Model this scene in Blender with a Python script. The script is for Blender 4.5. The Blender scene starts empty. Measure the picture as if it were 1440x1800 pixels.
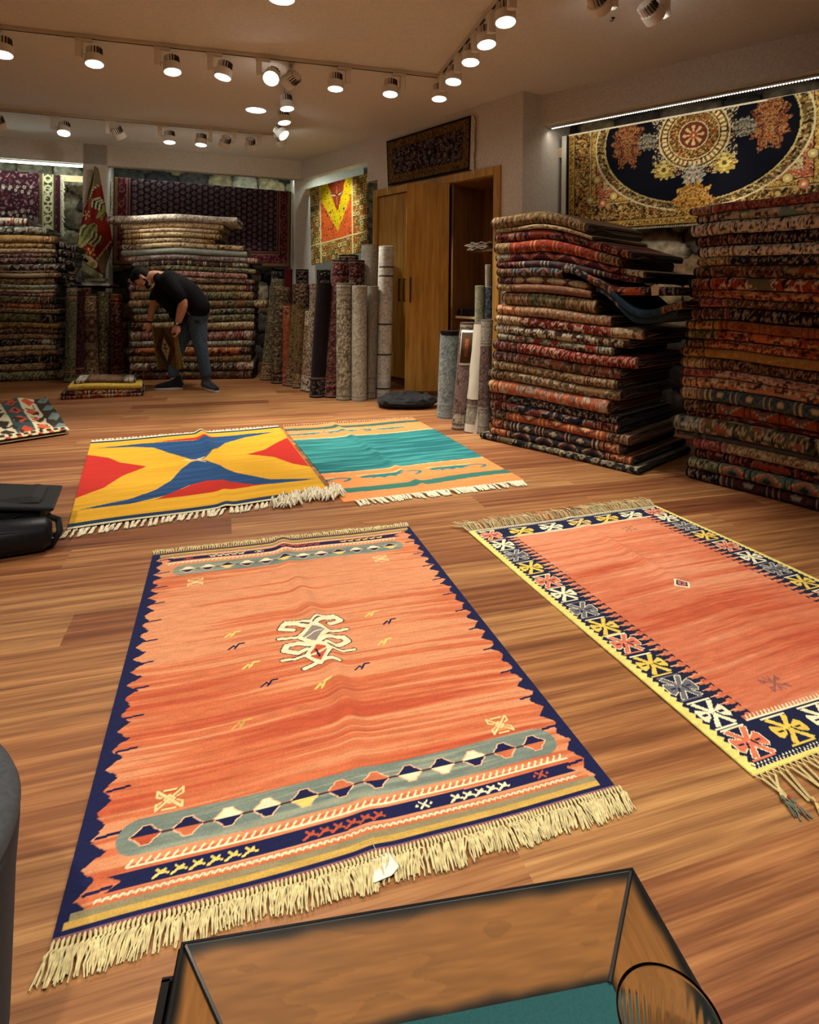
import bpy, math, random
import numpy as np
from mathutils import Vector, Matrix, Euler

# ------------------------------------------------------------------ camera
FOC, CAMH, PX, PY, ROLL = 1060.0, 1.1, 720.0, 515.0, math.radians(0.6)
SC = bpy.context.scene
COL = SC.collection
cam_data = bpy.data.cameras.new('camera')
cam = bpy.data.objects.new('camera', cam_data)
COL.objects.link(cam)
cam_data.sensor_fit = 'VERTICAL'
cam_data.sensor_height = 36.0
cam_data.sensor_width = 28.8
cam_data.lens = FOC / 1800.0 * 36.0
cam_data.shift_y = -(900.0 - PY) / 1800.0
cam_data.clip_start = 0.05
cam.matrix_world = Matrix.Translation((0, 0, CAMH)) @ Matrix.Rotation(math.radians(90), 4, 'X') @ Matrix.Rotation(ROLL, 4, 'Z')
SC.camera = cam

# ------------------------------------------------------------------ exposure, world, lamp settings
SC.view_settings.view_transform = 'Standard'
SC.view_settings.look = 'None'
SC.view_settings.gamma = 1.0
SC.view_settings.use_curve_mapping = False
SC.view_settings.exposure = 0.12
SC.cycles.use_denoising = True
SC.cycles.max_bounces = 16
SC.cycles.transmission_bounces = 16
SC.cycles.diffuse_bounces = 4
SC.cycles.sample_clamp_indirect = 6.0
SPOT_W = 100.0            # watts of one track spotlight
SPOT_COL = (1.0, 0.92, 0.80)
LED_COL = (0.80, 1.0, 0.92)
world = bpy.data.worlds.new('world')
world.use_nodes = True
world.node_tree.nodes['Background'].inputs[0].default_value = (1.0, 0.93, 0.84, 1)
world.node_tree.nodes['Background'].inputs[1].default_value = 0.045
SC.world = world

# ------------------------------------------------------------------ measuring helpers (pixel of the photo -> point on a surface)
def ray(px, py):
    dx, dy = px - PX, py - PY
    return np.array([(dx * math.cos(ROLL) + dy * math.sin(ROLL)) / FOC, 1.0, -(-dx * math.sin(ROLL) + dy * math.cos(ROLL)) / FOC])
def atz(px, py, z=0.0):
    r = ray(px, py); t = (z - CAMH) / r[2]
    return np.array([r[0] * t, t, z])
def aty(px, py, Y):
    r = ray(px, py)
    return np.array([r[0] * Y, Y, CAMH + r[2] * Y])
def atplane(px, py, p0, p1):
    """vertical plane through plan points p0, p1"""
    r = ray(px, py)
    dx, dy = p1[0] - p0[0], p1[1] - p0[1]
    nx, ny = -dy, dx
    t = (nx * p0[0] + ny * p0[1]) / (nx * r[0] + ny * r[1])
    return np.array([r[0] * t, t, CAMH + r[2] * t])

def lin(c):
    c = np.asarray(c, float)
    if c.max() > 1.001: c = c / 255.0
    return np.where(c <= 0.04045, c / 12.92, ((c + 0.055) / 1.055) ** 2.4)

# ------------------------------------------------------------------ noise and painting
def _h(ix, iy, seed):
    v = (ix.astype(np.int64) * 374761393 + iy.astype(np.int64) * 668265263 + seed * 982451653) & 0xffffffff
    v = ((v ^ (v >> 13)) * 1274126177) & 0xffffffff
    v = v ^ (v >> 16)
    return (v & 0xffff) / 65535.0
def vn(x, y, seed=0):
    x, y = np.broadcast_arrays(np.asarray(x, float), np.asarray(y, float))
    ix, iy = np.floor(x), np.floor(y)
    fx, fy = x - ix, y - iy
    fx = fx * fx * (3 - 2 * fx); fy = fy * fy * (3 - 2 * fy)
    a, b = _h(ix, iy, seed), _h(ix + 1, iy, seed)
    c, d = _h(ix, iy + 1, seed), _h(ix + 1, iy + 1, seed)
    return (a * (1 - fx) + b * fx) * (1 - fy) + (c * (1 - fx) + d * fx) * fy
def fbm(x, y, seed=0, o=3):
    s = 0; a = .5; t = 0
    for k in range(o):
        s = s + a * vn(x * 2 ** k, y * 2 ** k, seed + k * 17); t += a; a *= .55
    return s / t
def sstep(a, b, x):
    t = np.clip((x - a) / (b - a + 1e-12), 0, 1); return t * t * (3 - 2 * t)

class Cv:
    """a painted cloth: W x H metres, colours per vertex in sRGB 0..1"""
    def __init__(s, W, H, res, base):
        s.nx = int(round(W / res)) + 1; s.ny = int(round(H / res)) + 1
        s.x = np.linspace(0, W, s.nx); s.y = np.linspace(0, H, s.ny)
        s.X, s.Y = np.meshgrid(s.x, s.y)
        s.W, s.H = W, H
        s.im = np.zeros((s.ny, s.nx, 3)); s.im[:] = s.c(base)
    def c(s, c):
        c = np.asarray(c, float)
        return c / 255.0 if c.max() > 1.001 else c
    def fill(s, m, c):
        s.im[m] = s.c(c)
    def box(s, x0, y0, x1, y1, c):
        s.fill((s.X >= x0) & (s.X <= x1) & (s.Y >= y0) & (s.Y <= y1), c)
    def poly(s, P, c):
        P = np.asarray(P, float)
        i0, i1 = np.searchsorted(s.x, [P[:, 0].min(), P[:, 0].max()])
        j0, j1 = np.searchsorted(s.y, [P[:, 1].min(), P[:, 1].max()])
        i1 = min(i1 + 1, s.nx); j1 = min(j1 + 1, s.ny)
        if i1 <= i0 or j1 <= j0: return
        X = s.X[j0:j1, i0:i1]; Y = s.Y[j0:j1, i0:i1]
        m = np.zeros(X.shape, bool)
        n = len(P)
        for a in range(n):
            x1, y1 = P[a]; x2, y2 = P[(a + 1) % n]
            if y1 == y2: continue
            cr = ((y1 > Y) != (y2 > Y)) & (X < (x2 - x1) * (Y - y1) / (y2 - y1) + x1)
            m ^= cr
        s.im[j0:j1, i0:i1][m] = s.c(c)
    def line(s, P, w, c, closed=False):
        P = [np.asarray(p, float) for p in P]
        if closed: P = P + [P[0]]
        for a, b in zip(P[:-1], P[1:]):
            lo = np.minimum(a, b) - w; hi = np.maximum(a, b) + w
            i0, i1 = np.searchsorted(s.x, [lo[0], hi[0]]); j0, j1 = np.searchsorted(s.y, [lo[1], hi[1]])
            if i1 <= i0 or j1 <= j0: continue
            X = s.X[j0:j1, i0:i1]; Y = s.Y[j0:j1, i0:i1]
            d = b - a; L = (d * d).sum() + 1e-12
            t = np.clip(((X - a[0]) * d[0] + (Y - a[1]) * d[1]) / L, 0, 1)
            D = (X - a[0] - t * d[0]) ** 2 + (Y - a[1] - t * d[1]) ** 2
            s.im[j0:j1, i0:i1][D <= (w / 2) ** 2] = s.c(c)
    def disc(s, x, y, r, c, r0=0):
        D = (s.X - x) ** 2 + (s.Y - y) ** 2
        s.fill((D <= r * r) & (D >= r0 * r0), c)
    def wool(s, amt=.06, seed=1, sc=.006):
        n = vn(s.X / sc / 6, s.Y / sc, seed) * .6 + vn(s.X / .003, s.Y / .003, seed + 5) * .4
        s.im = np.clip(s.im * (1 + amt * (n[..., None] - .5) * 2), 0, 1)

def floral(S, Q, pal, sc, seed, lat=True):
    """all-over carpet ornament; pal = base, motif, dark, accent"""
    base, mot, dark, acc = [np.asarray(c, float) / 255.0 for c in pal]
    n1 = vn(S / sc, Q / sc, seed); n2 = vn(S / (sc * .62) + 9.1, Q / (sc * .62), seed + 3); n3 = vn(S / (sc * 2.2), Q / (sc * 2.2), seed + 7)
    im = np.zeros(n1.shape + (3,)); im[:] = base
    im[n3 > .72] = base * .5 + acc * .5
    im[(np.abs(n1 - .5) < .085)] = mot
    im[(n2 > .68)] = dark
    if lat:
        c = sc * 3.6
        row = np.floor(Q / c); xs = S / c + .5 * (row % 2)
        fx = xs - np.floor(xs) - .5; fy = Q / c - row - .5
        d = np.hypot(fx, fy); a = np.arctan2(fy, fx)
        rr = .27 + .06 * np.cos(6 * a)
        keep = _h(np.floor(xs), row, seed + 11) > .35
        im[keep & (d < rr)] = dark
        im[keep & (d < rr * .82)] = mot
        im[keep & (d < rr * .5)] = acc
        im[keep & (d < rr * .2)] = dark
    return im

def strip_paint(S, Q, L, spec, seed):
    """colours of a folded carpet's front: border bands at the ends, field between"""
    kind = spec[0]; pal = spec[1]
    bpal = spec[2] if len(spec) > 2 else pal
    rs = np.random.RandomState(seed)
    sc = {'fl': .014, 'lg': .028, 'sm': .009, 'ge': .02, 'pl': .02, 'tx': .012}.get(kind, .014)
    Q = Q + rs.rand() * 3
    f = [np.asarray(c, float) / 255.0 for c in pal]; b = [np.asarray(c, float) / 255.0 for c in bpal]
    if kind == 'pl':
        im = np.zeros(S.shape + (3,)); im[:] = f[0]
        n = fbm(S / .03, Q / .012, seed)
        im = im + (f[1] - f[0]) * sstep(.5, .75, n)[..., None]
    elif kind == 'tx':
        n = fbm(S / .02, Q / .01, seed); im = f[0] + (f[1] - f[0]) * sstep(.35, .65, n)[..., None]
        m = vn(S / .012, Q / .012, seed + 2) > .72; im[m] = f[2]
    elif kind == 'ge':
        im = np.zeros(S.shape + (3,)); im[:] = f[0]
        p = .16 + .08 * rs.rand()
        k = np.floor(S / p); u = (S / p - k - .5) * 2
        v = (np.mod(Q, .11) / .11 - .5) * 2
        d = np.abs(u) + np.abs(v) * .8
        im[d < .9] = f[1]; im[d < .75] = f[3]; im[d < .5] = f[0]; im[d < .3] = f[2]
        st = (np.mod(S, .03) < .008) & (np.abs(np.abs(u) - .95) < .3); im[st] = f[2]
        m = (_h(k, k * 0, seed) > .6)[..., None] if False else None
    else:
        im = floral(S, Q, pal, sc, seed)
        if kind == 'lg':
            n = vn(S / .07, Q / .05, seed + 31)
            m = (n > .62); im[m] = f[3]; im[(n > .6) & (n < .645)] = f[1]
    # borders
    bw = .10 + .12 * rs.rand()
    e = np.minimum(S, L - S) if rs.rand() < .6 else S
    m = e < bw
    bi = floral(S, Q, bpal, sc * .8, seed + 77)
    im[m] = bi[m]
    for pos, w, c in ((0.0, .014, b[2]), (.018, .006, b[1]), (bw * .3, .005, b[2]), (bw * .36, .005, b[1]), (bw - .012, .01, b[2]), (bw, .006, b[1]), (bw + .012, .012, b[3])):
        im[(e >= pos) & (e < pos + w)] = c
    n = vn(S / .004, Q / .004, seed + 55)
    im = im * .84 + im.mean(-1, keepdims=True) * .12
    return np.clip(im * (.86 + .24 * n[..., None]), 0, 1)

# ------------------------------------------------------------------ object helpers
def new_mesh(name, V, Fc, mat, parent=None, cols=None, smooth=True, loc=None, rotz=None, mats=None, fmat=None):
    me = bpy.data.meshes.new(name)
    V = np.asarray(V, float)
    if isinstance(Fc, np.ndarray) and Fc.ndim == 2:
        nf, k = Fc.shape
        me.vertices.add(len(V)); me.vertices.foreach_set('co', V.ravel())
        me.loops.add(nf * k); me.loops.foreach_set('vertex_index', Fc.ravel().astype(np.int32))
        me.polygons.add(nf)
        me.polygons.foreach_set('loop_start', np.arange(0, nf * k, k, dtype=np.int32))
        me.polygons.foreach_set('loop_total', np.full(nf, k, dtype=np.int32))
        me.update(calc_edges=True)
    else:
        me.from_pydata([tuple(v) for v in V], [], [tuple(int(i) for i in f) for f in Fc])
        me.update(calc_edges=True)
    me.validate()
    if smooth:
        me.polygons.foreach_set('use_smooth', np.ones(len(me.polygons), bool))
    for m in (mats or [mat]):
        me.materials.append(m)
    if fmat is not None:
        me.polygons.foreach_set('material_index', np.asarray(fmat, np.int32))
    if cols is not None:
        at = me.color_attributes.new('Col', 'FLOAT_COLOR', 'POINT')
        c4 = np.ones((len(V), 4)); c4[:, :3] = lin(np.clip(cols, 0, 1.0))
        at.data.foreach_set('color', c4.ravel())
    o = bpy.data.objects.new(name, me)
    COL.objects.link(o)
    if parent: o.parent = parent
    if loc is not None: o.location = loc
    if rotz is not None: o.rotation_euler = (0, 0, rotz)
    return o

def gridfaces(nx, ny, off=0, wrapx=False):
    i, j = np.meshgrid(np.arange(nx if wrapx else nx - 1), np.arange(ny - 1))
    a = j * nx + i; b = j * nx + (i + 1) % nx
    return (np.stack([a, b, b + nx, a + nx], -1).reshape(-1, 4) + off)

class MB:
    """collects shapes into one mesh"""
    def __init__(s): s.V = []; s.F = []; s.C = []
    def add(s, V, F, c=None):
        o = len(s.V); s.V += [tuple(v) for v in V]; s.F += [tuple(int(i) + o for i in f) for f in F]
        s.C += [tuple(c if c is not None else (1, 1, 1))] * len(V)
    def box(s, x0, y0, z0, x1, y1, z1, M=None, c=None):
        V = [(x, y, z) for z in (z0, z1) for y in (y0, y1) for x in (x0, x1)]
        if M is not None: V = [tuple(M @ Vector(v)) for v in V]
        s.add(V, [(0, 2, 3, 1), (4, 5, 7, 6), (0, 1, 5, 4), (2, 6, 7, 3), (0, 4, 6, 2), (1, 3, 7, 5)], c)
    def tube(s, P, R, n=10, c=None, caps=True, M=None):
        P = [Vector(p) for p in P]
        if not hasattr(R, '__len__'): R = [R] * len(P)
        V = []; F = []
        t = (P[1] - P[0]).normalized(); up = Vector((0, 0, 1)) if abs(t.z) < .9 else Vector((1, 0, 0))
        x = t.cross(up).normalized()
        for k, p in enumerate(P):
            t = (P[min(k + 1, len(P) - 1)] - P[max(k - 1, 0)]).normalized()
            x = (x - t * x.dot(t)).normalized(); y = t.cross(x)
            for a in range(n):
                an = 2 * math.pi * a / n
                V.append(p + (x * math.cos(an) + y * math.sin(an)) * R[k])
        for k in range(len(P) - 1):
            for a in range(n):
                b = (a + 1) % n
                F.append((k * n + a, k * n + b, (k + 1) * n + b, (k + 1) * n + a))
        if caps:
            F.append(tuple(range(n))[::-1]); F.append(tuple((len(P) - 1) * n + a for a in range(n)))
        if M is not None: V = [M @ v for v in V]
        s.add([tuple(v) for v in V], F, c)
    def lathe(s, prof, n=24, M=None, c=None, closed=True):
        V = []; F = []
        for r, z in prof:
            for a in range(n):
                an = 2 * math.pi * a / n
                v = Vector((r * math.cos(an), r * math.sin(an), z))
                V.append(tuple(M @ v) if M is not None else tuple(v))
        for k in range(len(prof) - 1):
            for a in range(n):
                b = (a + 1) % n
                F.append((k * n + a, k * n + b, (k + 1) * n + b, (k + 1) * n + a))
        if closed:
            F.append(tuple(range(n))[::-1]); F.append(tuple((len(prof) - 1) * n + a for a in range(n)))
        s.add(V, F, c)
    def ell(s, ce, r, M=None, n=16, m=10, c=None):
        V = []; F = []
        for j in range(m + 1):
            th = math.pi * j / m
            for a in range(n):
                an = 2 * math.pi * a / n
                v = Vector((r[0] * math.sin(th) * math.cos(an), r[1] * math.sin(th) * math.sin(an), r[2] * math.cos(th)))
                if M is not None: v = M @ v
                V.append((v.x + ce[0], v.y + ce[1], v.z + ce[2]))
        for j in range(m):
            for a in range(n):
                b = (a + 1) % n
                F.append((j * n + a, (j + 1) * n + a, (j + 1) * n + b, j * n + b))
        s.add(V, F, c)
    def build(s, name, mat, parent=None, smooth=False, cols=False, bevel=0, **k):
        o = new_mesh(name, s.V, s.F, mat, parent, cols=np.array(s.C) if cols else None, smooth=smooth, **k)
        if bevel:
            b = o.modifiers.new('bevel', 'BEVEL'); b.width = bevel; b.segments = 2; b.limit_method = 'ANGLE'
        return o

def empty(name, loc=(0, 0, 0), rz=0.0):
    o = bpy.data.objects.new(name, None); COL.objects.link(o)
    o.location = loc; o.rotation_euler = (0, 0, rz); o.empty_display_size = .1
    return o
def tag(o, label=None, cat=None, group=None, kind=None):
    if label: o['label'] = label
    if cat: o['category'] = cat
    if group: o['group'] = group
    if kind: o['kind'] = kind
    return o

# ------------------------------------------------------------------ materials
def mat(name, col=(.5, .5, .5), rough=.6, metal=0.0, spec=.5, emit=None, estr=0, trans=0, ior=1.45):
    m = bpy.data.materials.new(name); m.use_nodes = True
    b = m.node_tree.nodes['Principled BSDF']
    b.inputs['Base Color'].default_value = (*lin(col), 1)
    b.inputs['Roughness'].default_value = rough; b.inputs['Metallic'].default_value = metal
    b.inputs['Specular IOR Level'].default_value = spec
    b.inputs['Transmission Weight'].default_value = trans; b.inputs['IOR'].default_value = ior
    if emit is not None:
        b.inputs['Emission Color'].default_value = (*emit, 1); b.inputs['Emission Strength'].default_value = estr
    return m
class NT:
    def __init__(s, m): s.m = m; s.t = m.node_tree; s.b = s.t.nodes['Principled BSDF']
    def n(s, ty, **kw):
        x = s.t.nodes.new(ty)
        for k, v in kw.items():
            if k.startswith('i_'):
                key = k[2:].replace('_', ' ')
                x.inputs[int(key) if key.isdigit() else key].default_value = v
            else: setattr(x, k, v)
        return x
    def l(s, a, ao, b, bi): s.t.links.new(a.outputs[ao], b.inputs[bi])
    def ramp(s, pts, interp='LINEAR'):
        r = s.n('ShaderNodeValToRGB'); cr = r.color_ramp; cr.interpolation = interp
        while len(cr.elements) < len(pts): cr.elements.new(.5)
        for e, (p, c) in zip(cr.elements, pts):
            e.position = p; e.color = (*lin(c), 1)
        return r
    def bump(s, src, so, strength=.3, dist=.01):
        b = s.n('ShaderNodeBump', i_Strength=strength, i_Distance=dist)
        s.l(src, so, b, 'Height'); s.l(b, 'Normal', s.b, 'Normal'); return b

def wool_mat(name, weave=True, strength=.35):
    m = mat(name, (.5, .5, .5), .95, spec=.1); t = NT(m)
    a = t.n('ShaderNodeAttribute', attribute_name='Col'); co = t.n('ShaderNodeTexCoord')
    nz = t.n('ShaderNodeTexNoise', i_Scale=420.0, i_Detail=2.0); t.l(co, 'Object', nz, 'Vector')
    mx = t.n('ShaderNodeMix', data_type='RGBA', blend_type='MULTIPLY'); mx.inputs[0].default_value = .35
    rp = t.ramp([(.3, (.55, .55, .55)), (.7, (1, 1, 1))]); t.l(nz, 'Fac', rp, 'Fac')
    t.l(a, 'Color', mx, 6); t.l(rp, 'Color', mx, 7); t.l(mx, 2, t.b, 'Base Color')
    t.bump(nz, 'Fac', strength, .004)
    t.b.inputs['Sheen Weight'].default_value = .05
    return m
M_WOOL = wool_mat('wool_pile')
M_KILIM = wool_mat('flat_woven_wool', strength=.25)

def fringe_mat(name, col):
    m = mat(name, col, .9, spec=.1); t = NT(m); co = t.n('ShaderNodeTexCoord')
    nz = t.n('ShaderNodeTexNoise', i_Scale=90.0); t.l(co, 'Object', nz, 'Vector')
    c = np.asarray(col, float)
    rp = t.ramp([(.3, c * .88), (.7, np.minimum(c * 1.08, 255 if c.max() > 1 else 1))]); t.l(nz, 'Fac', rp, 'Fac'); t.l(rp, 'Color', t.b, 'Base Color')
    return m

def plaster_mat(name, col, amt=.06, scale=60):
    m = mat(name, col, .85, spec=.2); t = NT(m); co = t.n('ShaderNodeTexCoord')
    nz = t.n('ShaderNodeTexNoise', i_Scale=float(scale), i_Detail=4.0); t.l(co, 'Object', nz, 'Vector')
    c = np.asarray(col, float)
    rp = t.ramp([(.3, c * (1 - amt)), (.7, np.minimum(c * (1 + amt), 255 if c.max() > 1 else 1))]); t.l(nz, 'Fac', rp, 'Fac'); t.l(rp, 'Color', t.b, 'Base Color')
    t.bump(nz, 'Fac', .15, .004)
    return m

def floor_mat():
    m = mat('laminate_planks', (.5, .35, .2), .42, spec=.35); t = NT(m)
    co = t.n('ShaderNodeTexCoord')
    mp = t.n('ShaderNodeMapping'); mp.inputs['Rotation'].default_value = (0, 0, math.radians(-17.2)); t.l(co, 'Object', mp, 'Vector')
    s0 = t.n('ShaderNodeSeparateXYZ'); t.l(mp, 'Vector', s0, 'Vector')
    ro = t.n('ShaderNodeMath', operation='DIVIDE'); ro.inputs[1].default_value = .19; t.l(s0, 'Y', ro, 0)
    fl = t.n('ShaderNodeMath', operation='FLOOR'); t.l(ro, 'Value', fl, 0)
    wn = t.n('ShaderNodeTexWhiteNoise', noise_dimensions='1D'); t.l(fl, 'Value', wn, 'W')
    ax = t.n('ShaderNodeMath', operation='MULTIPLY_ADD'); ax.inputs[1].default_value = 1.25; t.l(wn, 'Value', ax, 0); t.l(s0, 'X', ax, 2)
    cb = t.n('ShaderNodeCombineXYZ'); t.l(ax, 'Value', cb, 'X'); t.l(s0, 'Y', cb, 'Y')
    br = t.n('ShaderNodeTexBrick', offset=0.0)
    br.inputs['Color1'].default_value = (0, 0, 0, 1); br.inputs['Color2'].default_value = (1, 1, 1, 1); br.inputs['Mortar'].default_value = (.5, .5, .5, 1)
    br.inputs['Scale'].default_value = 1.0; br.inputs['Mortar Size'].default_value = .0; br.inputs['Bias'].default_value = 0
    br.inputs['Brick Width'].default_value = 1.25; br.inputs['Row Height'].default_value = .19
    t.l(cb, 'Vector', br, 'Vector')
    # grain, shifted per plank
    sep = t.n('ShaderNodeSeparateXYZ'); t.l(mp, 'Vector', sep, 'Vector')
    cmb = t.n('ShaderNodeCombineXYZ')
    sx = t.n('ShaderNodeMath', operation='MULTIPLY_ADD'); sx.inputs[1].default_value = 1.0
    t.l(br, 'Color', sx, 2); t.l(sep, 'X', sx, 0)
    sc1 = t.n('ShaderNodeMath', operation='MULTIPLY'); sc1.inputs[1].default_value = 1.3; t.l(sx, 'Value', sc1, 0)
    sc2 = t.n('ShaderNodeMath', operation='MULTIPLY'); sc2.inputs[1].default_value = 34.0; t.l(sep, 'Y', sc2, 0)
    z = t.n('ShaderNodeMath', operation='MULTIPLY'); z.inputs[1].default_value = 37.0; t.l(br, 'Color', z, 0)
    t.l(sc1, 'Value', cmb, 'X'); t.l(sc2, 'Value', cmb, 'Y'); t.l(z, 'Value', cmb, 'Z')
    g = t.n('ShaderNodeTexNoise', i_Scale=1.0, i_Detail=5.0, i_Roughness=.6, i_Distortion=.35); t.l(cmb, 'Vector', g, 'Vector')
    cm2 = t.n('ShaderNodeVectorMath', operation='MULTIPLY'); cm2.inputs[1].default_value = (3.0, 5.5, 1.0); t.l(cmb, 'Vector', cm2, 0)
    g2 = t.n('ShaderNodeTexNoise', i_Scale=1.0, i_Detail=3.0); t.l(cm2, 'Vector', g2, 'Vector')
    r1 = t.ramp([(.22, (110, 80, 60)), (.42, (146, 108, 78)), (.56, (176, 136, 98)), (.74, (206, 168, 122))])
    t.l(g, 'Fac', r1, 'Fac')
    r2 = t.ramp([(0, (188, 150, 136)), (.35, (236, 208, 182)), (.7, (255, 242, 212)), (1, (214, 178, 156))])
    t.l(br, 'Color', r2, 'Fac')
    mx = t.n('ShaderNodeMix', data_type='RGBA', blend_type='MULTIPLY'); mx.inputs[0].default_value = 1
    t.l(r1, 'Color', mx, 6); t.l(r2, 'Color', mx, 7)
    r3 = t.ramp([(.35, (218, 210, 204)), (.6, (255, 255, 255))]); t.l(g2, 'Fac', r3, 'Fac')
    mx2 = t.n('ShaderNodeMix', data_type='RGBA', blend_type='MULTIPLY'); mx2.inputs[0].default_value = .8
    t.l(mx, 2, mx2, 6); t.l(r3, 'Color', mx2, 7)
    t.l(mx2, 2, t.b, 'Base Color')
    t.bump(g2, 'Fac', .05, .002)
    return m

def oak_mat(name, cols, scale=(18, 18, 1.2), rough=.5):
    m = mat(name, cols[1], rough, spec=.3); t = NT(m); co = t.n('ShaderNodeTexCoord')
    mp = t.n('ShaderNodeMapping'); mp.inputs['Scale'].default_value = scale; t.l(co, 'Object', mp, 'Vector')
    g = t.n('ShaderNodeTexNoise', i_Scale=1.6, i_Detail=6.0, i_Roughness=.65, i_Distortion=.3); t.l(mp, 'Vector', g, 'Vector')
    r = t.ramp([(.3, cols[0]), (.5, cols[1]), (.72, cols[2])]); t.l(g, 'Fac', r, 'Fac'); t.l(r, 'Color', t.b, 'Base Color')
    t.bump(g, 'Fac', .08, .002)
    return m
def cloth_mat(name, col, amt=.15, scale=250, rough=.9, sheen=.3, stretch=(1, 1, 1)):
    m = mat(name, col, rough, spec=.2); t = NT(m); co = t.n('ShaderNodeTexCoord')
    mp = t.n('ShaderNodeMapping'); mp.inputs['Scale'].default_value = stretch; t.l(co, 'Object', mp, 'Vector')
    nz = t.n('ShaderNodeTexNoise', i_Scale=float(scale), i_Detail=3.0); t.l(mp, 'Vector', nz, 'Vector')
    c = np.asarray(col, float)
    r = t.ramp([(.3, c * (1 - amt)), (.7, np.minimum(c * (1 + amt), 255 if c.max() > 1 else 1))]); t.l(nz, 'Fac', r, 'Fac'); t.l(r, 'Color', t.b, 'Base Color')
    t.bump(nz, 'Fac', .3, .002); t.b.inputs['Sheen Weight'].default_value = sheen
    return m

M_PLASTER = plaster_mat('painted_plaster', (212, 203, 190))
M_CEIL = plaster_mat('ceiling_paint', (232, 230, 226), .03)
M_STONE = None
M_TRACK = mat('track_metal', (214, 206, 192), .5)
M_LAMPW = plaster_mat('lamp_housing_paint', (236, 234, 224), .03, 200)
M_DARKGAP = mat('dark_vent', (25, 20, 18), .8)
M_LENS = mat('lit_lens', (255, 255, 250), .4, emit=(1.0, .97, .9), estr=14)
M_LED = mat('led_tube', (255, 255, 255), .4, emit=LED_COL, estr=16)
M_OAK = oak_mat('oak_veneer', [(150, 106, 42), (186, 140, 62), (206, 164, 86)])
M_OAKD = oak_mat('oak_interior', [(96, 64, 30), (120, 82, 40), (138, 98, 52)])
M_PINE = oak_mat('pale_timber', [(206, 172, 126), (222, 192, 148), (232, 206, 166)], (2, 2, 20))
M_BLACK = cloth_mat('black_plastic', (22, 22, 23), .2, 30, .5, 0)
M_METAL = mat('dark_handle_metal', (92, 66, 44), .35, metal=.8)
M_PAPER = plaster_mat('paper', (226, 224, 214), .03, 30)
# ================================================================== THE SETTING
H = 3.04
BEAM = 2.77
WB0, WB1 = np.array([-5.243, 7.689]), np.array([-1.623, 8.941])      # front of the beam over the back wall
WR0, WR1 = np.array([-1.623, 8.941]), np.array([1.066, 5.759])       # right wall with the cabinets
WS0, WS1 = np.array([1.270, 5.868]), np.array([2.859, 4.450])        # beam over the recessed right wall
def unit(v): v = np.asarray(v, float); return v / np.linalg.norm(v)
uB = unit(WB1 - WB0); nB = np.array([-uB[1], uB[0]])                  # away from the room
uR = unit(WR1 - WR0); nR = np.array([-uR[1], uR[0]])
uS = unit(WS1 - WS0); nS = np.array([-uS[1], uS[0]])
BL = WB0 - uB * 3.2
SRE = WS0 + uS * 6.2

def struct(o, label=None):
    o['kind'] = 'structure'
    if label: o['label'] = label
    return o
def prism(mb, P, z0, z1):
    n = len(P)
    V = [(p[0], p[1], z0) for p in P] + [(p[0], p[1], z1) for p in P]
    F = [tuple(range(n))[::-1], tuple(range(n, 2 * n))] + [(i, (i + 1) % n, n + (i + 1) % n, n + i) for i in range(n)]
    mb.add(V, F)

m = MB(); m.box(-10, -3, -.1, 8, 13, 0)
struct(m.build('floor', floor_mat()))
m = MB(); m.box(-10, -3, H, 8, 13, H + .12)
struct(m.build('ceiling', M_CEIL))
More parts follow.
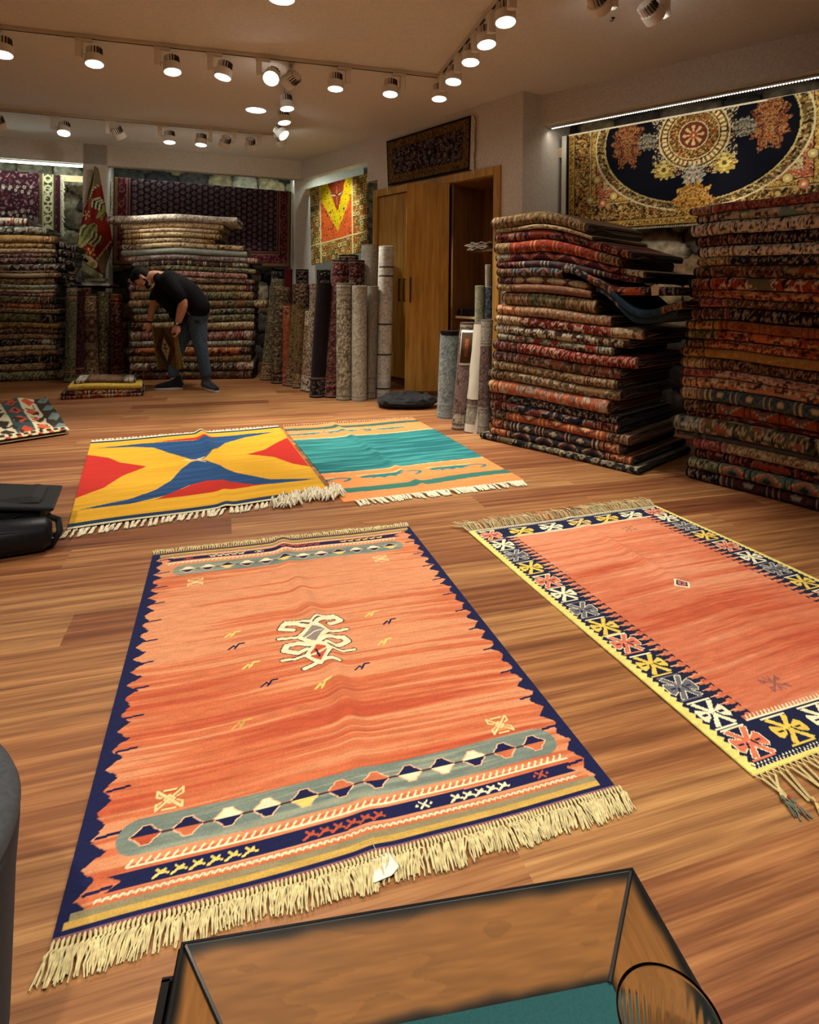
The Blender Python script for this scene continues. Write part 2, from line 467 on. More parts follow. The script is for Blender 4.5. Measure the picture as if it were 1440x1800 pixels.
# stone masonry
def stone_mat():
    m = mat('rubble_stone', (120, 108, 92), .9); t = NT(m); co = t.n('ShaderNodeTexCoord')
    a = t.n('ShaderNodeAttribute', attribute_name='Col')
    nz = t.n('ShaderNodeTexNoise', i_Scale=14.0, i_Detail=6.0); t.l(co, 'Object', nz, 'Vector')
    r = t.ramp([(.3, (120, 112, 104)), (.65, (255, 250, 240))]); t.l(nz, 'Fac', r, 'Fac')
    mx = t.n('ShaderNodeMix', data_type='RGBA', blend_type='MULTIPLY'); mx.inputs[0].default_value = .8
    t.l(a, 'Color', mx, 6); t.l(r, 'Color', mx, 7); t.l(mx, 2, t.b, 'Base Color'); t.bump(nz, 'Fac', .7, .03)
    return m
M_STONE = stone_mat()
def stone_wall(name, p0, p1, z0, z1, seed):
    L = np.linalg.norm(p1 - p0); res = .035
    nx = int(L / res) + 1; nz = int((z1 - z0) / res) + 1
    s = np.linspace(0, L, nx); z = np.linspace(z0, z1, nz); S, Z = np.meshgrid(s, z)
    cw, ch = .42, .24
    row = np.floor(Z / ch); best = np.full(S.shape, 9.); sec = np.full(S.shape, 9.); idv = np.zeros(S.shape)
    for dj in (-1, 0, 1):
        for di in (-1, 0, 1):
            r = row + dj; c = np.floor(S / cw - .5 * (r % 2)) + di
            cx = (c + .5 + .5 * (r % 2) + (_h(c, r, seed) - .5) * .5) * cw; cz = (r + .5 + (_h(c, r, seed + 4) - .5) * .5) * ch
            d = np.hypot((S - cx) / cw, (Z - cz) / ch); nb = d < best
            sec = np.where(nb, best, np.minimum(sec, d)); idv = np.where(nb, _h(c, r, seed + 9), idv); best = np.where(nb, d, best)
    e = sstep(.02, .22, sec - best)
    dep = (1 - e) * .09 + (vn(S / .11, Z / .09, seed) - .5) * .05 + (idv - .5) * .06
    n = unit([-(p1 - p0)[1], (p1 - p0)[0]])
    V = np.stack([p0[0] + (p1 - p0)[0] * S / L + n[0] * dep, p0[1] + (p1 - p0)[1] * S / L + n[1] * dep, Z], -1).reshape(-1, 3)
    pal = np.array([(190, 176, 150), (150, 138, 120), (210, 200, 178), (96, 90, 86), (168, 140, 104), (70, 68, 70), (200, 180, 140)]) / 255.
    c = pal[(idv * 6.99).astype(int)] * e[..., None] + np.array((84, 76, 66)) / 255. * (1 - e[..., None])
    o = new_mesh(name, V, gridfaces(nx, nz), M_STONE, cols=c.reshape(-1, 3))
    sd = o.modifiers.new('solid', 'SOLIDIFY'); sd.thickness = .06; sd.offset = 1
    return struct(o)
stone_wall('wall_back', BL + nB * .72, WB1 + nB * .72 + uB * 4.6, 0, H, 3)
stone_wall('wall_right', WS0 + nS * .62 - uS * .1, SRE + nS * .62, 0, H, 8)
# beams
m = MB(); prism(m, [BL, WB1, WB1 + nB * .14 + uB * .05, BL + nB * .14], BEAM, H)
struct(m.build('wall_beam_back', M_PLASTER))
m = MB(); prism(m, [WS0, SRE, SRE + nS * .18, WS0 + nS * .18], BEAM - .02, H)
struct(m.build('wall_beam_right', M_PLASTER))
# beam over the recess in the corner, then the solid right wall with the cabinet opening
def onR(px): return atplane(px, 400, WR0, WR1)[:2]
q645, q663 = onR(645), onR(663)
cL, cR = onR(658), onR(881)              # outer edges of the cabinet frame
zt = atplane(770, 313, WR0, WR1)[2]      # top of the cabinet frame
zn = atplane(655, 318, WR0, WR1)[2]
CAB_D = .58
m = MB()
prism(m, [WR0, q645, q645 + nR * .12, WR0 + nR * .12], BEAM, H)
prism(m, [q645, q663, q663 + nR * .28, q645 + nR * .28], zn, H)
prism(m, [q663, cR, cR + nR * .28, q663 + nR * .28], zt, H)
prism(m, [cR, WR1, WS0, WS0 + nS * .62, WS0 + nS * .62 - uS * .5], 0, H)
prism(m, [cL + nR * CAB_D, cR + nR * CAB_D, cR + nR * (CAB_D + .06), cL + nR * (CAB_D + .06)], 0, H)
struct(m.build('wall_right_cabinets', M_PLASTER))
# white plastered end of the back recess and the pier between the bays
eb = atplane(519, 400, WB0 + nB * .12, WB1 + nB * .12)[:2]
m = MB(); prism(m, [eb, eb + uB * 1.05, eb + uB * 1.05 + nB * .62, eb + nB * .62], 0, H)
struct(m.build('wall_corner_pier', M_PLASTER))
pa, pb = atplane(145, 400, WB0, WB1)[:2], atplane(187, 400, WB0, WB1)[:2]
m = MB(); prism(m, [pa, pb, pb + nB * .7, pa + nB * .7], 0, H)
struct(m.build('wall_back_pier', M_PLASTER))
# walls the camera does not see but that close the room
m = MB(); prism(m, [BL, BL + nB * .9, np.array([-8.6, -2.6]), np.array([-7.7, -2.6])], 0, H)
struct(m.build('wall_left', M_PLASTER))
m = MB(); m.box(-8.6, -2.7, 0, 8, -2.55, H)
struct(m.build('wall_near', M_PLASTER))
# pale timber rails on which the hung carpets are fixed
def rail(name, a, b, p, off, z, h, label, d=.05):
    n = np.array([-(b - a)[1], (b - a)[0]]); n = n / np.linalg.norm(n)
    m = MB(); prism(m, [a + n * off, b + n * off, b + n * (off + d), a + n * (off + d)], z - h, z)
    o = m.build(name, M_PINE); tag(o, label, 'timber rail'); return o
a = atplane(70, 312, WB0 + nB * .3, WB1 + nB * .3); b = atplane(145, 315, WB0 + nB * .3, WB1 + nB * .3)
zz = atplane(125, 308, WB0 + nB * .3, WB1 + nB * .3)[2]
rail('timber_rail', a[:2], b[:2], None, .03, zz, .085, 'pale timber rail left of the column with the hanging red kilim')
a = atplane(966, 262, WS0 + nS * .33, WS1 + nS * .33); b = a[:2] + uS * 4.0
rail('timber_rail', a[:2], b, None, .02, a[2], .10, 'timber rail behind the big gold carpet on the right wall')
a = atplane(533, 333, WR0 + nR * .10, WR1 + nR * .10); b = atplane(640, 312, WR0 + nR * .1, WR1 + nR * .1)
rail('timber_rail', a[:2], b[:2], None, .02, a[2], .10, 'timber rail carrying the yellow and orange carpet in the corner')

# ------------------------------------------------------------------ LED strips
M_LEDS = mat('led_diodes', (255, 255, 255), .4, emit=(1.0, .97, .88), estr=5)
def led(p0, p1, z, label, r=.012, dots=True):
    L = np.linalg.norm(p1 - p0); root = empty('led_strip', (p0[0], p0[1], z))
    tag(root, label, 'led strip')
    d = unit(p1 - p0); n = np.array([-d[1], d[0]])
    m = MB(); prism(m, [np.zeros(2) - n * .018, d * L - n * .018, d * L + n * .018, n * .018], .004, .016)
    m.build('mounting_channel', M_LAMPW, root)
    m = MB(); k = int(L / .02) if dots else 1
    if dots:
        for i in range(k):
            c = d * (L * (i + .5) / k)
            m.box(c[0] - .0035, c[1] - .0035, -.003, c[0] + .0035, c[1] + .0035, .004)
    else:
        m.tube([(0, 0, -.006), (d[0] * L, d[1] * L, -.006)], r, 8)
    m.build('diodes', M_LEDS if dots else M_LED, root)
    return root
def ledlight(p0, p1, z, w, n, tilt, col=None):
    L = np.linalg.norm(p1 - p0); c = (p0 + p1) / 2; d = unit(p1 - p0)
    li = bpy.data.lights.new('led_glow', 'AREA'); li.shape = 'RECTANGLE'; li.size = L; li.size_y = .03; li.energy = w; li.color = LED_COL
    o = bpy.data.objects.new('led_glow', li); COL.objects.link(o)
    dr = Vector((n[0] * tilt, n[1] * tilt, -1)).normalized()
    zax = -dr; xax = Vector((d[0], d[1], 0)); yax = zax.cross(xax)
    li.color = col or LED_COL
    o.matrix_world = Matrix(((xax.x, yax.x, zax.x, c[0]), (xax.y, yax.y, zax.y, c[1]), (xax.z, yax.z, zax.z, z), (0, 0, 0, 1)))
    return o
LEDW = 7.0
p = WB0 - uB * 2.4 + nB * .06; q = pa + nB * .06 - uB * .02
led(p, q, BEAM - .02, 'white LED tube under the beam above the left hanging carpet', .016, False)
ledlight(p + uB * .1, q, BEAM - .045, LEDW * 1.0, nB, .5)
p = WS0 + nS * .12 + uS * .04; q = WS0 + nS * .12 + uS * 6.0
led(p, q, BEAM - .042, 'dotted LED strip under the beam above the big gold carpet')
ledlight(p, q, BEAM - .06, LEDW * 1.2, nS, .5, (1.0, .93, .78))
p = WR0 + nR * .18 + uR * .1; q = q645 + nR * .18
ledlight(p, q, BEAM + .02, LEDW * .9, nR, .8)  # added light with its strip out of view, brightens the corner wall
led(p, q, BEAM + .05, 'unseen LED strip added behind the beam above the yellow carpet')
p = pb + nB * .20 + uB * .1; q = eb + nB * .20
ledlight(p, q, BEAM + .02, LEDW * .55, nB, .6)  # added light, hidden by the beam, for the stone over the dark carpet
led(p, q, BEAM + .05, 'unseen LED strip added behind the beam above the dark rosette carpet')

# ------------------------------------------------------------------ ceiling tracks and spotlights
AX = math.radians(16.6); uA = np.array([math.cos(AX), math.sin(AX)]); uV = np.array([-math.sin(AX), math.cos(AX)])
def track(p0, p1, label):
    d = unit(p1 - p0); L = np.linalg.norm(p1 - p0); n = np.array([-d[1], d[0]])
    root = empty('lighting_track', (p0[0], p0[1], H)); tag(root, label, 'lighting track')
    m = MB(); prism(m, [-n * .018, d * L - n * .018, d * L + n * .018, n * .018], -.03, -.0005); m.build('rail_body', M_TRACK, root, bevel=.002)
    m = MB(); prism(m, [-n * .007, d * L - n * .007, d * L + n * .007, n * .007], -.032, -.0295); m.build('slot', M_DARKGAP, root)
    m = MB()
    for s in (0, L): 
        c = d * s; m.box(c[0] - .024, c[1] - .024, -.034, c[0] + .024, c[1] + .024, -.0005)
    m.build('end_cap', M_TRACK, root, bevel=.003)
t1a, t1b = atz(-420, -4, H)[:2], atz(772, 131, H)[:2]
t2a, t2b = atz(772, 131, H)[:2], atz(1080, -270, H)[:2]
t3a, t3b = atz(-200, 172, H)[:2], atz(500, 235, H)[:2]
t4a, t4b = atz(513, 101, H)[:2], atz(489, 233, H)[:2]
track(t1a, t1b, 'long ceiling track running across the room above the kilims')
track(t2a + (t2b - t2a) * .02, t2b, 'ceiling track running towards the camera from the corner joint')
track(t3a, t3b, 'rear ceiling track parallel to the back beam')
track(t4a + (t4b - t4a) * .02, t4b - (t4b - t4a) * .02, 'short ceiling track joining the long and the rear track')

def head_mesh():
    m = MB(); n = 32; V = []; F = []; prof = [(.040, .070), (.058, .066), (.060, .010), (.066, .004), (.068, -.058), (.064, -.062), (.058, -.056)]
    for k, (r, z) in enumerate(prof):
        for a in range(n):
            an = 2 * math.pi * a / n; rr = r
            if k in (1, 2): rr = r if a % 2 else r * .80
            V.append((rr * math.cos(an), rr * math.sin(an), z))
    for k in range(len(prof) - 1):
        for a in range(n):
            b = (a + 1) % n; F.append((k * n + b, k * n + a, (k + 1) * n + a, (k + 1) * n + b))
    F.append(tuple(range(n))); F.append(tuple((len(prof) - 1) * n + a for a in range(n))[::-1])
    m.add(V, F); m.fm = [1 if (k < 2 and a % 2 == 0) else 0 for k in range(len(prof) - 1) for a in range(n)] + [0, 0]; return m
def lens_mesh():
    m = MB(); m.lathe([(.057, -.060), (.056, -.0625), (.03, -.064), (.001, -.0645)], 28); return m
proto = {}
M_FINSHADE = mat('fin_slot_shade', (62, 56, 50), .8)  # shade in the slots between the cooling fins, put into the face colour
def spotlight(px, py, trk, side, aim, label, on=True, drop=.13, key='a', power=1.0, size=50):
    """px,py = where the clip sits on the track; side = +1 head right of its arm"""
    a, b = trk; d = unit(b - a)
    p = atz(px, py, H)[:2]; p = a + d * np.dot(p - a, d)
    ang = math.atan2(d[1], d[0])
    root = empty('track_spotlight', (p[0], p[1], H - .033), ang)
    tag(root, label, 'spotlight', 'spotlights on the ceiling tracks')
    if not proto:
        m = MB(); m.box(-.06, -.016, -.022, .06, .016, -.0005); proto['clip'] = m.build('track_adapter', M_LAMPW, root, bevel=.003)
        m = MB(); m.box(-.022, -.026, -.15, .022, .026, -.0225); proto['arm'] = m.build('driver_box', M_LAMPW, root, bevel=.004)
        m = MB(); m.tube([(.0, 0, -.0), (.03, 0, 0)], .008, 8); proto['pivot'] = m.build('pivot', M_LAMPW, root)
        hm_ = head_mesh(); proto['head'] = new_mesh('lamp_head', hm_.V, hm_.F, None, root, smooth=False, mats=[M_LAMPW, M_FINSHADE], fmat=hm_.fm)
        proto['lens'] = lens_mesh().build('lens', M_LENS, proto['head'])
        P = dict(proto)
    else:
        P = {}
        for k in ('clip', 'arm', 'pivot', 'head'):
            c = proto[k].copy(); COL.objects.link(c); c.parent = root; P[k] = c
        c = proto['lens'].copy(); COL.objects.link(c); c.parent = P['head']; P['lens'] = c
    if not on: 
        P['lens'].data = P['lens'].data.copy(); P['lens'].data.materials[0] = M_PAPER
    P['arm'].location = (-.03 * side, 0, 0)
    P['pivot'].location = (-.008 * side if side > 0 else -.022, 0, -.12)
    P['head'].location = (.076 * side, 0, -drop)
    v = Vector(aim).normalized()
    q = Vector((0, 0, -1)).rotation_difference(v)
    M = Matrix.Rotation(-ang, 4, 'Z') @ q.to_matrix().to_4x4()
    P['head'].rotation_euler = M.to_euler()
    if on:
        li = bpy.data.lights.new('lamp_beam', 'SPOT'); li.energy = SPOT_W * power; li.color = SPOT_COL
        li.spot_size = math.radians(size); li.spot_blend = .55; li.shadow_soft_size = .05
        o = bpy.data.objects.new('lamp_beam', li); COL.objects.link(o); o.parent = P['head']; o.location = (0, 0, -.075)
    return root
T1, T2, T3, T4 = (t1a, t1b), (t2a, t2b), (t3a, t3b), (t4a, t4b)
dn = (0, 0, -1)
spotlight(-15, 42, T1, 1, (0.10, -0.13, -1), 'spotlight cut by the left edge on the long track')
spotlight(148, 62, T1, 1, (0.10, -0.15, -1), 'leftmost fully visible spotlight on the long track')
spotlight(285, 77, T1, 1, (0.14, -0.14, -1), 'second spotlight from the left on the long track')
spotlight(377, 87, T1, 1, (-0.14, -0.15, -1), 'third spotlight from the left on the long track')
spotlight(462, 97, T1, 1, (.02, -.95, -.9), 'brightest spotlight on the long track, aimed at the camera', power=1.0)
spotlight(606, 112, T1, -1, (0.00, -0.07, -1), 'spotlight right of the bright glaring one on the long track')
spotlight(702, 123, T1, -1, (-0.03, -0.14, -1), 'last spotlight on the long track before the corner joint')
spotlight(776, 125, T2, -1, (0.00, -0.11, -1), 'spotlight nearest the corner joint on the right track')
spotlight(800, 90, T2, -1, (-0.07, -0.14, -1), 'second spotlight from the corner joint on the right track')
spotlight(830, 50, T2, -1, (-0.03, -0.13, -1), 'third spotlight from the corner joint on the right track')
spotlight(858, 14, T2, -1, (0.08, -0.15, -1), 'fourth spotlight from the corner joint on the right track')
spotlight(893, -32, T2, -1, (0.03, -0.17, -1), 'right track spotlight cut by the top edge of the picture')
spotlight(102, 202, T3, 1, (.15, -.35, -1), 'leftmost lit spotlight on the rear track', power=.4)
spotlight(196, 209, T3, 1, (.20, .72, -.92), 'rear track spotlight turned away towards the back wall', power=.8, size=40)
spotlight(286, 216, T3, 1, (.06, -.1, -1), 'lit spotlight in the middle of the rear track', power=.3)
spotlight(366, 224, T3, -1, (.0, -.1, -1), 'lit spotlight right of the middle on the rear track', power=.3)
spotlight(408, 227, T3, -1, (-.45, .55, -.72), 'rear track spotlight turned to the wall, left of two', power=1.0, size=42)
spotlight(452, 230, T3, -1, (-.15, .62, -.74), 'rear track spotlight turned to the wall, right of two', power=.5, size=42)
spotlight(-12, 192, T3, 1, (-.1, .62, -.8), 'rear track spotlight cut by the left edge of the picture', power=.5, size=42)
spotlight(512, 112, T4, -1, (-.7, .5, -.3), 'dark backed spotlight hanging at the front end of the short track', power=.6)
spotlight(505, 155, T4, -1, (0.14, -0.08, -1), 'upper lit spotlight on the short track')
spotlight(500, 182, T4, -1, (0.17, -0.08, -1), 'middle lit spotlight on the short track')
spotlight(494, 210, T4, -1, (1.15, -.42, -1.18), 'lowest lit spotlight on the short track', power=2.3, size=36)
spotlight(491, 224, T4, -1, (.50, 1.05, -.72), 'spotlight at the rear end of the short track, turned to the corner', power=.9, size=50)

def downlight(px, py, r, label):
    p = atz(px, py, H); root = empty('recessed_downlight', (p[0], p[1], H)); tag(root, label, 'ceiling light', 'recessed round ceiling lights')
    m = MB(); m.lathe([(r, -.0005), (r * 1.12, -.0005), (r * 1.10, -.006), (r * 1.0, -.008), (r * .98, -.003)], 36, closed=False); m.build('trim_ring', M_LAMPW, root, smooth=True)
    m = MB(); m.lathe([(r * .98, -.002), (r * .98, -.005), (.001, -.006)], 36); m.build('diffuser', M_LENS, root)
    li = bpy.data.lights.new('lamp_beam', 'SPOT'); li.energy = SPOT_W * 1.0; li.color = SPOT_COL; li.spot_size = math.radians(120); li.spot_blend = .8; li.shadow_soft_size = r
    o = bpy.data.objects.new('lamp_beam', li); COL.objects.link(o); o.parent = root; o.location = (0, 0, -.03)
downlight(495, -3, .085, 'round recessed ceiling light at the top edge above the long track')
downlight(450, 193, .105, 'round recessed ceiling light between the long and the rear track')
# lamps over the near half of the room, on the same right-hand track and a second one (cut by the top edge of the picture)
t5a, t5b = atz(1060, 5, H)[:2], atz(1500, -14, H)[:2]
for k, (x, y, ax) in enumerate(((1125, -18, (-.1, -.3, -1)), (1225, -22, (-.3, -.45, -1)), (1315, -26, (-.35, -.3, -1)))):
    pass
t5a, t5b = atz(1040, -38, H)[:2], atz(1560, 26 - 30, H)[:2]
t5a = atz(1000, -52, H)[:2]; t5b = t5a + uA * .86
track(t5a, t5b, 'ceiling track at the top right, cut by the top edge of the picture')
T5 = (t5a, t5b)
for s, ai, lb in ((.28, (1.14, 1.58, -1.02), 'turned away spotlight at the top edge, left of two'), (.66, (1.4, .95, -.95), 'turned away spotlight at the top edge, right of two')):
    pp = t5a + uA * s
    r = spotlight(720, 0, T5, -1, ai, lb, power=.85, size=42)
    r.location = (pp[0], pp[1], H - .033)
# added unseen spots for the near kilims, standing in for the shop's other lamps
for k, (x, y, ax) in enumerate(((-2.4, 1.6, (.35, .1, -1)), (-.3, -.7, (-.10, .80, -1)), (0.5, .5, (-.05, .32, -1)), (1.6, .9, (-.2, .12, -1)), (1.9, 1.7, (-.35, .0, -1)))):
    li = bpy.data.lights.new('near_fill_light', 'SPOT'); li.energy = SPOT_W * (1.5, 1.8, 1.5, 1.1, .7)[k]; li.color = SPOT_COL; li.spot_size = math.radians(76); li.spot_blend = .7; li.shadow_soft_size = .05
    o = bpy.data.objects.new('near_fill_light', li); COL.objects.link(o); o.location = (x, y, H - .15)
    o.rotation_euler = Vector((0, 0, -1)).rotation_difference(Vector(ax).normalized()).to_euler()
# small hook in the ceiling
p = atz(1078, 31, H); m = MB(); m.lathe([(.012, -.0005), (.012, -.006), (.004, -.008), (.004, -.02)], 12); m.tube([(0, 0, -.018), (-.012, 0, -.026), (-.022, 0, -.018)], .003, 6)
tag(m.build('ceiling_hook', M_DARKGAP, loc=(p[0], p[1], H)), 'tiny dark hook in the ceiling at the upper right', 'hook')
# ================================================================== KILIMS ON THE FLOOR
def lay_cloth(name, cv, zf, parent, material=M_KILIM, lift=.006, edge=True):
    """painted cloth lying on the floor: top grid plus a skirt closing the edge"""
    X, Y = cv.X, cv.Y; Z = zf(X, Y) + lift
    V = np.stack([X, Y, Z], -1).reshape(-1, 3); F = gridfaces(cv.nx, cv.ny); C = cv.im.reshape(-1, 3)
    idx = np.concatenate([np.arange(cv.nx), np.arange(1, cv.ny) * cv.nx + cv.nx - 1, (cv.ny - 1) * cv.nx + np.arange(cv.nx - 2, -1, -1), np.arange(cv.ny - 2, 0, -1) * cv.nx])
    B = V[idx].copy(); B[:, 2] = np.maximum(B[:, 2] - .005, .001); n = len(V)
    k = np.arange(len(idx)); k2 = (k + 1) % len(idx)
    F2 = np.stack([idx[k], n + k, n + k2, idx[k2]], -1)
    o = new_mesh(name, np.vstack([V, B]), np.vstack([F, F2]), material, parent, cols=np.vstack([C, C[idx]]))
    return o
def strand_mesh(P, r, n=4):
    """P: (k,3) path"""
    return P, r
def strands(name, paths, material, parent=None, n=4, cols=None):
    """many thin yarns as one part. paths: list of (pts (k,3), radius or list)"""
    Vs = []; Fs = []; Cs = []; off = 0
    for q, (P, r) in enumerate(paths):
        P = np.asarray(P, float); k = len(P); r = np.broadcast_to(np.asarray(r, float), (k,))
        T = np.gradient(P, axis=0); T /= np.linalg.norm(T, axis=1)[:, None] + 1e-9
        up = np.array([0, 0, 1.]) if abs(T[0][2]) < .8 else np.array([0, 1., 0])
        A = np.cross(T, up); A /= np.linalg.norm(A, axis=1)[:, None] + 1e-9; B = np.cross(T, A)
        an = np.arange(n) * 2 * math.pi / n
        V = P[:, None, :] + r[:, None, None] * (A[:, None, :] * np.cos(an)[None, :, None] + B[:, None, :] * np.sin(an)[None, :, None])
        Vs.append(V.reshape(-1, 3))
        i, j = np.meshgrid(np.arange(n), np.arange(k - 1)); a = j * n + i; b = j * n + (i + 1) % n
        Fs.append(np.stack([a, b, b + n, a + n], -1).reshape(-1, 4) + off); off += k * n
        if cols is not None: Cs.append(np.tile(np.asarray(cols[q], float), (k * n, 1)))
    return new_mesh(name, np.vstack(Vs), np.vstack(Fs), material, parent, cols=np.vstack(Cs) if cols is not None else None)
M_FRINGE = fringe_mat('cream_fringe_yarn', (212, 198, 148))
M_FRINGEW = fringe_mat('white_fringe_yarn', (222, 212, 184))

def fringe(name, W, y0, sgn, ln, material, parent, seed, pitch=.0062, per=3, spread=.3, zf=None, rad=.0016, x0=0.0, lean=0.0, knots=True):
    rs = np.random.RandomState(seed); paths = []
    k = int(W / pitch)
    for i in range(k):
        x = x0 + (i + .5) * W / k
        cl = vn(x / .035, seed, seed) - .5; l0 = ln * (.85 + .3 * vn(x / .06, seed + 3.3, seed + 2))
        z0 = (zf(x) if zf else 0) + .006
        if knots: paths.append(([(x, y0, z0), (x + cl * .004, y0 + sgn * .006, z0 + .003), (x + cl * .008, y0 + sgn * .014, z0)], [.0026, .0034, .0024]))
        for q in range(per):
            l = l0 * (.88 + .24 * rs.rand()); dx = (q - (per - 1) / 2) * .0026 + cl * spread * l + rs.randn() * .004 + lean * l
            ph = rs.randn() * .003
            P = [(x, y0 + sgn * .012, z0), (x + dx * .35 + ph, y0 + sgn * l * .4, .010 + .004 * rs.rand()), (x + dx * .75 - ph * .5, y0 + sgn * l * .75, .005 + .005 * rs.rand()), (x + dx, y0 + sgn * l, .003 + .002 * rs.rand())]
            paths.append((P, [rad, rad * 1.3, rad * 1.15, rad * .8]))
    return strands(name, paths, material, parent)

# ---------------------------------------------------------------- orange kilim with the ram's horn medallion
NAVY = (30, 34, 74); OR1 = (208, 114, 74); OR2 = (224, 150, 106); ORD = (192, 88, 58); CREAM = (244, 234, 190); SAGE = (122, 136, 124); OCH = (206, 168, 84); YEL = (238, 214, 112)
def abrash(cv, c_lo, c_mid, c_hi, mask, seed, sx=.5, sy=.011, bias=None, streak=None):
    X, Y = cv.X, cv.Y
    Yw = Y + .012 * np.sin(X * 5.5 + 1.2) + .02 * (vn(X / .35, Y / .5, seed + 9) - .5)
    n = fbm(X / sx, Yw / sy, seed, 3); n2 = vn(X / (sx * .8) + 3, Yw / (sy * 9), seed + 40)
    n3 = vn(X / (sx * 1.3) + 7, Yw / (sy * .42), seed + 60); n3b = vn(X / (sx * .9), Yw / (sy * 2.2), seed + 71)
    t = n * .45 + n2 * .25 + n3 * .10 + n3b * .20 + (bias if bias is not None else 0)
    if streak is not None: t = t + streak * (vn(X / (sx * 1.5) + 2, Yw / .0095 + X * 1.5, seed + 83) - .45) * 1.0
    lo, mi, hi = [np.asarray(c, float) / 255. for c in (c_lo, c_mid, c_hi)]
    im = lo + (mi - lo) * sstep(.28, .46, t)[..., None]; im = im + (hi - im) * sstep(.5, .64, t)[..., None]
    cv.im[mask] = im[mask]

W1, L1 = 1.108, 1.552
cv = Cv(W1, L1, .0023, NAVY)
X, Y = cv.X, cv.Y
def jag(t, seed):      # stepped inner edge of the navy border
    p = .062; k = np.floor(t / p + .15 * _h(np.floor(t / .4), 0 * t, seed)); f = t / p - np.floor(t / p)
    return .020 + .030 * (1 - np.abs(f * 2 - 1)) * (.7 + .5 * _h(np.floor(t / p), 0 * t, seed)) + .005 * np.floor(2 * _h(np.floor(t / .012), 0 * t, seed + 2))
eL = jag(Y, 4); eR = W1 - jag(Y + .03, 9) * .85
field = (X > eL) & (X < eR) & (Y > .04) & (Y < L1 - .035)
bias = -.10 * sstep(.62, .45, Y) * sstep(.1, .3, Y) * (.6 + .4 * np.sin(X * 3)) + .12 * sstep(.7, 1.2, Y) - .12 * np.exp(-((X - .25) / .18) ** 2 - ((Y - .56) / .09) ** 2)
abrash(cv, ORD, OR1, OR2, field, 21, bias=bias + .06, streak=.22 * sstep(.72, .60, Y) + .05)
for k in range(13):     # small navy dashes on the long sides
    y = .07 + k * .118
    cv.line([(eL[0, 0] * 0 + .035, y), (.078, y + .004)], .007, NAVY)
    cv.line([(W1 - .03, y + .02), (W1 - .066, y + .016)], .007, NAVY)
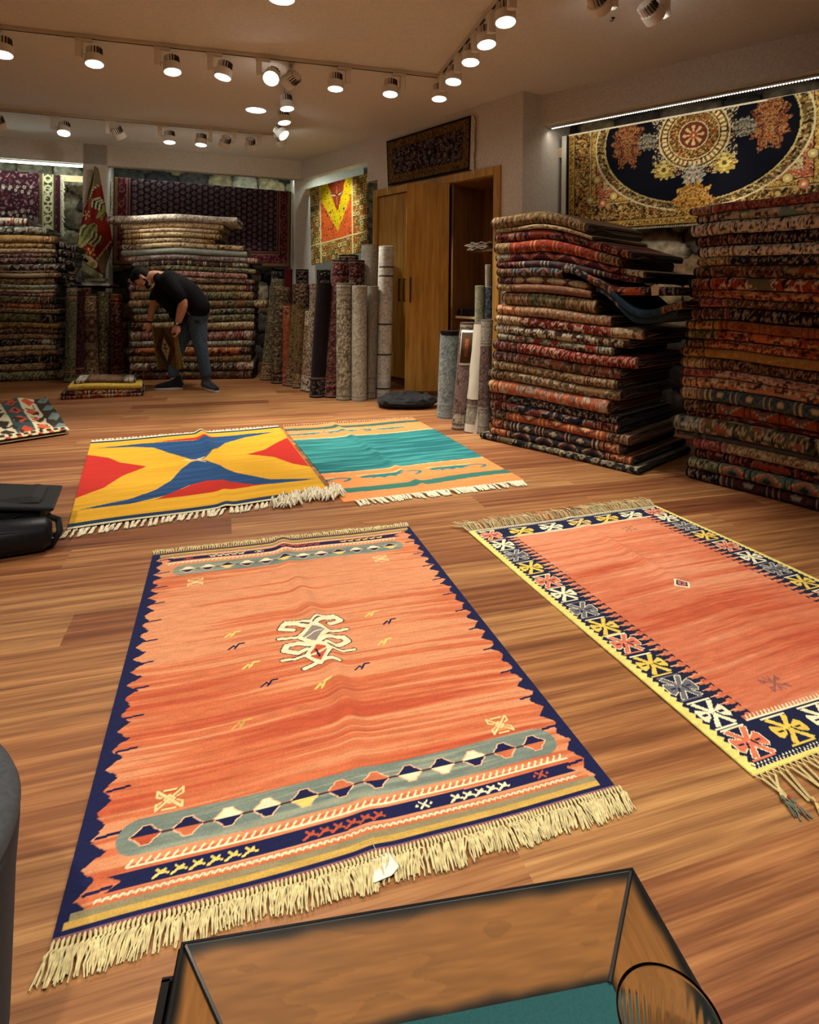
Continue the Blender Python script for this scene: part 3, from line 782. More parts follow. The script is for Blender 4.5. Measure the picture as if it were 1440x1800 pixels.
def endbands(flip):
    f = (lambda p: p) if not flip else (lambda p: (W1 - p[0], L1 - p[1]))
    s = (lambda v: v) if not flip else (lambda v: L1 - v)
    def hb(y0, y1, c, x0=.0, x1=W1):
        a, b = sorted((s(y0), s(y1))); xa, xb = (x0, x1) if not flip else (W1 - x1, W1 - x0)
        cv.box(xa, a, xb, b, c)
    k = 1.0 if not flip else 1.0
    hb(0, .006, (150, 80, 84)); hb(.003, .006, (130, 100, 110)); hb(.007, .015, NAVY)
    hb(.015, .028, OCH, .012, W1 - .03); hb(.028, .042, (150, 140, 104), .02, W1 - .03)
    hb(.042, .050, OR1, .04, W1 - .04)
    # cream teeth
    for i in range(72):
        x = .055 + i * .0137
        cv.line([f((x, .050)), f((x + .006, .057)), f((x + .010, .051))], .004, CREAM)
    hb(.0565, .0595, (190, 110, 90), .05, W1 - .05)
    hb(.0595, .062, CREAM, .05, W1 - .06) if False else None
    # navy band with swallow tail ends
    P = [(.068, .063), (W1 - .06, .066), (W1 - .075, .079), (W1 - .062, .094), (.07, .095), (.095, .080)]
    cv.poly([f(p) for p in P], NAVY)
    def vine(x0, x1, c):
        n = int((x1 - x0) / .028)
        for i in range(n):
            x = x0 + i * (x1 - x0) / n
            cv.line([f((x, .070)), f((x + .020, .083))], .0055, c)
            cv.line([f((x + .006, .086)), f((x + .014, .078)), f((x + .026, .075))], .0045, c)
    vine(.15, .345, YEL); vine(.43, .60, ORD); vine(.745, .885, CREAM)
    for cx, c in ((.685, CREAM), (.965, ORD), (.915, CREAM)):
        if cx == .915: continue
        cv.line([f((cx - .009, .072)), f((cx + .009, .088))], .0045, c); cv.line([f((cx - .009, .088)), f((cx + .009, .072))], .0045, c)
        for dx in (-.016, .016): cv.disc(*f((cx + dx, .080)), .003, c)
    # slanted cream ticks
    for i in range(58):
        x = .10 + i * .0163
        cv.line([f((x, .106)), f((x + .009, .118))], .0045, CREAM)
    cv.line([f((.10, .1045)), f((W1 - .06, .1045))], .003, CREAM)
    # sage band with rounded ends
    if not flip: y0, y1, x0, x1 = .128, .212, .072, W1 - .055
    else: y0, y1, x0, x1 = .135, .225, .085, W1 - .09
    yc = (y0 + y1) / 2; r = (y1 - y0) / 2
    fx = (lambda a: a) if not flip else (lambda a: W1 - a)
    Xf = X if not flip else W1 - X; Yf = Y if not flip else L1 - Y
    dd = np.hypot(np.maximum(np.maximum(x0 + r - Xf, Xf - (x1 - r)), 0), (Yf - yc))
    m = dd < r
    abrash(cv, (104, 122, 118), SAGE, (152, 160, 138), m, 50, .25, .008, bias=.02)
    cols = [(NAVY, ORD), (NAVY, OR1), (CREAM, NAVY), (CREAM, NAVY), (NAVY, YEL), (OR1, NAVY), (OR1, NAVY), (NAVY, CREAM), (NAVY, CREAM), (CREAM, NAVY), (NAVY, OR1), (NAVY, OR1)]
    n = 12; xs = np.linspace(x0 + .055, x1 - .055, n)
    for i, x in enumerate(xs):
        up, lo = cols[i % len(cols)]; w = .029; h = .022
        if flip: up, lo = (NAVY, CREAM) if i % 3 else (YEL, NAVY)
        T = [(x - w, yc), (x - w * .45, yc + h * .6), (x - w * .25, yc + h), (x + w * .25, yc + h), (x + w * .45, yc + h * .6), (x + w, yc)]
        Bt = [(x - w, yc), (x - w * .45, yc - h * .6), (x - w * .25, yc - h), (x + w * .25, yc - h), (x + w * .45, yc - h * .6), (x + w, yc)]
        cv.line([f(p) for p in T], .006, (240, 190, 150)); cv.line([f(p) for p in Bt], .006, (240, 190, 150))
        cv.poly([f(p) for p in T], up); cv.poly([f(p) for p in Bt], lo)
        if i: cv.line([f((xs[i - 1] + w, yc)), f((x - w, yc))], .0045, (90, 40, 44))
endbands(False); endbands(True)
def star(cx, cy, s, c):   # little woven hooked mark
    for d in (-1, 1):
        cv.line([(cx - s, cy - s * d), (cx + s, cy + s * d)], s * .19, c)
        for e in (-1, 1):
            cv.line([(cx + d * s, cy + e * s * .95), (cx + d * s, cy + e * s * .40), (cx + d * s * .62, cy + e * s * .22)], s * .17, c)
            cv.line([(cx + d * s * .05, cy + e * s * .98), (cx + d * s * .50, cy + e * s * .98)], s * .17, c)
            cv.line([(cx, cy + e * s * .42), (cx + d * s * .42, cy)], s * .17, c)
for cx, cy in ((.165, .250), (.945, .250), (.178, 1.256), (.897, 1.262)): star(cx, cy, .026, (240, 216, 150))
def zig(cx, cy, c, s=.022):
    cv.line([(cx - s, cy - s * .5), (cx - s * .3, cy + s * .2), (cx, cy - s * .3), (cx + s * .4, cy + s * .5), (cx + s * 1.1, cy + s * .5)], .006, c)
    cv.line([(cx - s * .2, cy - s * .55), (cx + s * .2, cy)], .005, c)
for cx, cy, c in ((.304, .858, YEL), (.314, .787, NAVY), (.353, .679, YEL), (.398, .580, NAVY), (.541, .534, YEL), (.664, .584, NAVY), (.758, .685, YEL), (.803, .791, NAVY), (.758, .855, YEL), (.32, .44, OCH)): zig(cx, cy, c)
# ram's horn medallion
def med(P, w=.020, closed=False):
    cv.line(P, w + .007, (60, 44, 50), closed)
def med2(P, w=.020, closed=False):
    cv.line(P, w, CREAM, closed)
hx = .552
shapes = []
for s in (-1, 1):
    shapes += [([(hx + s * .012, .835), (hx + s * .045, .865), (hx + s * .085, .872), (hx + s * .098, .845), (hx + s * .060, .832)], .015),
               ([(hx + s * .0, .852), (hx + s * .022, .875), (hx + s * .080, .885)], .009),
               ([(hx + s * .050, .785), (hx + s * .108, .790)], .011),
               ([(hx + s * .02, .735), (hx + s * .05, .752), (hx + s * .088, .748), (hx + s * .098, .722), (hx + s * .060, .700)], .016),
               ([(hx + s * .060, .700), (hx + s * .03, .715)], .012),
               ([(hx + s * .035, .685), (hx + s * .070, .672), (hx + s * .108, .674)], .009),
               ([(hx + s * .01, .635), (hx + s * .050, .618)], .012)]
shapes += [([(hx, .838), (hx - .046, .785), (hx, .732), (hx + .046, .785)], .014), ([(hx, .735), (hx - .036, .680), (hx, .628), (hx + .036, .680)], .012)]
shapes = [(P, w * 1.25) for P, w in shapes]
for P, w in shapes[:-2]: med(P, w)
for P, w in shapes[-2:]: med(P, w, True)
for P, w in shapes[:-2]: med2(P, w)
for P, w in shapes[-2:]: med2(P, w, True)
cv.poly([(hx, .828), (hx - .036, .785), (hx, .742), (hx + .036, .785)], (150, 138, 130)); cv.line([(hx - .026, .778), (hx, .79), (hx + .026, .782)], .005, CREAM)
cv.poly([(hx, .722), (hx - .026, .688), (hx + .026, .688)], (206, 90, 60)); cv.poly([(hx, .640), (hx - .024, .672), (hx + .024, .672)], (206, 90, 60)); cv.line([(hx - .028, .681), (hx + .028, .681)], .006, CREAM); cv.line([(hx - .006, .70), (hx, .66)], .006, NAVY)
cv.wool(.09, 3)
kil = empty('kilim', atz(90, 1665) , math.radians(17.3))
tag(kil, 'large orange kilim with a cream ram-horn medallion, nearest the wooden tray', 'rug')
def zf1(x, y):
    r = np.exp(-((x - .555 - .03 * np.sin(y * 3)) / .030) ** 2) * (.004 + .012 * sstep(.2, .45, y) * sstep(1.5, 1.0, y) + .009 * sstep(1.3, 1.5, y))
    w = .0035 * np.sin((y + .1 * x) * 42 + np.sin(x * 6)) * np.exp(-((x - .62) / .22) ** 2) * sstep(.15, .3, y) * sstep(.62, .5, y)
    return r + w + .0015 * np.sin(x * 13 + y * 4) + .0015
lay_cloth('woven_field', cv, zf1, kil)
fringe('fringe', W1 + .01, 0, -1, .060, M_FRINGE, kil, 5, pitch=.0078, per=4, spread=.30, zf=lambda x: float(zf1(x, 0)), rad=.0017, lean=-.1)
fringe('fringe', W1, L1, 1, .055, M_FRINGE, kil, 6, pitch=.0095, per=3, spread=.6, zf=lambda x: float(zf1(x, L1)), rad=.0017)
# folded paper price tag tied to the fringe
m = MB(); t = .0006
m.add([(0, 0, .004), (.034, .004, .005), (.030, -.042, .0035), (-.006, -.046, .003), (.036, .004, .008), (.046, -.036, .010)], [(0, 1, 2, 3), (1, 4, 5, 2)])
o = m.build('price_tag', M_PAPER, kil); o['label'] = 'white folded paper tag'
q = atz(652, 1520); r_ = Matrix.Rotation(-math.radians(17.3), 2) @ Vector((q[0] - kil.location[0], q[1] - kil.location[1]))
o.location = (r_[0], r_[1], .006); sd = o.modifiers.new('solid', 'SOLIDIFY'); sd.thickness = .0012
strands('tag_string', [([(r_[0] + .016, r_[1] - .002, .012), (r_[0] + .01, r_[1] + .03, .014), (r_[0] + .02, r_[1] + .06, .010)], .0008)], M_FRINGE, kil)

# ---------------------------------------------------------------- coral kilim with the wolf's mouth border
W2, L2 = 1.08, 1.485
cv = Cv(W2, L2, .0028, (30, 34, 66)); X, Y = cv.X, cv.Y
NV = (32, 36, 62); LEM = (240, 226, 130); SAL = (226, 124, 92); GRY = (112, 112, 120); CR = (246, 240, 200); YE = (240, 206, 90); TAN = (230, 196, 120)
bw = .135
fi = (X > bw) & (X < W2 - bw) & (Y > .14) & (Y < L2 - .12)
bias = -.14 * sstep(.0, .4, (X - .35)) * sstep(.75, .35, Y) + .10 * sstep(.6, 1.2, Y)
abrash(cv, (194, 90, 60), (212, 120, 84), (224, 146, 108), fi, 61, .4, .013, bias)
# diamond-shaped tonal patches
for cx, cy, s in ((.75, .55, .12), (.68, .38, .10), (.6, .66, .08)):
    m = (np.abs(X - cx) + np.abs(Y - cy) * 1.2 < s) & fi; cv.im[m] = cv.im[m] * .93 + np.array([.9, .42, .28]) * .07
# lemon outer edge with zigzag, right and left
zz = .020 + .012 * np.abs(np.mod(Y, .022) / .011 - 1)
cv.fill((X < zz), LEM); cv.fill((X > W2 - zz * .8), LEM)
# comb teeth into the field
def comb(side, a0, a1):
    k = 0; t = a0
    while t < a1:
        if side in 'LR':
            x0 = bw - .012 if side == 'L' else W2 - bw + .012; x1 = bw + .036 if side == 'L' else W2 - bw - .036
            cv.line([(x0, t), ((x0 + x1) / 2, t)], .017, NV); cv.line([(x0, t), (x1, t + .003)], .008, NV); cv.line([(x1, t - .005), (x1, t + .008)], .005, NV)
            cv.line([(x0, t + .0165), (x1 * .6 + x0 * .4, t + .0165)], .0035, (236, 180, 140))
        t += .029; k += 1
comb('L', .16, L2 - .13); comb('R', .16, L2 - .13)
for i in range(60):
    x = bw + .01 + i * (W2 - 2 * bw - .02) / 60
    cv.line([(x, .140), (x + .006, .150)], .004, CR); cv.line([(x, L2 - .124), (x + .006, L2 - .130)], .004, CR)
cv.box(bw, .132, W2 - bw, .139, CR); cv.box(bw, L2 - .122, W2 - bw, L2 - .117, CR)
def wolf(cx, cy, w, h, c, rot=False):
    def T(P): 
        return [(cx + (p[1] if rot else p[0]) * w, cy + (p[0] if rot else p[1]) * h) for p in P]
    out = CR if c in (GRY, SAL) else None
    sh = []
    for s in (-1, 1):
        sh.append([(s * 1.02, -.30), (s * 1.02, .30), (s * .86, .50), (s * .08, .10), (s * .08, -.10), (s * .86, -.50)])   # side fan
        sh.append([(s * .12, .06), (s * .12, .82), (s * -.02, .95), (s * -.18, .95), (s * -.18, .75), (s * -.10, .6)])    # hooks
        sh.append([(s * -.12, -.06), (s * -.12, -.82), (s * .02, -.95), (s * .18, -.95), (s * .18, -.75), (s * .10, -.6)])
    arms = [[(k * .78, e * .90), (k * .46, e * 1.0), (-k * .10, e * .16), (k * .06, -e * .04)] for k in (-1, 1) for e in (-1, 1)]
    sh = sh[:1] + sh[3:4] + arms
    for P in sh:
        if out is not None: cv.line(T(P), .005, out, True)
    for P in sh: cv.poly(T(P), c)
    for s in (-1, 1):
        cv.line(T([(s * .38, -.34), (s * .20, .0 + .05 * s), (s * .38, .34)][:2]), .006, NV); cv.line(T([(s * .72, .0), (s * .45, 0)]), .006, NV)
    cv.line(T([(-.8, 1.06), (.8, 1.06)]), .0055, CR if c != GRY else GRY); cv.line(T([(-.95, -1.06), (.55, -1.06)]), .0055, c)
colL = [SAL, CR, GRY, YE, SAL, YE, GRY, CR, SAL, YE, GRY, CR, SAL]
ysl = [.078, .185, .296, .407, .522, .624, .736, .852, .957, 1.075, 1.190, 1.300, 1.410]
for y, c in zip(ysl, colL): wolf(.078, y, .046, .046, c)
colR = [SAL, CR, GRY, YE, SAL, CR, YE, SAL, GRY, CR, SAL, YE, CR]
ysr = [1.41, 1.325, 1.21, 1.093, .973, .854, .742, .629, .515, .40, .29, .185, .078]
for y, c in zip(ysr, [SAL, CR, GRY, YE, SAL, CR, GRY, YE, SAL, CR, GRY, YE, CR]): wolf(W2 - .075, y, .046, .046, c)
for x, c in zip((.215, .345, .475, .605, .735, .865), (YE, CR, SAL, YE, GRY, CR)): wolf(x, .078, .050, .044, c)
for x, c in zip((.235, .395, .555, .715, .86), (YE, CR, TAN, YE, CR)): wolf(x, L2 - .075, .058, .034, c)
for i in range(90):
    x = .02 + i * (W2 - .04) / 90
    cv.line([(x, .012), (x + .007, .021)], .0035, CR); cv.line([(x, .021), (x + .007, .012)], .0035, NV)
    cv.line([(x, L2 - .012), (x + .007, L2 - .021)], .0035, CR)
cv.box(0, 0, W2, .009, LEM); cv.box(0, L2 - .010, W2, L2, (214, 204, 170))
d = lambda cx, cy, s, c: cv.poly([(cx - s, cy), (cx, cy + s * 1.1), (cx + s, cy), (cx, cy - s * 1.1)], c)
d(.545, .765, .036, CR); d(.545, .765, .027, (90, 60, 70)); d(.545, .765, .018, (200, 120, 110)); d(.545, .765, .007, (60, 40, 60))
cv_star = cv
def star2(cx, cy, s, c):
    for dx in (-1, 1):
        cv.line([(cx - s, cy - s * dx * .8), (cx + s, cy + s * dx * .8)], s * .2, c)
        for dy in (-1, 1):
            cv.line([(cx + dx * s * 1.1, cy + dy * s * .9), (cx + dx * s * 1.1, cy + dy * s * .35), (cx + dx * s * .6, cy + dy * s * .5)], s * .18, c)
            cv.line([(cx + dx * s * .3, cy + dy * s), (cx, cy + dy * s * .4)], s * .18, c)
star2(.346, .223, .028, (150, 96, 90)); star2(.725, 1.27, .026, (170, 116, 90))
cv.wool(.09, 8)
k2 = empty('kilim', (*atz(1325, 1368)[:2], 0), math.radians(20.3)); tag(k2, 'coral kilim with navy border of star-like motifs and yellow edge, at the right', 'rug')
def zf2(x, y):
    return .002 + .008 * np.exp(-((x - .55) / .02) ** 2) * sstep(1.45, 1.2, y) * sstep(.75, 1.0, y) + .003 * np.exp(-((x - .55) / .03) ** 2) + .0015 * np.sin(x * 9 + y * 5)
lay_cloth('woven_field', cv, zf2, k2)
# far end: long loose multicoloured fringe; near end: knotted net with coloured tassels
rs = np.random.RandomState(4); paths = []; cs = []
FC = [(206, 190, 140), (216, 200, 150), (224, 206, 160), (110, 120, 90), (190, 90, 60), (214, 196, 150)]
for i in range(150):
    x = i * W2 / 150; cl = vn(x / .05, 1, 3) - .4
    for q in range(2):
        l = .075 * (.7 + .6 * rs.rand()); dx = -.05 * cl + rs.randn() * .012 - .02
        if x > W2 - .03: l *= 1.3
        paths.append(([(x, L2, .008), (x + dx * .4, L2 + l * .4, .02 + .012 * rs.rand()), (x + dx, L2 + l, .006 + .02 * rs.rand())], [.0017, .0020, .0016])); cs.append(np.array(FC[rs.randint(len(FC)) if rs.rand() < .6 else 0]) / 255.)
strands('fringe', paths, M_WOOL, k2, cols=cs)
paths = []; cs = []; cream = np.array((224, 208, 150)) / 255.
rs = np.random.RandomState(14); n = 58
for i in range(n):
    x = (i + .5) * W2 / n
    for dx in (-.5, .5):
        paths.append(([(x + dx * W2 / n, 0, .007), (x, -.020, .008)], .0018)); cs.append(cream)
    l = .05 + .03 * rs.rand(); sw = rs.randn() * .008
    P = [(x, -.018, .008), (x + sw, -.018 - l * .5, .008), (x + sw * 1.8, -.018 - l, .006)]
    for o_ in (-.002, .002):
        paths.append(([(p[0] + o_, p[1], p[2]) for p in P], .0019)); cs.append(cream * (.92 + .1 * rs.rand()))
    if i % 2 == 0 or rs.rand() < .3:
        c = np.array([(110, 122, 104), (200, 90, 60), (96, 110, 100), (176, 70, 52), (210, 180, 120)][rs.randint(5)]) / 255.
        ex, ey = P[-1][0], P[-1][1]
        paths.append(([(ex, ey + .006, .009), (ex, ey, .011), (ex, ey - .006, .009)], [.003, .0055, .003])); cs.append(c)
        for q in range(7):
            a = rs.randn() * .5
            paths.append(([(ex, ey - .003, .008), (ex + .012 * a, ey - .018, .008), (ex + .022 * a, ey - .034 - .006 * rs.rand(), .003)], .0016)); cs.append(c * (.85 + .3 * rs.rand()))
strands('tassels', paths, M_WOOL, k2, cols=np.clip(cs, 0, 1))

# ---------------------------------------------------------------- yellow kilim with blue hourglass
a0 = atz(118, 935)[:2]; a1 = atz(580, 869)[:2]; a3 = atz(160, 779)[:2]; a2 = atz(490, 752)[:2]
eu = unit(a1 - a0); W3 = 1.255; L3 = 1.70
def frame_uv(O, ang):
    c, s = math.cos(ang), math.sin(ang)
    return lambda px, py: (lambda q: ((q[0] - O[0]) * c + (q[1] - O[1]) * s, -(q[0] - O[0]) * s + (q[1] - O[1]) * c))(atz(px, py))
cv = Cv(W3, L3, .0065, (226, 170, 46)); X, Y = cv.X, cv.Y
GO = (236, 184, 50); BL = (38, 74, 118); RD = (190, 46, 36); DB = (32, 56, 84)
n = vn(X / .5, Y / .016, 5); cv.im *= (.94 + .1 * n)[..., None]
def P_(L): return [(u * W3, v * L3) for u, v in L]
# left and right red wedges
cv.poly(P_([(0, .245), (.10, .32), (.17, .44), (.27, .53), (.15, .62), (.10, .70), (0, .77)]), RD)
cv.poly(P_([(1, .30), (.93, .36), (.86, .48), (.74, .55), (.84, .60), (.93, .70), (1, .76)]), RD)
# red slivers in the hourglass
cv.poly(P_([(.30, .145), (.45, .255), (.52, .275), (.60, .235), (.80, .15)]), RD)
cv.poly(P_([(.30, .885), (.50, .855), (.62, .865), (.78, .875), (.5, .90)]), RD)
# blue hourglass with long points
cv.poly(P_([(.02, .135), (.20, .175), (.30, .24), (.37, .33), (.42, .45), (.47, .525), (.50, .532), (.54, .52), (.58, .43), (.65, .32), (.78, .20), (.99, .15), (.80, .145), (.70, .165), (.62, .22), (.52, .275), (.44, .25), (.34, .175), (.20, .13)]), BL)
cv.poly(P_([(.02, .87), (.20, .845), (.30, .80), (.38, .68), (.44, .60), (.48, .545), (.53, .545), (.60, .66), (.66, .76), (.78, .84), (.96, .885), (.82, .90), (.66, .885), (.55, .86), (.50, .85), (.40, .865), (.24, .885)]), BL)
m = (np.abs(cv.im - np.array(BL) / 255.).sum(-1) < .2); cv.im[m] *= (.85 + .35 * vn(X / .4, Y / .02, 9))[m][:, None]
cv.line(P_([(.47, .53), (.44, .565), (.49, .545), (.535, .57), (.50, .535), (.535, .50)]), .008, (236, 220, 170))
cv.box(0, .0, W3, .055, DB); cv.box(0, L3 - .07, W3, L3, DB); cv.box(0, 0, W3, .012, CREAM); cv.box(0, L3 - .02, W3, L3, CREAM)
cv.wool(.05, 13, .02)
# corners are not exactly square in the photo: a slightly sheared kilim
k3 = empty('kilim', (a0[0], a0[1], 0), 0); tag(k3, 'bright yellow kilim with a blue hourglass and red wedges', 'rug')
def zf3(x, y):
    c = .56 * W3 + .03 * np.sin(y * 2)
    return .003 + .018 * np.exp(-((x - c) / .03) ** 2) * (.5 + .9 * sstep(.3 * L3, L3, y)) + .003 * np.sin(x * 8 + 2 * y)
def shear(o, A, B, C, D, W, L):
    """bilinear placement of local u,v on the four measured corners"""
    me = o.data; n = len(me.vertices); co = np.zeros(n * 3); me.vertices.foreach_get('co', co); co = co.reshape(-1, 3)
    u = co[:, 0] / W; v = co[:, 1] / L
    A, B, C, D = [np.asarray(p) - A for p in (A, B, C, D)]
    xy = (A * 1.0)[None] * ((1 - u) * (1 - v))[:, None] + B[None] * (u * (1 - v))[:, None] + C[None] * (u * v)[:, None] + D[None] * ((1 - u) * v)[:, None]
    co[:, :2] = xy; me.vertices.foreach_set('co', co.ravel()); me.update()
o = lay_cloth('woven_field', cv, zf3, k3, lift=.012); shear(o, a0, a1, a2, a3, W3, L3)
o = fringe('fringe', W3 * .78, 0, -1, .075, M_FRINGEW, k3, 15, pitch=.026, per=5, spread=.5, rad=.0042, lean=-.25); shear(o, a0, a1, a2, a3, W3, L3)
rs = np.random.RandomState(3); paths = []
for i in range(46):      # tangled clumps at the right half of the near edge
    x = W3 * (.74 + .30 * rs.rand()); y = -.02 - .10 * rs.rand() ** 1.5 + (x / W3 - .8) * .2
    for q in range(7):
        a = rs.rand() * 6.28; r = .035 * (.5 + rs.rand()); h = .02 + .03 * rs.rand()
        paths.append(([(x, y, .01), (x + r * .5 * math.cos(a), y + r * .5 * math.sin(a), h), (x + r * math.cos(a), y + r * math.sin(a), .008)], [.006, .0075, .004]))
o = strands('tangled_fringe', paths, M_FRINGEW, k3); shear(o, a0, a1, a2, a3, W3, L3)
o = fringe('fringe', W3, L3, 1, .05, M_FRINGEW, k3, 16, pitch=.024, per=3, spread=.5, rad=.0045); shear(o, a0, a1, a2, a3, W3, L3)

# ---------------------------------------------------------------- teal and orange kilim
W4, L4 = 1.115, 1.87
cv = Cv(W4, L4, .0065, (236, 146, 84)); X, Y = cv.X, cv.Y
TE = (44, 122, 124); OG = (236, 148, 86)
cv.im *= (.95 + .09 * vn(X / .4, Y / .02, 5))[..., None]
Yw = Y + .02 * np.sin(X * 4)
mt = (Yw > .52) & (Yw < 1.40)
n = fbm(X / .3, Yw / .02, 8); c = np.array((30, 100, 104)) / 255. + (np.array((62, 146, 142)) / 255. - np.array((30, 100, 104)) / 255.) * sstep(.3, .7, n)[..., None]
cv.im[mt] = c[mt]
cv.fill((Yw > .505) & (Yw < .52), (250, 180, 120)); cv.fill((Yw > 1.40) & (Yw < 1.42), (250, 190, 140))
cv.fill((Yw > .135) & (Yw < .215), (58, 118, 104)); cv.fill((Yw > 1.70) & (Yw < 1.78), (54, 96, 88))
def tulip(cx, cy, s, fl):
    P = [(-.9, .12), (-.75, .34), (-.1, .36), (.55, .40), (.8, .22), (.62, .10), (.86, -.05), (.50, -.04), (.42, -.26), (.16, -.10), (-.04, -.34), (-.20, -.08), (-.52, -.26), (-.44, -.02), (-.72, -.06)]
    cv.poly([(cx + p[0] * s * fl, cy + p[1] * s * .62) for p in P], TE)
    cv.line([(cx + p[0] * s * fl, cy + p[1] * s * .62) for p in ((.7, .3), (1.15, .36), (1.42, .12), (1.35, -.12), (1.15, -.3))], .020, TE)
    cv.line([(cx - .9 * s * fl, cy + .30 * s), (cx, cy + .28 * s), (cx + .9 * s * fl, cy + .31 * s)], .012, (250, 200, 140))
for cx in (.35, .80): tulip(cx, .36, .17, 1)
tulip(-.10, .36, .17, 1)
for cx in (.12, .42, .80): tulip(cx, 1.555, .15, 1 if cx < .5 else -1)
cv.wool(.05, 23, .02)
b0, b1, b2, b3 = atz(604, 884)[:2], atz(922, 845)[:2], atz(728, 737)[:2], atz(497, 751)[:2]
k4 = empty('kilim', (b0[0], b0[1], 0), 0); tag(k4, 'teal and orange kilim lying partly under the yellow one', 'rug')
def zf4(x, y):
    c = .40 + .10 * (1 - y / L4)
    return .001 + .012 * np.exp(-((x - c) / .025) ** 2) * sstep(0, .1, y) + .0025 * (1 + np.sin(x * 9 + 3 * y)) * sstep(.25, .4, x)
o = lay_cloth('woven_field', cv, zf4, k4, lift=.004); shear(o, b0, b1, b2, b3, W4, L4)
o = fringe('fringe', W4 * .93, 0, -1, .085, M_FRINGEW, k4, 25, pitch=.024, per=5, spread=.5, rad=.0042, lean=.2, x0=.05); shear(o, b0, b1, b2, b3, W4, L4)
o = fringe('fringe', W4, L4, 1, .035, fringe_mat('pink_fringe_yarn', (226, 170, 140)), k4, 26, pitch=.02, per=3, spread=.4, rad=.004); shear(o, b0, b1, b2, b3, W4, L4)

# ---------------------------------------------------------------- rumpled multicoloured kilim at the left edge
cv = Cv(1.05, .62, .008, (226, 214, 170)); X, Y = cv.X, cv.Y
Pal = [(226, 216, 178), (60, 50, 44), (204, 82, 52), (220, 96, 60), (122, 140, 136), (230, 220, 180), (60, 84, 86)]
for i in range(9):
    x0 = i * .12; c = Pal[i % 7]; cv.box(x0, 0, x0 + .12, .62, c)
    cv.fill((np.abs(X - x0 - .06) + np.abs(np.mod(Y, .16) - .08) * .8 < .05) & (X > x0) & (X < x0 + .12), Pal[(i + 3) % 7])
cv.box(0, 0, 1.05, .06, (226, 214, 170))
m = (np.mod(X, .05) < .03) & (Y > .02) & (Y < .05); cv.fill(m, (60, 50, 44)); m = (np.mod(X, .07) < .03) & (Y < .02); cv.fill(m, (204, 82, 52))
m = (vn(X / .03, Y / .03, 4) > .74); cv.fill(m, (54, 48, 44))
c0, c1, c2, c3 = atz(-190, 812)[:2], atz(122, 764)[:2], atz(80, 710)[:2], atz(-190, 730)[:2]
k5 = empty('kilim', (c0[0], c0[1], 0), 0); tag(k5, 'rumpled multicoloured kilim folded on the floor at the left edge', 'rug')
def zf5(x, y):
    a = np.sin(x * 22 + y * 5 + 2 * np.sin(y * 6)); return .03 + .018 * a * sstep(0, .2, y) + .03 * sstep(.5, 1, x / 1.05) * sstep(.4, .62, y)
o = lay_cloth('woven_field', cv, zf5, k5, lift=.01)
shear(o, c0, c1, c2, c3, 1.05, .62)
cv2 = Cv(1.03, .60, .02, (190, 176, 140)); o = lay_cloth('folded_under_layer', cv2, lambda x, y: .018 + 0 * x, k5, lift=.0); shear(o, c0, c1, c2, c3, 1.05, .62)
o = fringe('fringe', 1.05, .62, 1, .05, M_FRINGEW, k5, 36, pitch=.03, per=3, spread=.5, rad=.005); shear(o, c0, c1, c2, c3, 1.05, .62)
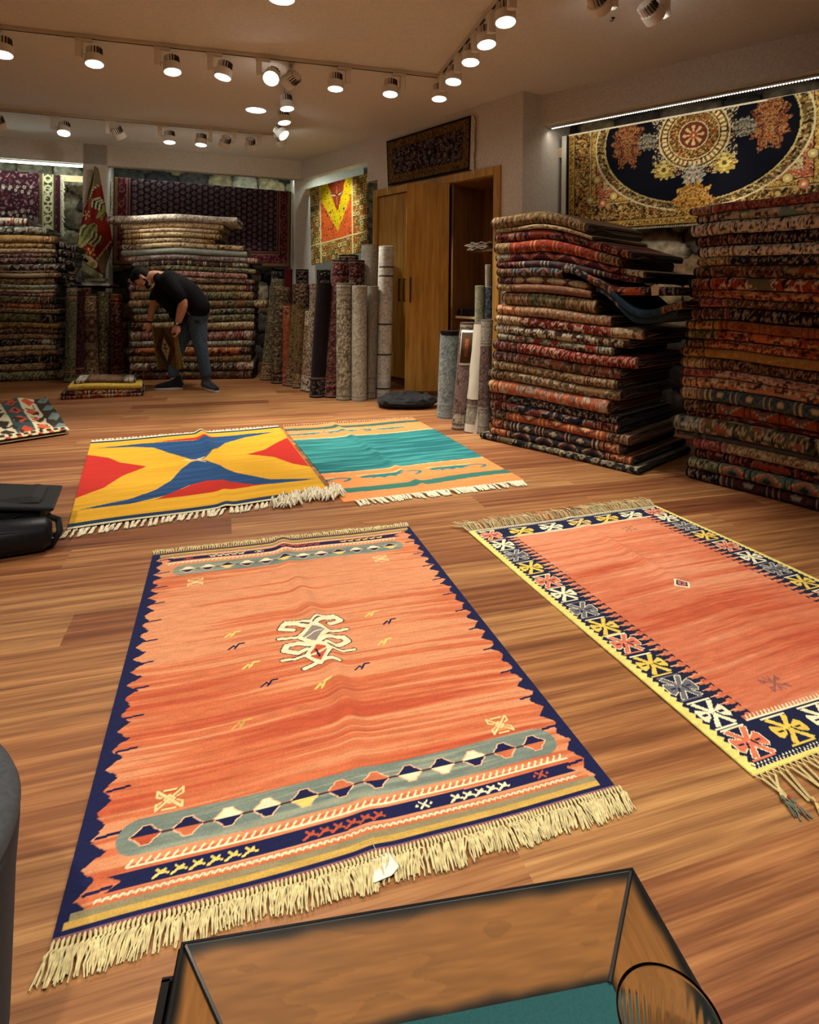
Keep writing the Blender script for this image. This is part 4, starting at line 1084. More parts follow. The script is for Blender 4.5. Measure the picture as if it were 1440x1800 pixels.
# ================================================================== STACKS OF FOLDED CARPETS
ORDS = ['topmost', 'second', 'third', 'fourth', 'fifth', 'sixth', 'seventh', 'eighth', 'ninth', 'tenth', 'eleventh', 'twelfth', 'thirteenth', 'fourteenth', 'fifteenth', 'sixteenth', 'seventeenth', 'eighteenth', 'nineteenth', 'twentieth', 'twenty-first', 'twenty-second', 'twenty-third', 'twenty-fourth', 'twenty-fifth', 'twenty-sixth', 'twenty-seventh', 'twenty-eighth', 'twenty-ninth', 'thirtieth']
def folded(p0, p1, s0, s1, zlo, zhi, spec, seed, zmap, depth=.85, prot=0.0, res=.008, loc=None, wav=.008):
    """a carpet folded into a thick slab: round folded nose to the front, layered sheets seen at the ends"""
    L = s1 - s0; d = unit(p1 - p0); n = np.array([-d[1], d[0]])
    if n[1] < 0: n = -n
    nx = max(12, int(L / res)); t = zhi - zlo; zc = (zlo + zhi) / 2; hr = t / 2 * .985
    rx = max(hr * .9, .012)
    # profile: (depth from the nose tip, height -1..1)
    k = 9; an = np.linspace(-math.pi / 2, math.pi / 2, k)
    pd = np.concatenate([[depth, depth * .5, .16, .07], rx * (1 - np.cos(an)), [.07, .16, depth * .5, depth]])
    pz = np.concatenate([[-1, -1, -1, -1], np.sin(an), [1, 1, 1, 1]]) * hr
    pd[3] = max(.07, rx * 1.15); pd[4 + k] = pd[3]
    q = np.concatenate([[0], np.cumsum(np.hypot(np.diff(pd), np.diff(pz)))])
    S, I = np.meshgrid(np.linspace(s0, s1, nx), np.arange(len(pd)))
    D = pd[I]; Z0 = zc + pz[I]
    rs = np.random.RandomState(seed)
    pr = prot + (vn(S / .5, S * 0 + seed, seed) - .5) * wav * 2.2 + (vn(S / .12, S * 0, seed + 1) - .5) * wav * .7
    edge = np.minimum(S - s0, s1 - S); rnd = np.clip(edge / .012, 0, 1)
    Dd = D - pr
    Zm = zmap(Z0, S) + (vn(S / .25, S * 0, seed + 2) - .5) * .004
    zc_m = zmap(np.full_like(Z0, zc), S); Zm = zc_m + (Zm - zc_m) * (.82 + .18 * np.sqrt(rnd))
    o0 = np.array([p0[0], p0[1]]) if loc is None else loc
    Xw = p0[0] + d[0] * S + n[0] * Dd - o0[0]; Yw = p0[1] + d[1] * S + n[1] * Dd - o0[1]
    V = np.stack([Xw, Yw, Zm], -1).reshape(-1, 3); m = len(pd)
    F = gridfaces(nx, m)
    C = strip_paint(S - s0, q[I], L, spec, seed).reshape(-1, 3)
    Vs, Fs, Cs = [V], [F], [C]; off = len(V)
    light = np.array(spec[3] if len(spec) > 3 else (206, 196, 172)) / 255. * .85; darkc = np.array(spec[1][2]) / 255. * .6; basec = np.array(spec[1][0]) / 255. * .8
    rings = [1, .92, .88, .72, .66, .60, .44, .38, .32, .16, .10, .0]
    rc = [light, light, darkc, basec, light, darkc, basec, light, darkc, basec, light, darkc]
    for end in (0, nx - 1):
        E0 = V.reshape(m, nx, 3)[:, end]
        zz = zc_m[0, end]
        sgn = -1 if end == 0 else 1
        for a, (r, c) in enumerate(zip(rings, rc)):
            R = E0.copy(); R[:, 2] = zz + (E0[:, 2] - zz) * r
            dd = pd - prot; k0 = rx * (1 - r) * 1.0
            sh = np.where(pd < .2, k0 + np.maximum(0, 0), 0)
            R[:, 0] += n[0] * sh; R[:, 1] += n[1] * sh
            R[:, 2] += (1 - r) * hr * .35 * np.sin(pd * 17 + seed + a * .7) * (r > 0)
            jig = .005 * math.sin(a * 2.3 + seed)
            R[:, 0] += d[0] * sgn * (.006 * (1 - r) + jig * (r < 1)); R[:, 1] += d[1] * sgn * (.006 * (1 - r) + jig * (r < 1))
            Vs.append(R); nz_ = vn(np.arange(m) * 1.7, a * 3.1, seed)[:, None]; Cs.append(np.tile(c, (m, 1)) * (.55 + .6 * nz_))
        g = gridfaces(m, len(rings), off)
        if end == 0: g = g[:, ::-1]
        Fs.append(g); off += m * len(rings)
    return np.vstack(Vs), np.vstack(Fs), np.vstack(Cs), o0

def pile(p0, p1, layers, zmap, where, group, seed, res=.008, depth=.85):
    """layers, top first: (z_top, colour words, spec, s0, s1, protrusion)"""
    out = []
    for i, (zt_, words, spec, s0, s1, pr) in enumerate(layers[:-1]):
        zb = layers[i + 1][0] if not isinstance(layers[i + 1], float) else layers[i + 1]
        V, F, C, o0 = folded(p0, p1, s0, s1, zb, zt_, spec, seed + i * 13, zmap, res=res, prot=pr, depth=depth)
        zb2 = V[:, 2].min(); V[:, 2] -= zb2
        o = new_mesh('folded_carpet', V, F, M_WOOL, cols=C, loc=(o0[0], o0[1], zb2))
        oname = ORDS[i]
        lab = f'{words} folded carpet, {oname} of {where}' if i == 0 else f'{words} folded carpet, {oname} down in {where}'
        tag(o, lab, 'folded carpet', group); out.append(o)
    return out

# palettes: base, motif, dark, accent
P = dict(
    tan=[(150, 118, 78), (190, 164, 118), (74, 50, 34), (120, 62, 44)],
    beige=[(186, 160, 118), (214, 194, 152), (120, 88, 56), (150, 96, 70)],
    cream=[(206, 190, 158), (232, 222, 196), (66, 48, 42), (150, 70, 60)],
    creamdk=[(222, 212, 192), (244, 238, 224), (44, 38, 42), (130, 90, 84)],
    red=[(132, 34, 30), (186, 150, 118), (38, 26, 34), (196, 92, 50)],
    dred=[(92, 26, 30), (160, 120, 100), (30, 20, 28), (150, 60, 44)],
    rust=[(168, 74, 40), (214, 160, 110), (60, 32, 26), (206, 110, 56)],
    orange=[(208, 112, 62), (226, 190, 140), (90, 50, 34), (226, 140, 84)],
    ochre=[(176, 124, 60), (214, 176, 104), (80, 54, 30), (196, 146, 66)],
    navy=[(36, 38, 56), (156, 146, 130), (20, 18, 26), (130, 60, 50)],
    slate=[(74, 88, 96), (180, 170, 144), (40, 40, 46), (150, 80, 60)],
    black=[(30, 27, 28), (150, 138, 120), (14, 12, 14), (110, 44, 40)],
    brown=[(92, 62, 44), (164, 134, 100), (42, 28, 24), (136, 70, 48)],
    plum=[(96, 58, 60), (176, 146, 130), (44, 28, 34), (140, 70, 70)],
    rose=[(168, 112, 100), (214, 184, 164), (90, 50, 54), (190, 90, 84)],
    pink=[(196, 150, 134), (226, 206, 186), (120, 76, 72), (186, 100, 90)],
    green=[(104, 104, 70), (170, 160, 116), (50, 46, 36), (140, 90, 60)],
    sage=[(138, 142, 124), (196, 190, 164), (70, 66, 58), (160, 110, 90)],
    grey=[(86, 86, 88), (104, 104, 106), (60, 60, 64), (120, 120, 120)],
    gold=[(180, 138, 76), (220, 190, 130), (100, 66, 36), (150, 80, 50)],
    dusty=[(150, 70, 66), (196, 130, 116), (110, 44, 48), (170, 96, 84)],
)
def sp(kind, a, b=None): return (kind, P[a], P[b or a])
# ---- tallest stack, at the right edge
R0, R1 = np.array([1.697, 3.645]), np.array([2.15, 3.02]); LR = 1.25
def zR(y): return CAMH + (512.5 - y) * 3.66 / FOC
rows = [
 (95, 'dusty red and cream bordered', sp('fl', 'dusty', 'rose'), .0, .01), (140, 'cream floral with pale blue medallion', ('lg', [(186, 176, 150), (222, 210, 184), (92, 70, 64), (120, 150, 146)], P['cream']), .03, 0),
 (193, 'white and black floral', sp('fl', 'creamdk'), .0, .02), (263, 'dark blue-grey floral', sp('fl', 'navy', 'plum'), .03, 0), (325, 'white leafy', sp('fl', 'creamdk', 'creamdk'), .04, .005),
 (385, 'dark floral with cream end', sp('fl', 'navy', 'beige'), .04, 0), (433, 'brown and navy patterned', sp('lg', 'brown', 'brown'), .02, .005), (500, 'bright red floral with white blossoms', ('lg', [(168, 62, 40), (226, 200, 170), (30, 28, 34), (110, 100, 70)], P['red']), .0, .012),
 (568, 'faded rust', sp('tx', 'rust', 'rust'), .0, 0), (615, 'brown with cream scrolls', sp('fl', 'brown', 'dusty'), .0, .005), (662, 'black floral with plum border', sp('fl', 'black', 'plum'), .0, 0),
 (736, 'plain terracotta with geometric lines', ('ge', [(160, 86, 46), (176, 104, 60), (120, 60, 34), (150, 74, 40)], P['ochre']), -.02, .015), (788, 'rust with green floral border', sp('lg', 'rust', 'green'), -.02, .005), (840, 'red with dark floral border', sp('fl', 'rust', 'brown'), -.03, 0),
 (890, 'ochre with navy stripes', ('pl', [(176, 126, 58), (196, 150, 80), (30, 28, 40), (206, 160, 90)], P['ochre']), -.05, .012), (943, 'cream ring patterned', sp('fl', 'brown', 'beige'), -.05, .005), (1004, 'dusky rose', sp('tx', 'rose', 'dusty'), -.05, 0),
 (1048, 'peach and cream', ('lg', [(186, 120, 84), (222, 200, 160), (84, 52, 40), (206, 150, 110)], P['orange']), -.05, .012), (1106, 'blue-grey geometric', ('ge', [(70, 88, 96), (96, 112, 116), (206, 176, 124), (60, 74, 84)], P['beige']), -.05, .02),
 (1175, 'rust and blue kilim-like', ('ge', [(164, 72, 38), (196, 150, 104), (44, 36, 40), (76, 96, 100)], P['brown']), -.04, .01), (1238, 'thin dark red', sp('pl', 'dred'), -.04, -.02), (1266, 'olive and cream leafy', ('lg', [(92, 92, 66), (190, 176, 134), (40, 38, 34), (160, 90, 60)], P['sage']), -.09, .03),
 (1350, 'plain dark grey', sp('pl', 'grey'), -.08, -.01), (1376, 'beige and brown floral', sp('fl', 'beige', 'dusty'), .02, .0), (1432, 'maroon with dark medallions', sp('lg', 'dred', 'dred'), .03, -.012), (1486, 'green and tan geometric', ('ge', [(92, 108, 96), (190, 160, 104), (50, 44, 40), (190, 84, 50)], P['green']), .0, .02),
 (1540, 'dark maroon and navy', ('ge', [(66, 32, 34), (44, 42, 50), (150, 136, 116), (90, 40, 38)], P['black']), -.01, .01)]
layers = []
ks = (zR(320 + 95 / 3.)) / (zR(320 + 95 / 3.) - zR(320 + 1600 / 3.))
for y, w, s, s0, pr in rows:
    z = zR(320 + y / 3.)
    layers.append((z, w, s, s0, LR + .05 * math.sin(y), pr))
layers.append(.0)
layers = [l if isinstance(l, float) else (l[0] - zR(320 + 1600 / 3.) * (1 - l[0] / layers[0][0]), *l[1:]) for l in layers]
def zmapR(z, s): return z + .016 * np.sin(s * 3.2 + z * 2) * np.clip(z / .5, 0, 1) - .02 * sstep(.25, 0, s) * np.clip(z / 1.6, 0, 1)
pile(R0, R1, layers, zmapR, 'the right-edge stack', 'carpets folded in the tallest stack at the right edge', 100, res=.006)
# dark grey felt drooping out of the foot of that stack
# ---- stack between the cabinet and the tallest stack
Q0, Q1 = np.array([.614, 4.563]), np.array([1.44, 3.694]); LQ = 1.2
def zQ(y): return CAMH + (514.8 - y) * 4.563 / FOC
rows = [
 (65, 'tan leopard-like scroll', ('fl', [(140, 112, 70), (176, 148, 98), (80, 58, 36), (110, 80, 50)], P['tan'], (226, 214, 190)), .0, .80, .01), (140, 'thin beige', (*sp('fl', 'beige', 'beige'), (226, 214, 190)), .03, .84, 0), (165, 'red with dark border', (*sp('lg', 'dred', 'red'), (226, 214, 200)), .03, 1.10, 0),
 (226, 'orange-red medallion', ('ge', [(170, 60, 34), (96, 36, 40), (206, 150, 100), (190, 84, 44)], P['tan']), .03, 1.04, .012), (298, 'dark red geometric', sp('ge', 'dred', 'cream'), .04, 1.20, 0), (347, 'dark patterned with white star', ('ge', [(66, 60, 66), (120, 50, 44), (206, 196, 170), (80, 84, 90)], P['dred']), .05, 1.16, .003),
 (388, 'navy and ochre', ('ge', [(40, 56, 74), (160, 116, 74), (150, 134, 110), (96, 46, 40)], P['brown']), .06, .62, .004), (443, 'beige with black sunburst', ('ge', [(170, 144, 104), (60, 42, 38), (190, 170, 134), (120, 60, 44)], P['plum']), .06, .82, 0),
 (486, 'brown and rose', ('pl', [(140, 92, 70), (170, 134, 90), (80, 50, 40), (130, 80, 60)], P['tan']), .06, .84, .004), (535, 'olive scroll', sp('fl', 'green', 'tan'), .10, .88, .0), (622, 'salmon and sage', ('fl', [(176, 124, 86), (200, 176, 134), (100, 96, 80), (190, 96, 62)], P['orange']), .05, .98, .005),
 (686, 'crimson with cream leaves', ('lg', [(116, 30, 28), (206, 186, 148), (96, 24, 26), (150, 50, 40)], P['beige']), .05, 1.20, .012), (745, 'chocolate with white blossoms', ('lg', [(74, 46, 34), (216, 204, 176), (60, 36, 28), (190, 170, 130)], P['cream']), .04, 1.10, .005), (806, 'grey-green with red panel', ('lg', [(122, 118, 92), (180, 168, 134), (60, 56, 46), (140, 40, 34)], P['sage']), .07, 1.0, 0),
 (850, 'deep red floral with striped end', ('fl', [(130, 30, 28), (200, 150, 120), (70, 20, 24), (176, 56, 40)], P['dred']), .04, 1.16, .015), (918, 'dark plum', sp('lg', 'brown', 'plum'), .03, 1.04, 0), (985, 'khaki floral', sp('fl', 'tan', 'tan'), .03, 1.02, .008),
 (1040, 'brown and cream blossom', ('lg', [(110, 84, 58), (190, 170, 130), (64, 46, 36), (150, 116, 78)], P['brown']), .0, 1.04, .01), (1102, 'bright orange and grey', ('lg', [(206, 104, 56), (186, 176, 156), (110, 100, 96), (196, 96, 56)], P['orange']), .0, .97, .02), (1186, 'thin black floral', sp('fl', 'black', 'dred'), .0, 1.02, 0),
 (1236, 'navy with red end', sp('lg', 'navy', 'red'), .0, 1.04, .004), (1286, 'orange with ladder motif', ('ge', [(190, 88, 46), (196, 100, 56), (230, 190, 130), (90, 60, 54)], P['brown']), .02, 1.12, .01), (1340, 'black geometric with cream hooks', ('ge', [(50, 40, 42), (110, 46, 40), (206, 190, 160), (70, 84, 84)], P['rust']), .02, 1.06, .005),
 (1398, 'navy and beige panelled', ('ge', [(44, 44, 54), (176, 156, 114), (30, 28, 34), (110, 44, 36)], P['rust']), .02, 1.14, .012), (1440, 'charcoal with pale vine', ('lg', [(40, 42, 44), (176, 160, 126), (30, 30, 32), (110, 100, 70)], P['black']), -.06, 1.18, .03)]
rows = [r for r in rows]
layers = [(zQ(360 + y / 3.6), *r) for (y, *r) in rows] + [.0]
zb = zQ(360 + 1478 / 3.6)
layers = [l if isinstance(l, float) else (l[0] - zb * (1 - l[0] / layers[0][0]), *l[1:]) for l in layers]
def zmapQ(z, s):
    f = sstep(.35, 1.25, s)
    zz = z - (.25 * (np.clip(z, 0, 2) / 1.68) ** 2.2) * f
    return zz + .012 * np.sin(s * 4 + z * 3) * np.clip(z / .4, 0, 1)
pile(Q0, Q1, layers, zmapQ, 'the stack beside the cabinet', 'carpets folded in the stack right of the oak cabinet', 300, res=.007, depth=.8)
# ---- navy rug draped out of the right end of that stack
def draped(name, p0, p1, s0, s1, z0, drop, t, spec, seed, label, group=None, depth=.5, prot=.06, curl=.0):
    def zm(z, s):
        u = (s - s0) / (s1 - s0)
        return z - drop * sstep(0, .55, u) + curl * sstep(.6, 1, u)
    V, F, C, o0 = folded(p0, p1, s0, s1, z0, z0 + t, spec, seed, zm, res=.01, prot=prot, depth=depth)
    zb2 = V[:, 2].min(); V[:, 2] -= zb2
    o = new_mesh(name, V, F, M_WOOL, cols=C, loc=(o0[0], o0[1], zb2)); tag(o, label, 'folded carpet', group); return o
BLU = [(34, 60, 84), (44, 76, 100), (22, 34, 50), (160, 140, 100)]
steel = draped('folded_carpet', Q0, Q1, .86, 1.46, 1.165, .20, .045, ('pl', BLU, P['brown']), 901, 'steel blue carpet bulging out of the right end of the stack beside the cabinet', prot=.045, curl=.06, depth=.6)
draped('folded_carpet', Q0, Q1, .90, 1.40, 1.115, .19, .045, ('pl', BLU, BLU), 902, 'lower dark blue fold bulging from the stack beside the cabinet', prot=.03, curl=.05, depth=.55)
draped('folded_carpet', Q0, Q1, .63, 1.40, 1.25, .15, .052, ('lg', P['red'], P['navy']), 903, 'red and blue carpet sagging above the steel blue one in the stack', prot=.02, curl=.0, depth=.6)
m = MB(); m.add([(0, 0, 0), (.035, 0, .004), (.04, 0, .05), (.018, 0, .068), (-.006, 0, .052)], [(0, 1, 2, 3, 4)])
pt_ = aty(1146, 520, 3.42); pt = m.build('price_tag', M_PAPER, steel, loc=tuple(pt_ - np.array(steel.location)), rotz=math.radians(-20)); sd = pt.modifiers.new('s', 'SOLIDIFY'); sd.thickness = .001; pt['label'] = 'white price tag'
# ---- centre stack behind the bending man
C0, C1 = np.array([-3.576, 7.313]), np.array([-1.919, 7.58]); uC = unit(C1 - C0)
def sC(px):
    q = atplane(px, 500, C0, C1)[:2]; return float(np.dot(q - C0, uC))
def zC(y, px=330): return atplane(px, y, C0, C1)[2]
def up(y): return 360 + y / 4.8
rows = [
 (up(85), 'cream white floral', ('fl', [(222, 216, 196), (236, 230, 212), (150, 130, 118), (190, 160, 150)], [(214, 200, 186), (230, 220, 206), (120, 84, 84), (190, 140, 134)]), 186, 416, .03), (up(146), 'pale ochre floral', ('fl', [(196, 166, 116), (220, 196, 150), (130, 94, 60), (186, 120, 90)], P['beige']), 209, 391, 0),
 (up(203), 'thin peach', ('fl', [(206, 176, 140), (226, 204, 170), (140, 100, 76), (190, 140, 110)], P['beige']), 215, 383, 0), (up(235), 'golden beige leafy', ('fl', [(200, 176, 122), (222, 200, 150), (120, 92, 60), (180, 140, 90)], P['gold']), 215, 387, .004),
 (up(280), 'beige brown floral', ('fl', [(190, 164, 122), (220, 200, 160), (110, 78, 54), (170, 120, 90)], P['gold']), 216, 375, 0), (up(325), 'tan and white-flowered', ('lg', [(182, 146, 96), (220, 200, 160), (90, 60, 44), (206, 180, 130)], P['cream']), 212, 427, .01),
 (up(370), 'plain grey-green', ('pl', [(150, 158, 144), (166, 172, 156), (110, 116, 104), (180, 180, 166)], [(150, 158, 144), (166, 172, 156), (130, 136, 124), (180, 180, 166)]), 213, 433, .012), (up(422), 'light mauve dotted', ('fl', [(150, 132, 124), (190, 178, 164), (90, 74, 74), (150, 110, 104)], P['pink']), 218, 453, .004),
 (up(470), 'dark with rust and cream panels', ('ge', [(50, 48, 58), (160, 76, 50), (206, 190, 140), (70, 70, 60)], P['sage']), 230, 437, .0), (up(515), 'green-black floral', sp('fl', 'green', 'brown'), 245, 449, 0), (up(562), 'brick floral', sp('fl', 'rose', 'plum'), 262, 434, 0), (up(612), 'brown striped', sp('tx', 'brown', 'tan'), 224, 447, .008),
 (up(662), 'tan and mauve', sp('tx', 'tan', 'plum'), 224, 447, 0), (up(725), 'olive scroll', sp('fl', 'green', 'tan'), 228, 447, .01), (527, 'khaki with pale rosettes', sp('lg', 'green', 'beige'), 226, 470, .01), (541, 'slate and cream', ('lg', [(120, 112, 92), (170, 160, 130), (40, 42, 52), (50, 54, 66)], P['sage']), 232, 447, 0),
 (552, 'light olive', sp('fl', 'green', 'tan'), 234, 447, .005), (566, 'cream ringed', sp('fl', 'beige', 'brown'), 230, 447, .01), (580, 'rose cream floral', sp('fl', 'rose', 'cream'), 228, 448, .0), (599, 'thin grey-green', sp('fl', 'sage', 'sage'), 230, 447, 0),
 (610, 'brick red', sp('lg', 'rust', 'brown'), 222, 442, .01), (624, 'brown and tan', sp('tx', 'tan', 'tan'), 226, 442, 0), (637, 'dotted ivory and brown', ('ge', [(70, 54, 44), (170, 156, 124), (190, 176, 144), (60, 44, 36)], P['cream']), 228, 449, .01), (652, 'plain terracotta brown', sp('pl', 'brown', 'brown'), 232, 447, 0)]
layers = [(zC(y), w, s, sC(a), sC(b), pr) for (y, w, s, a, b, pr) in rows] + [.0]
def zmapC(z, s): return z + (.05 * np.sin(np.clip((s + .1) / 1.9, 0, 1) * math.pi) - .045) * np.clip((z - .9) / .5, 0, 1) - .006 * np.sin(s * 7) * np.clip(z, 0, .4) / .4
pile(C0, C1, layers, zmapC, 'the stack behind the man', 'carpets folded in the stack behind the bending man', 500, res=.012, depth=.62)
# ---- stack at the left edge
A0 = atz(-110, 675)[:2]; A1 = atz(112, 668)[:2]; uAa = unit(A1 - A0)
def sA(px):
    q = atplane(px, 500, A0, A1)[:2]; return float(np.dot(q - A0, uAa))
def zA(y, px=50): return atplane(px, y, A0, A1)[2]
rows = [(385, 'salmon and cream rumpled', ('lg', [(206, 196, 180), (226, 216, 200), (110, 60, 50), (206, 120, 96)], P['cream']), 49, .02), (399, 'black and white flowered', ('lg', [(70, 74, 70), (214, 214, 196), (40, 42, 42), (160, 170, 150)], P['sage']), 84, .02), (413, 'golden tan', ('lg', [(176, 134, 74), (206, 170, 110), (120, 84, 46), (190, 150, 90)], P['gold']), 98, .02),
 (428, 'tan floral', sp('fl', 'gold', 'tan'), 94, 0), (437, 'cream and brown', sp('fl', 'beige', 'brown'), 96, .006), (445, 'dark floral', sp('fl', 'plum', 'brown'), 97, 0), (453, 'grey and rose ringed', sp('fl', 'plum', 'green'), 95, .006), (463, 'dark with scalloped ivory motifs', ('lg', [(60, 50, 56), (190, 180, 156), (36, 30, 34), (120, 100, 90)], P['plum']), 112, .006),
 (475, 'thin brown', sp('tx', 'brown', 'brown'), 100, 0), (480, 'plain sand', ('pl', [(160, 138, 100), (180, 158, 120), (110, 90, 66), (190, 170, 140)], P['tan']), 106, .02), (488, 'tan scroll', sp('fl', 'tan', 'tan'), 94, 0), (500, 'sage', sp('fl', 'sage', 'sage'), 99, .004), (508, 'beige and rose', sp('fl', 'beige', 'rose'), 96, 0), (514, 'dark rose', sp('fl', 'plum', 'rose'), 97, 0),
 (520, 'green and rust floral', sp('fl', 'green', 'brown'), 96, .01), (533, 'thin rust', sp('tx', 'rust', 'brown'), 100, 0), (542, 'tan mottled', sp('fl', 'tan', 'tan'), 106, .006), (551, 'moss green', ('fl', [(98, 100, 62), (140, 136, 92), (54, 52, 36), (110, 110, 70)], P['black']), 97, .01), (567, 'mustard scroll', ('fl', [(150, 114, 52), (190, 156, 86), (74, 60, 36), (120, 100, 50)], P['gold']), 108, .006),
 (578, 'brown grey', sp('fl', 'brown', 'brown'), 104, 0), (588, 'thin tan', sp('fl', 'tan', 'brown'), 103, 0), (597, 'dark ornate', sp('fl', 'black', 'cream'), 98, .006), (608, 'beige and rust', sp('fl', 'beige', 'rust'), 98, 0), (617, 'tan lozenge', sp('ge', 'tan', 'green'), 104, .005), (627, 'black', sp('pl', 'black', 'black'), 103, 0), (639, 'brown herringbone', sp('tx', 'tan', 'brown'), 110, .01), (652, 'olive plain', sp('tx', 'green', 'green'), 113, .01)]
layers = [(zA(y), w, s, 0.0 + .03 * math.sin(y), sA(b), pr) for (y, w, s, b, pr) in rows] + [.0]
def zmapA(z, s): return z + .008 * np.sin(s * 6 + z * 5) * np.clip(z / .3, 0, 1)
pile(A0, A1, layers, zmapA, 'the left-edge stack', 'carpets folded in the stack at the left edge', 700, res=.012, depth=.62)
# dark folded ends bulging to the right of the left stack
for k, (y, x1, w) in enumerate(((424, 134, 'grey edged black'), (437, 131, 'black with a white edge'), (451, 128, 'plain black'), (478, 133, 'black and ivory'))):
    z = zA(y, 110); s0 = sA(100); s1 = sA(x1)
    V, F, C, o0 = folded(A0, A1, s0, s1, z - .075, z, ('pl', [(34, 30, 34), (54, 50, 54), (14, 12, 14), (200, 196, 186)], P['black'], (210, 206, 196)), 800 + k, lambda zz, s: zz - .05 * sstep(s0, s1, s), res=.01, prot=-.03, depth=.5)
    zb2 = V[:, 2].min(); V[:, 2] -= zb2
    o = new_mesh('folded_carpet', V, F, M_WOOL, cols=C, loc=(o0[0], o0[1], zb2))
    tag(o, f'{w} carpet end bulging right of the left stack, ' + ('uppermost', 'second', 'third', 'lowest')[k] + ' of four', 'folded carpet', 'dark carpet ends right of the left stack')

# ---- low heap of kilims in front of the leaning rolls
Y0, Y1 = atz(108, 703)[:2], atz(222, 697)[:2]
def zmapY(z, s): return z + .010 * np.sin(s * 7) * np.clip(z / .1, 0, 1)
hp = [(.165, 'brown kilim with a white band', ('pl', [(120, 90, 62), (150, 120, 90), (60, 40, 34), (210, 200, 180)], [(190, 184, 170), (210, 200, 180), (100, 80, 70), (60, 40, 40)]), .10, .66, -.14), (.125, 'bright yellow kilim', ('pl', [(226, 184, 62), (236, 198, 86), (190, 140, 44), (200, 150, 50)], [(226, 184, 62), (236, 198, 86), (214, 170, 56), (220, 176, 60)]), .05, .73, -.02),
      (.072, 'red, black and white kilim', ('ge', [(120, 34, 34), (40, 34, 40), (210, 200, 180), (190, 140, 60)], P['dred']), .0, .75, .0), (.036, 'ochre and red kilim', ('ge', [(160, 110, 50), (190, 60, 40), (206, 190, 160), (120, 40, 36)], P['red']), .0, .74, .01)]
for i, (z, w, s, s0, s1, pr) in enumerate(hp):
    zb = hp[i + 1][0] if i < 3 else .001
    V, F, C, o0 = folded(Y0, Y1, s0, s1, zb, z, s, 940 + i, zmapY, res=.01, prot=pr, depth=.40)
    zb2 = V[:, 2].min(); V[:, 2] -= zb2
    o = new_mesh('folded_kilim', V, F, M_KILIM, cols=C, loc=(o0[0], o0[1], zb2))
    tag(o, w + ' in the low heap on the floor, ' + ('topmost', 'second from the top', 'third from the top', 'lowest')[i], 'folded kilim', 'kilims folded in the low heap on the floor')
# ================================================================== ROLLED CARPETS STANDING UPRIGHT
def roll(xb, yb, xt, yt, rpx, spec, label, group, seed, Y=None, lean=.12, flat=1.0, name='rolled_carpet', rim=None, taper=1.0):
    base = atz(xb, yb)
    if Y is None:
        r = rpx * base[1] / FOC; c = np.array([base[0] * (base[1] + r) / base[1], base[1] + r])
    else:
        r = rpx * Y / FOC; q = aty(xb, yb, Y); c = np.array([q[0], Y])
    q = aty(xt, yt, c[1] + lean); top = np.array([q[0], c[1] + lean, q[2]])
    h = top[2]; nz = int(max(16, h / .011)); na = 40
    A, Z = np.meshgrid(np.arange(na) * 2 * math.pi / na, np.linspace(0, 1, nz))
    rr = r * (1 + .02 * np.sin(A * 2 + seed) + .015 * (vn(A * 1.2, Z * 5, seed) - .5)) * (1 + (taper - 1) * Z)
    rr = np.where((A > 5.4), rr * (1 + .10 * (A - 5.4) / .88), rr)     # free edge of the spiral
    ph = seed * .7
    cx = (top[0] - c[0]) * Z; cy = (top[1] - c[1]) * Z
    V = np.stack([cx + rr * np.cos(A + ph), cy + rr * np.sin(A + ph) * flat, h * Z], -1).reshape(-1, 3)
    F = gridfaces(na, nz, wrapx=True)
    Cc = strip_paint(Z * h, A * r, h, spec, seed).reshape(-1, 3)
    Vs, Fs, Cs = [V], [F], [Cc]; off = len(V)
    last = V[-na:]; cen = last.mean(0); rc = [np.array(c_) / 255. for c_ in ((spec[1][1]), spec[1][2], spec[1][0], spec[1][2], spec[1][1], spec[1][2], (20, 16, 16))]
    rings = [1, .9, .82, .6, .5, .3, .12]
    for a, (s_, c_) in enumerate(zip(rings, rc)):
        R = cen + (last - cen) * s_; R[:, 2] += (.004 if a % 2 else -.004) * (a > 0) - (.03 if a == len(rings) - 1 else 0)
        Vs.append(R); Cs.append(np.tile(c_ * .8, (na, 1)))
    Fs.append(gridfaces(na, len(rings), off, wrapx=True))
    VV = np.vstack(Vs); FF = np.vstack(Fs); CC = np.vstack(Cs)
    o = new_mesh(name, VV, FF, M_WOOL, cols=CC, loc=(c[0], c[1], 0)); tag(o, label, 'rolled carpet', group)
    if rim:
        m = MB(); m.tube([tuple(cen + np.array((0, 0, -.03))), tuple(cen + np.array((0, 0, .008)))], r * 1.03, 32); m.build('end_band', rim, o, smooth=False)
    return o, c, r, top
GM = 'carpets rolled upright in the back corner'; GL = 'carpets rolled upright behind the low heap'; GR = 'carpets rolled upright beside the cabinet'
CAMO = ('tx', [(120, 110, 90), (196, 184, 152), (86, 80, 68), (170, 160, 134)], [(160, 150, 124), (200, 190, 160), (120, 110, 92), (170, 160, 134)])
LG = ('tx', [(172, 164, 144), (198, 190, 168), (150, 142, 124), (180, 172, 150)], [(176, 168, 148), (198, 190, 168), (160, 152, 132), (180, 172, 150)])
LG2 = ('pl', [(140, 130, 112), (156, 146, 126), (110, 100, 86), (150, 140, 120)], [(150, 140, 120), (156, 146, 126), (120, 110, 96), (150, 140, 120)])
WH = ('tx', [(206, 202, 188), (222, 218, 204), (180, 176, 160), (210, 206, 190)], [(206, 202, 188), (222, 218, 204), (190, 186, 172), (210, 206, 190)])
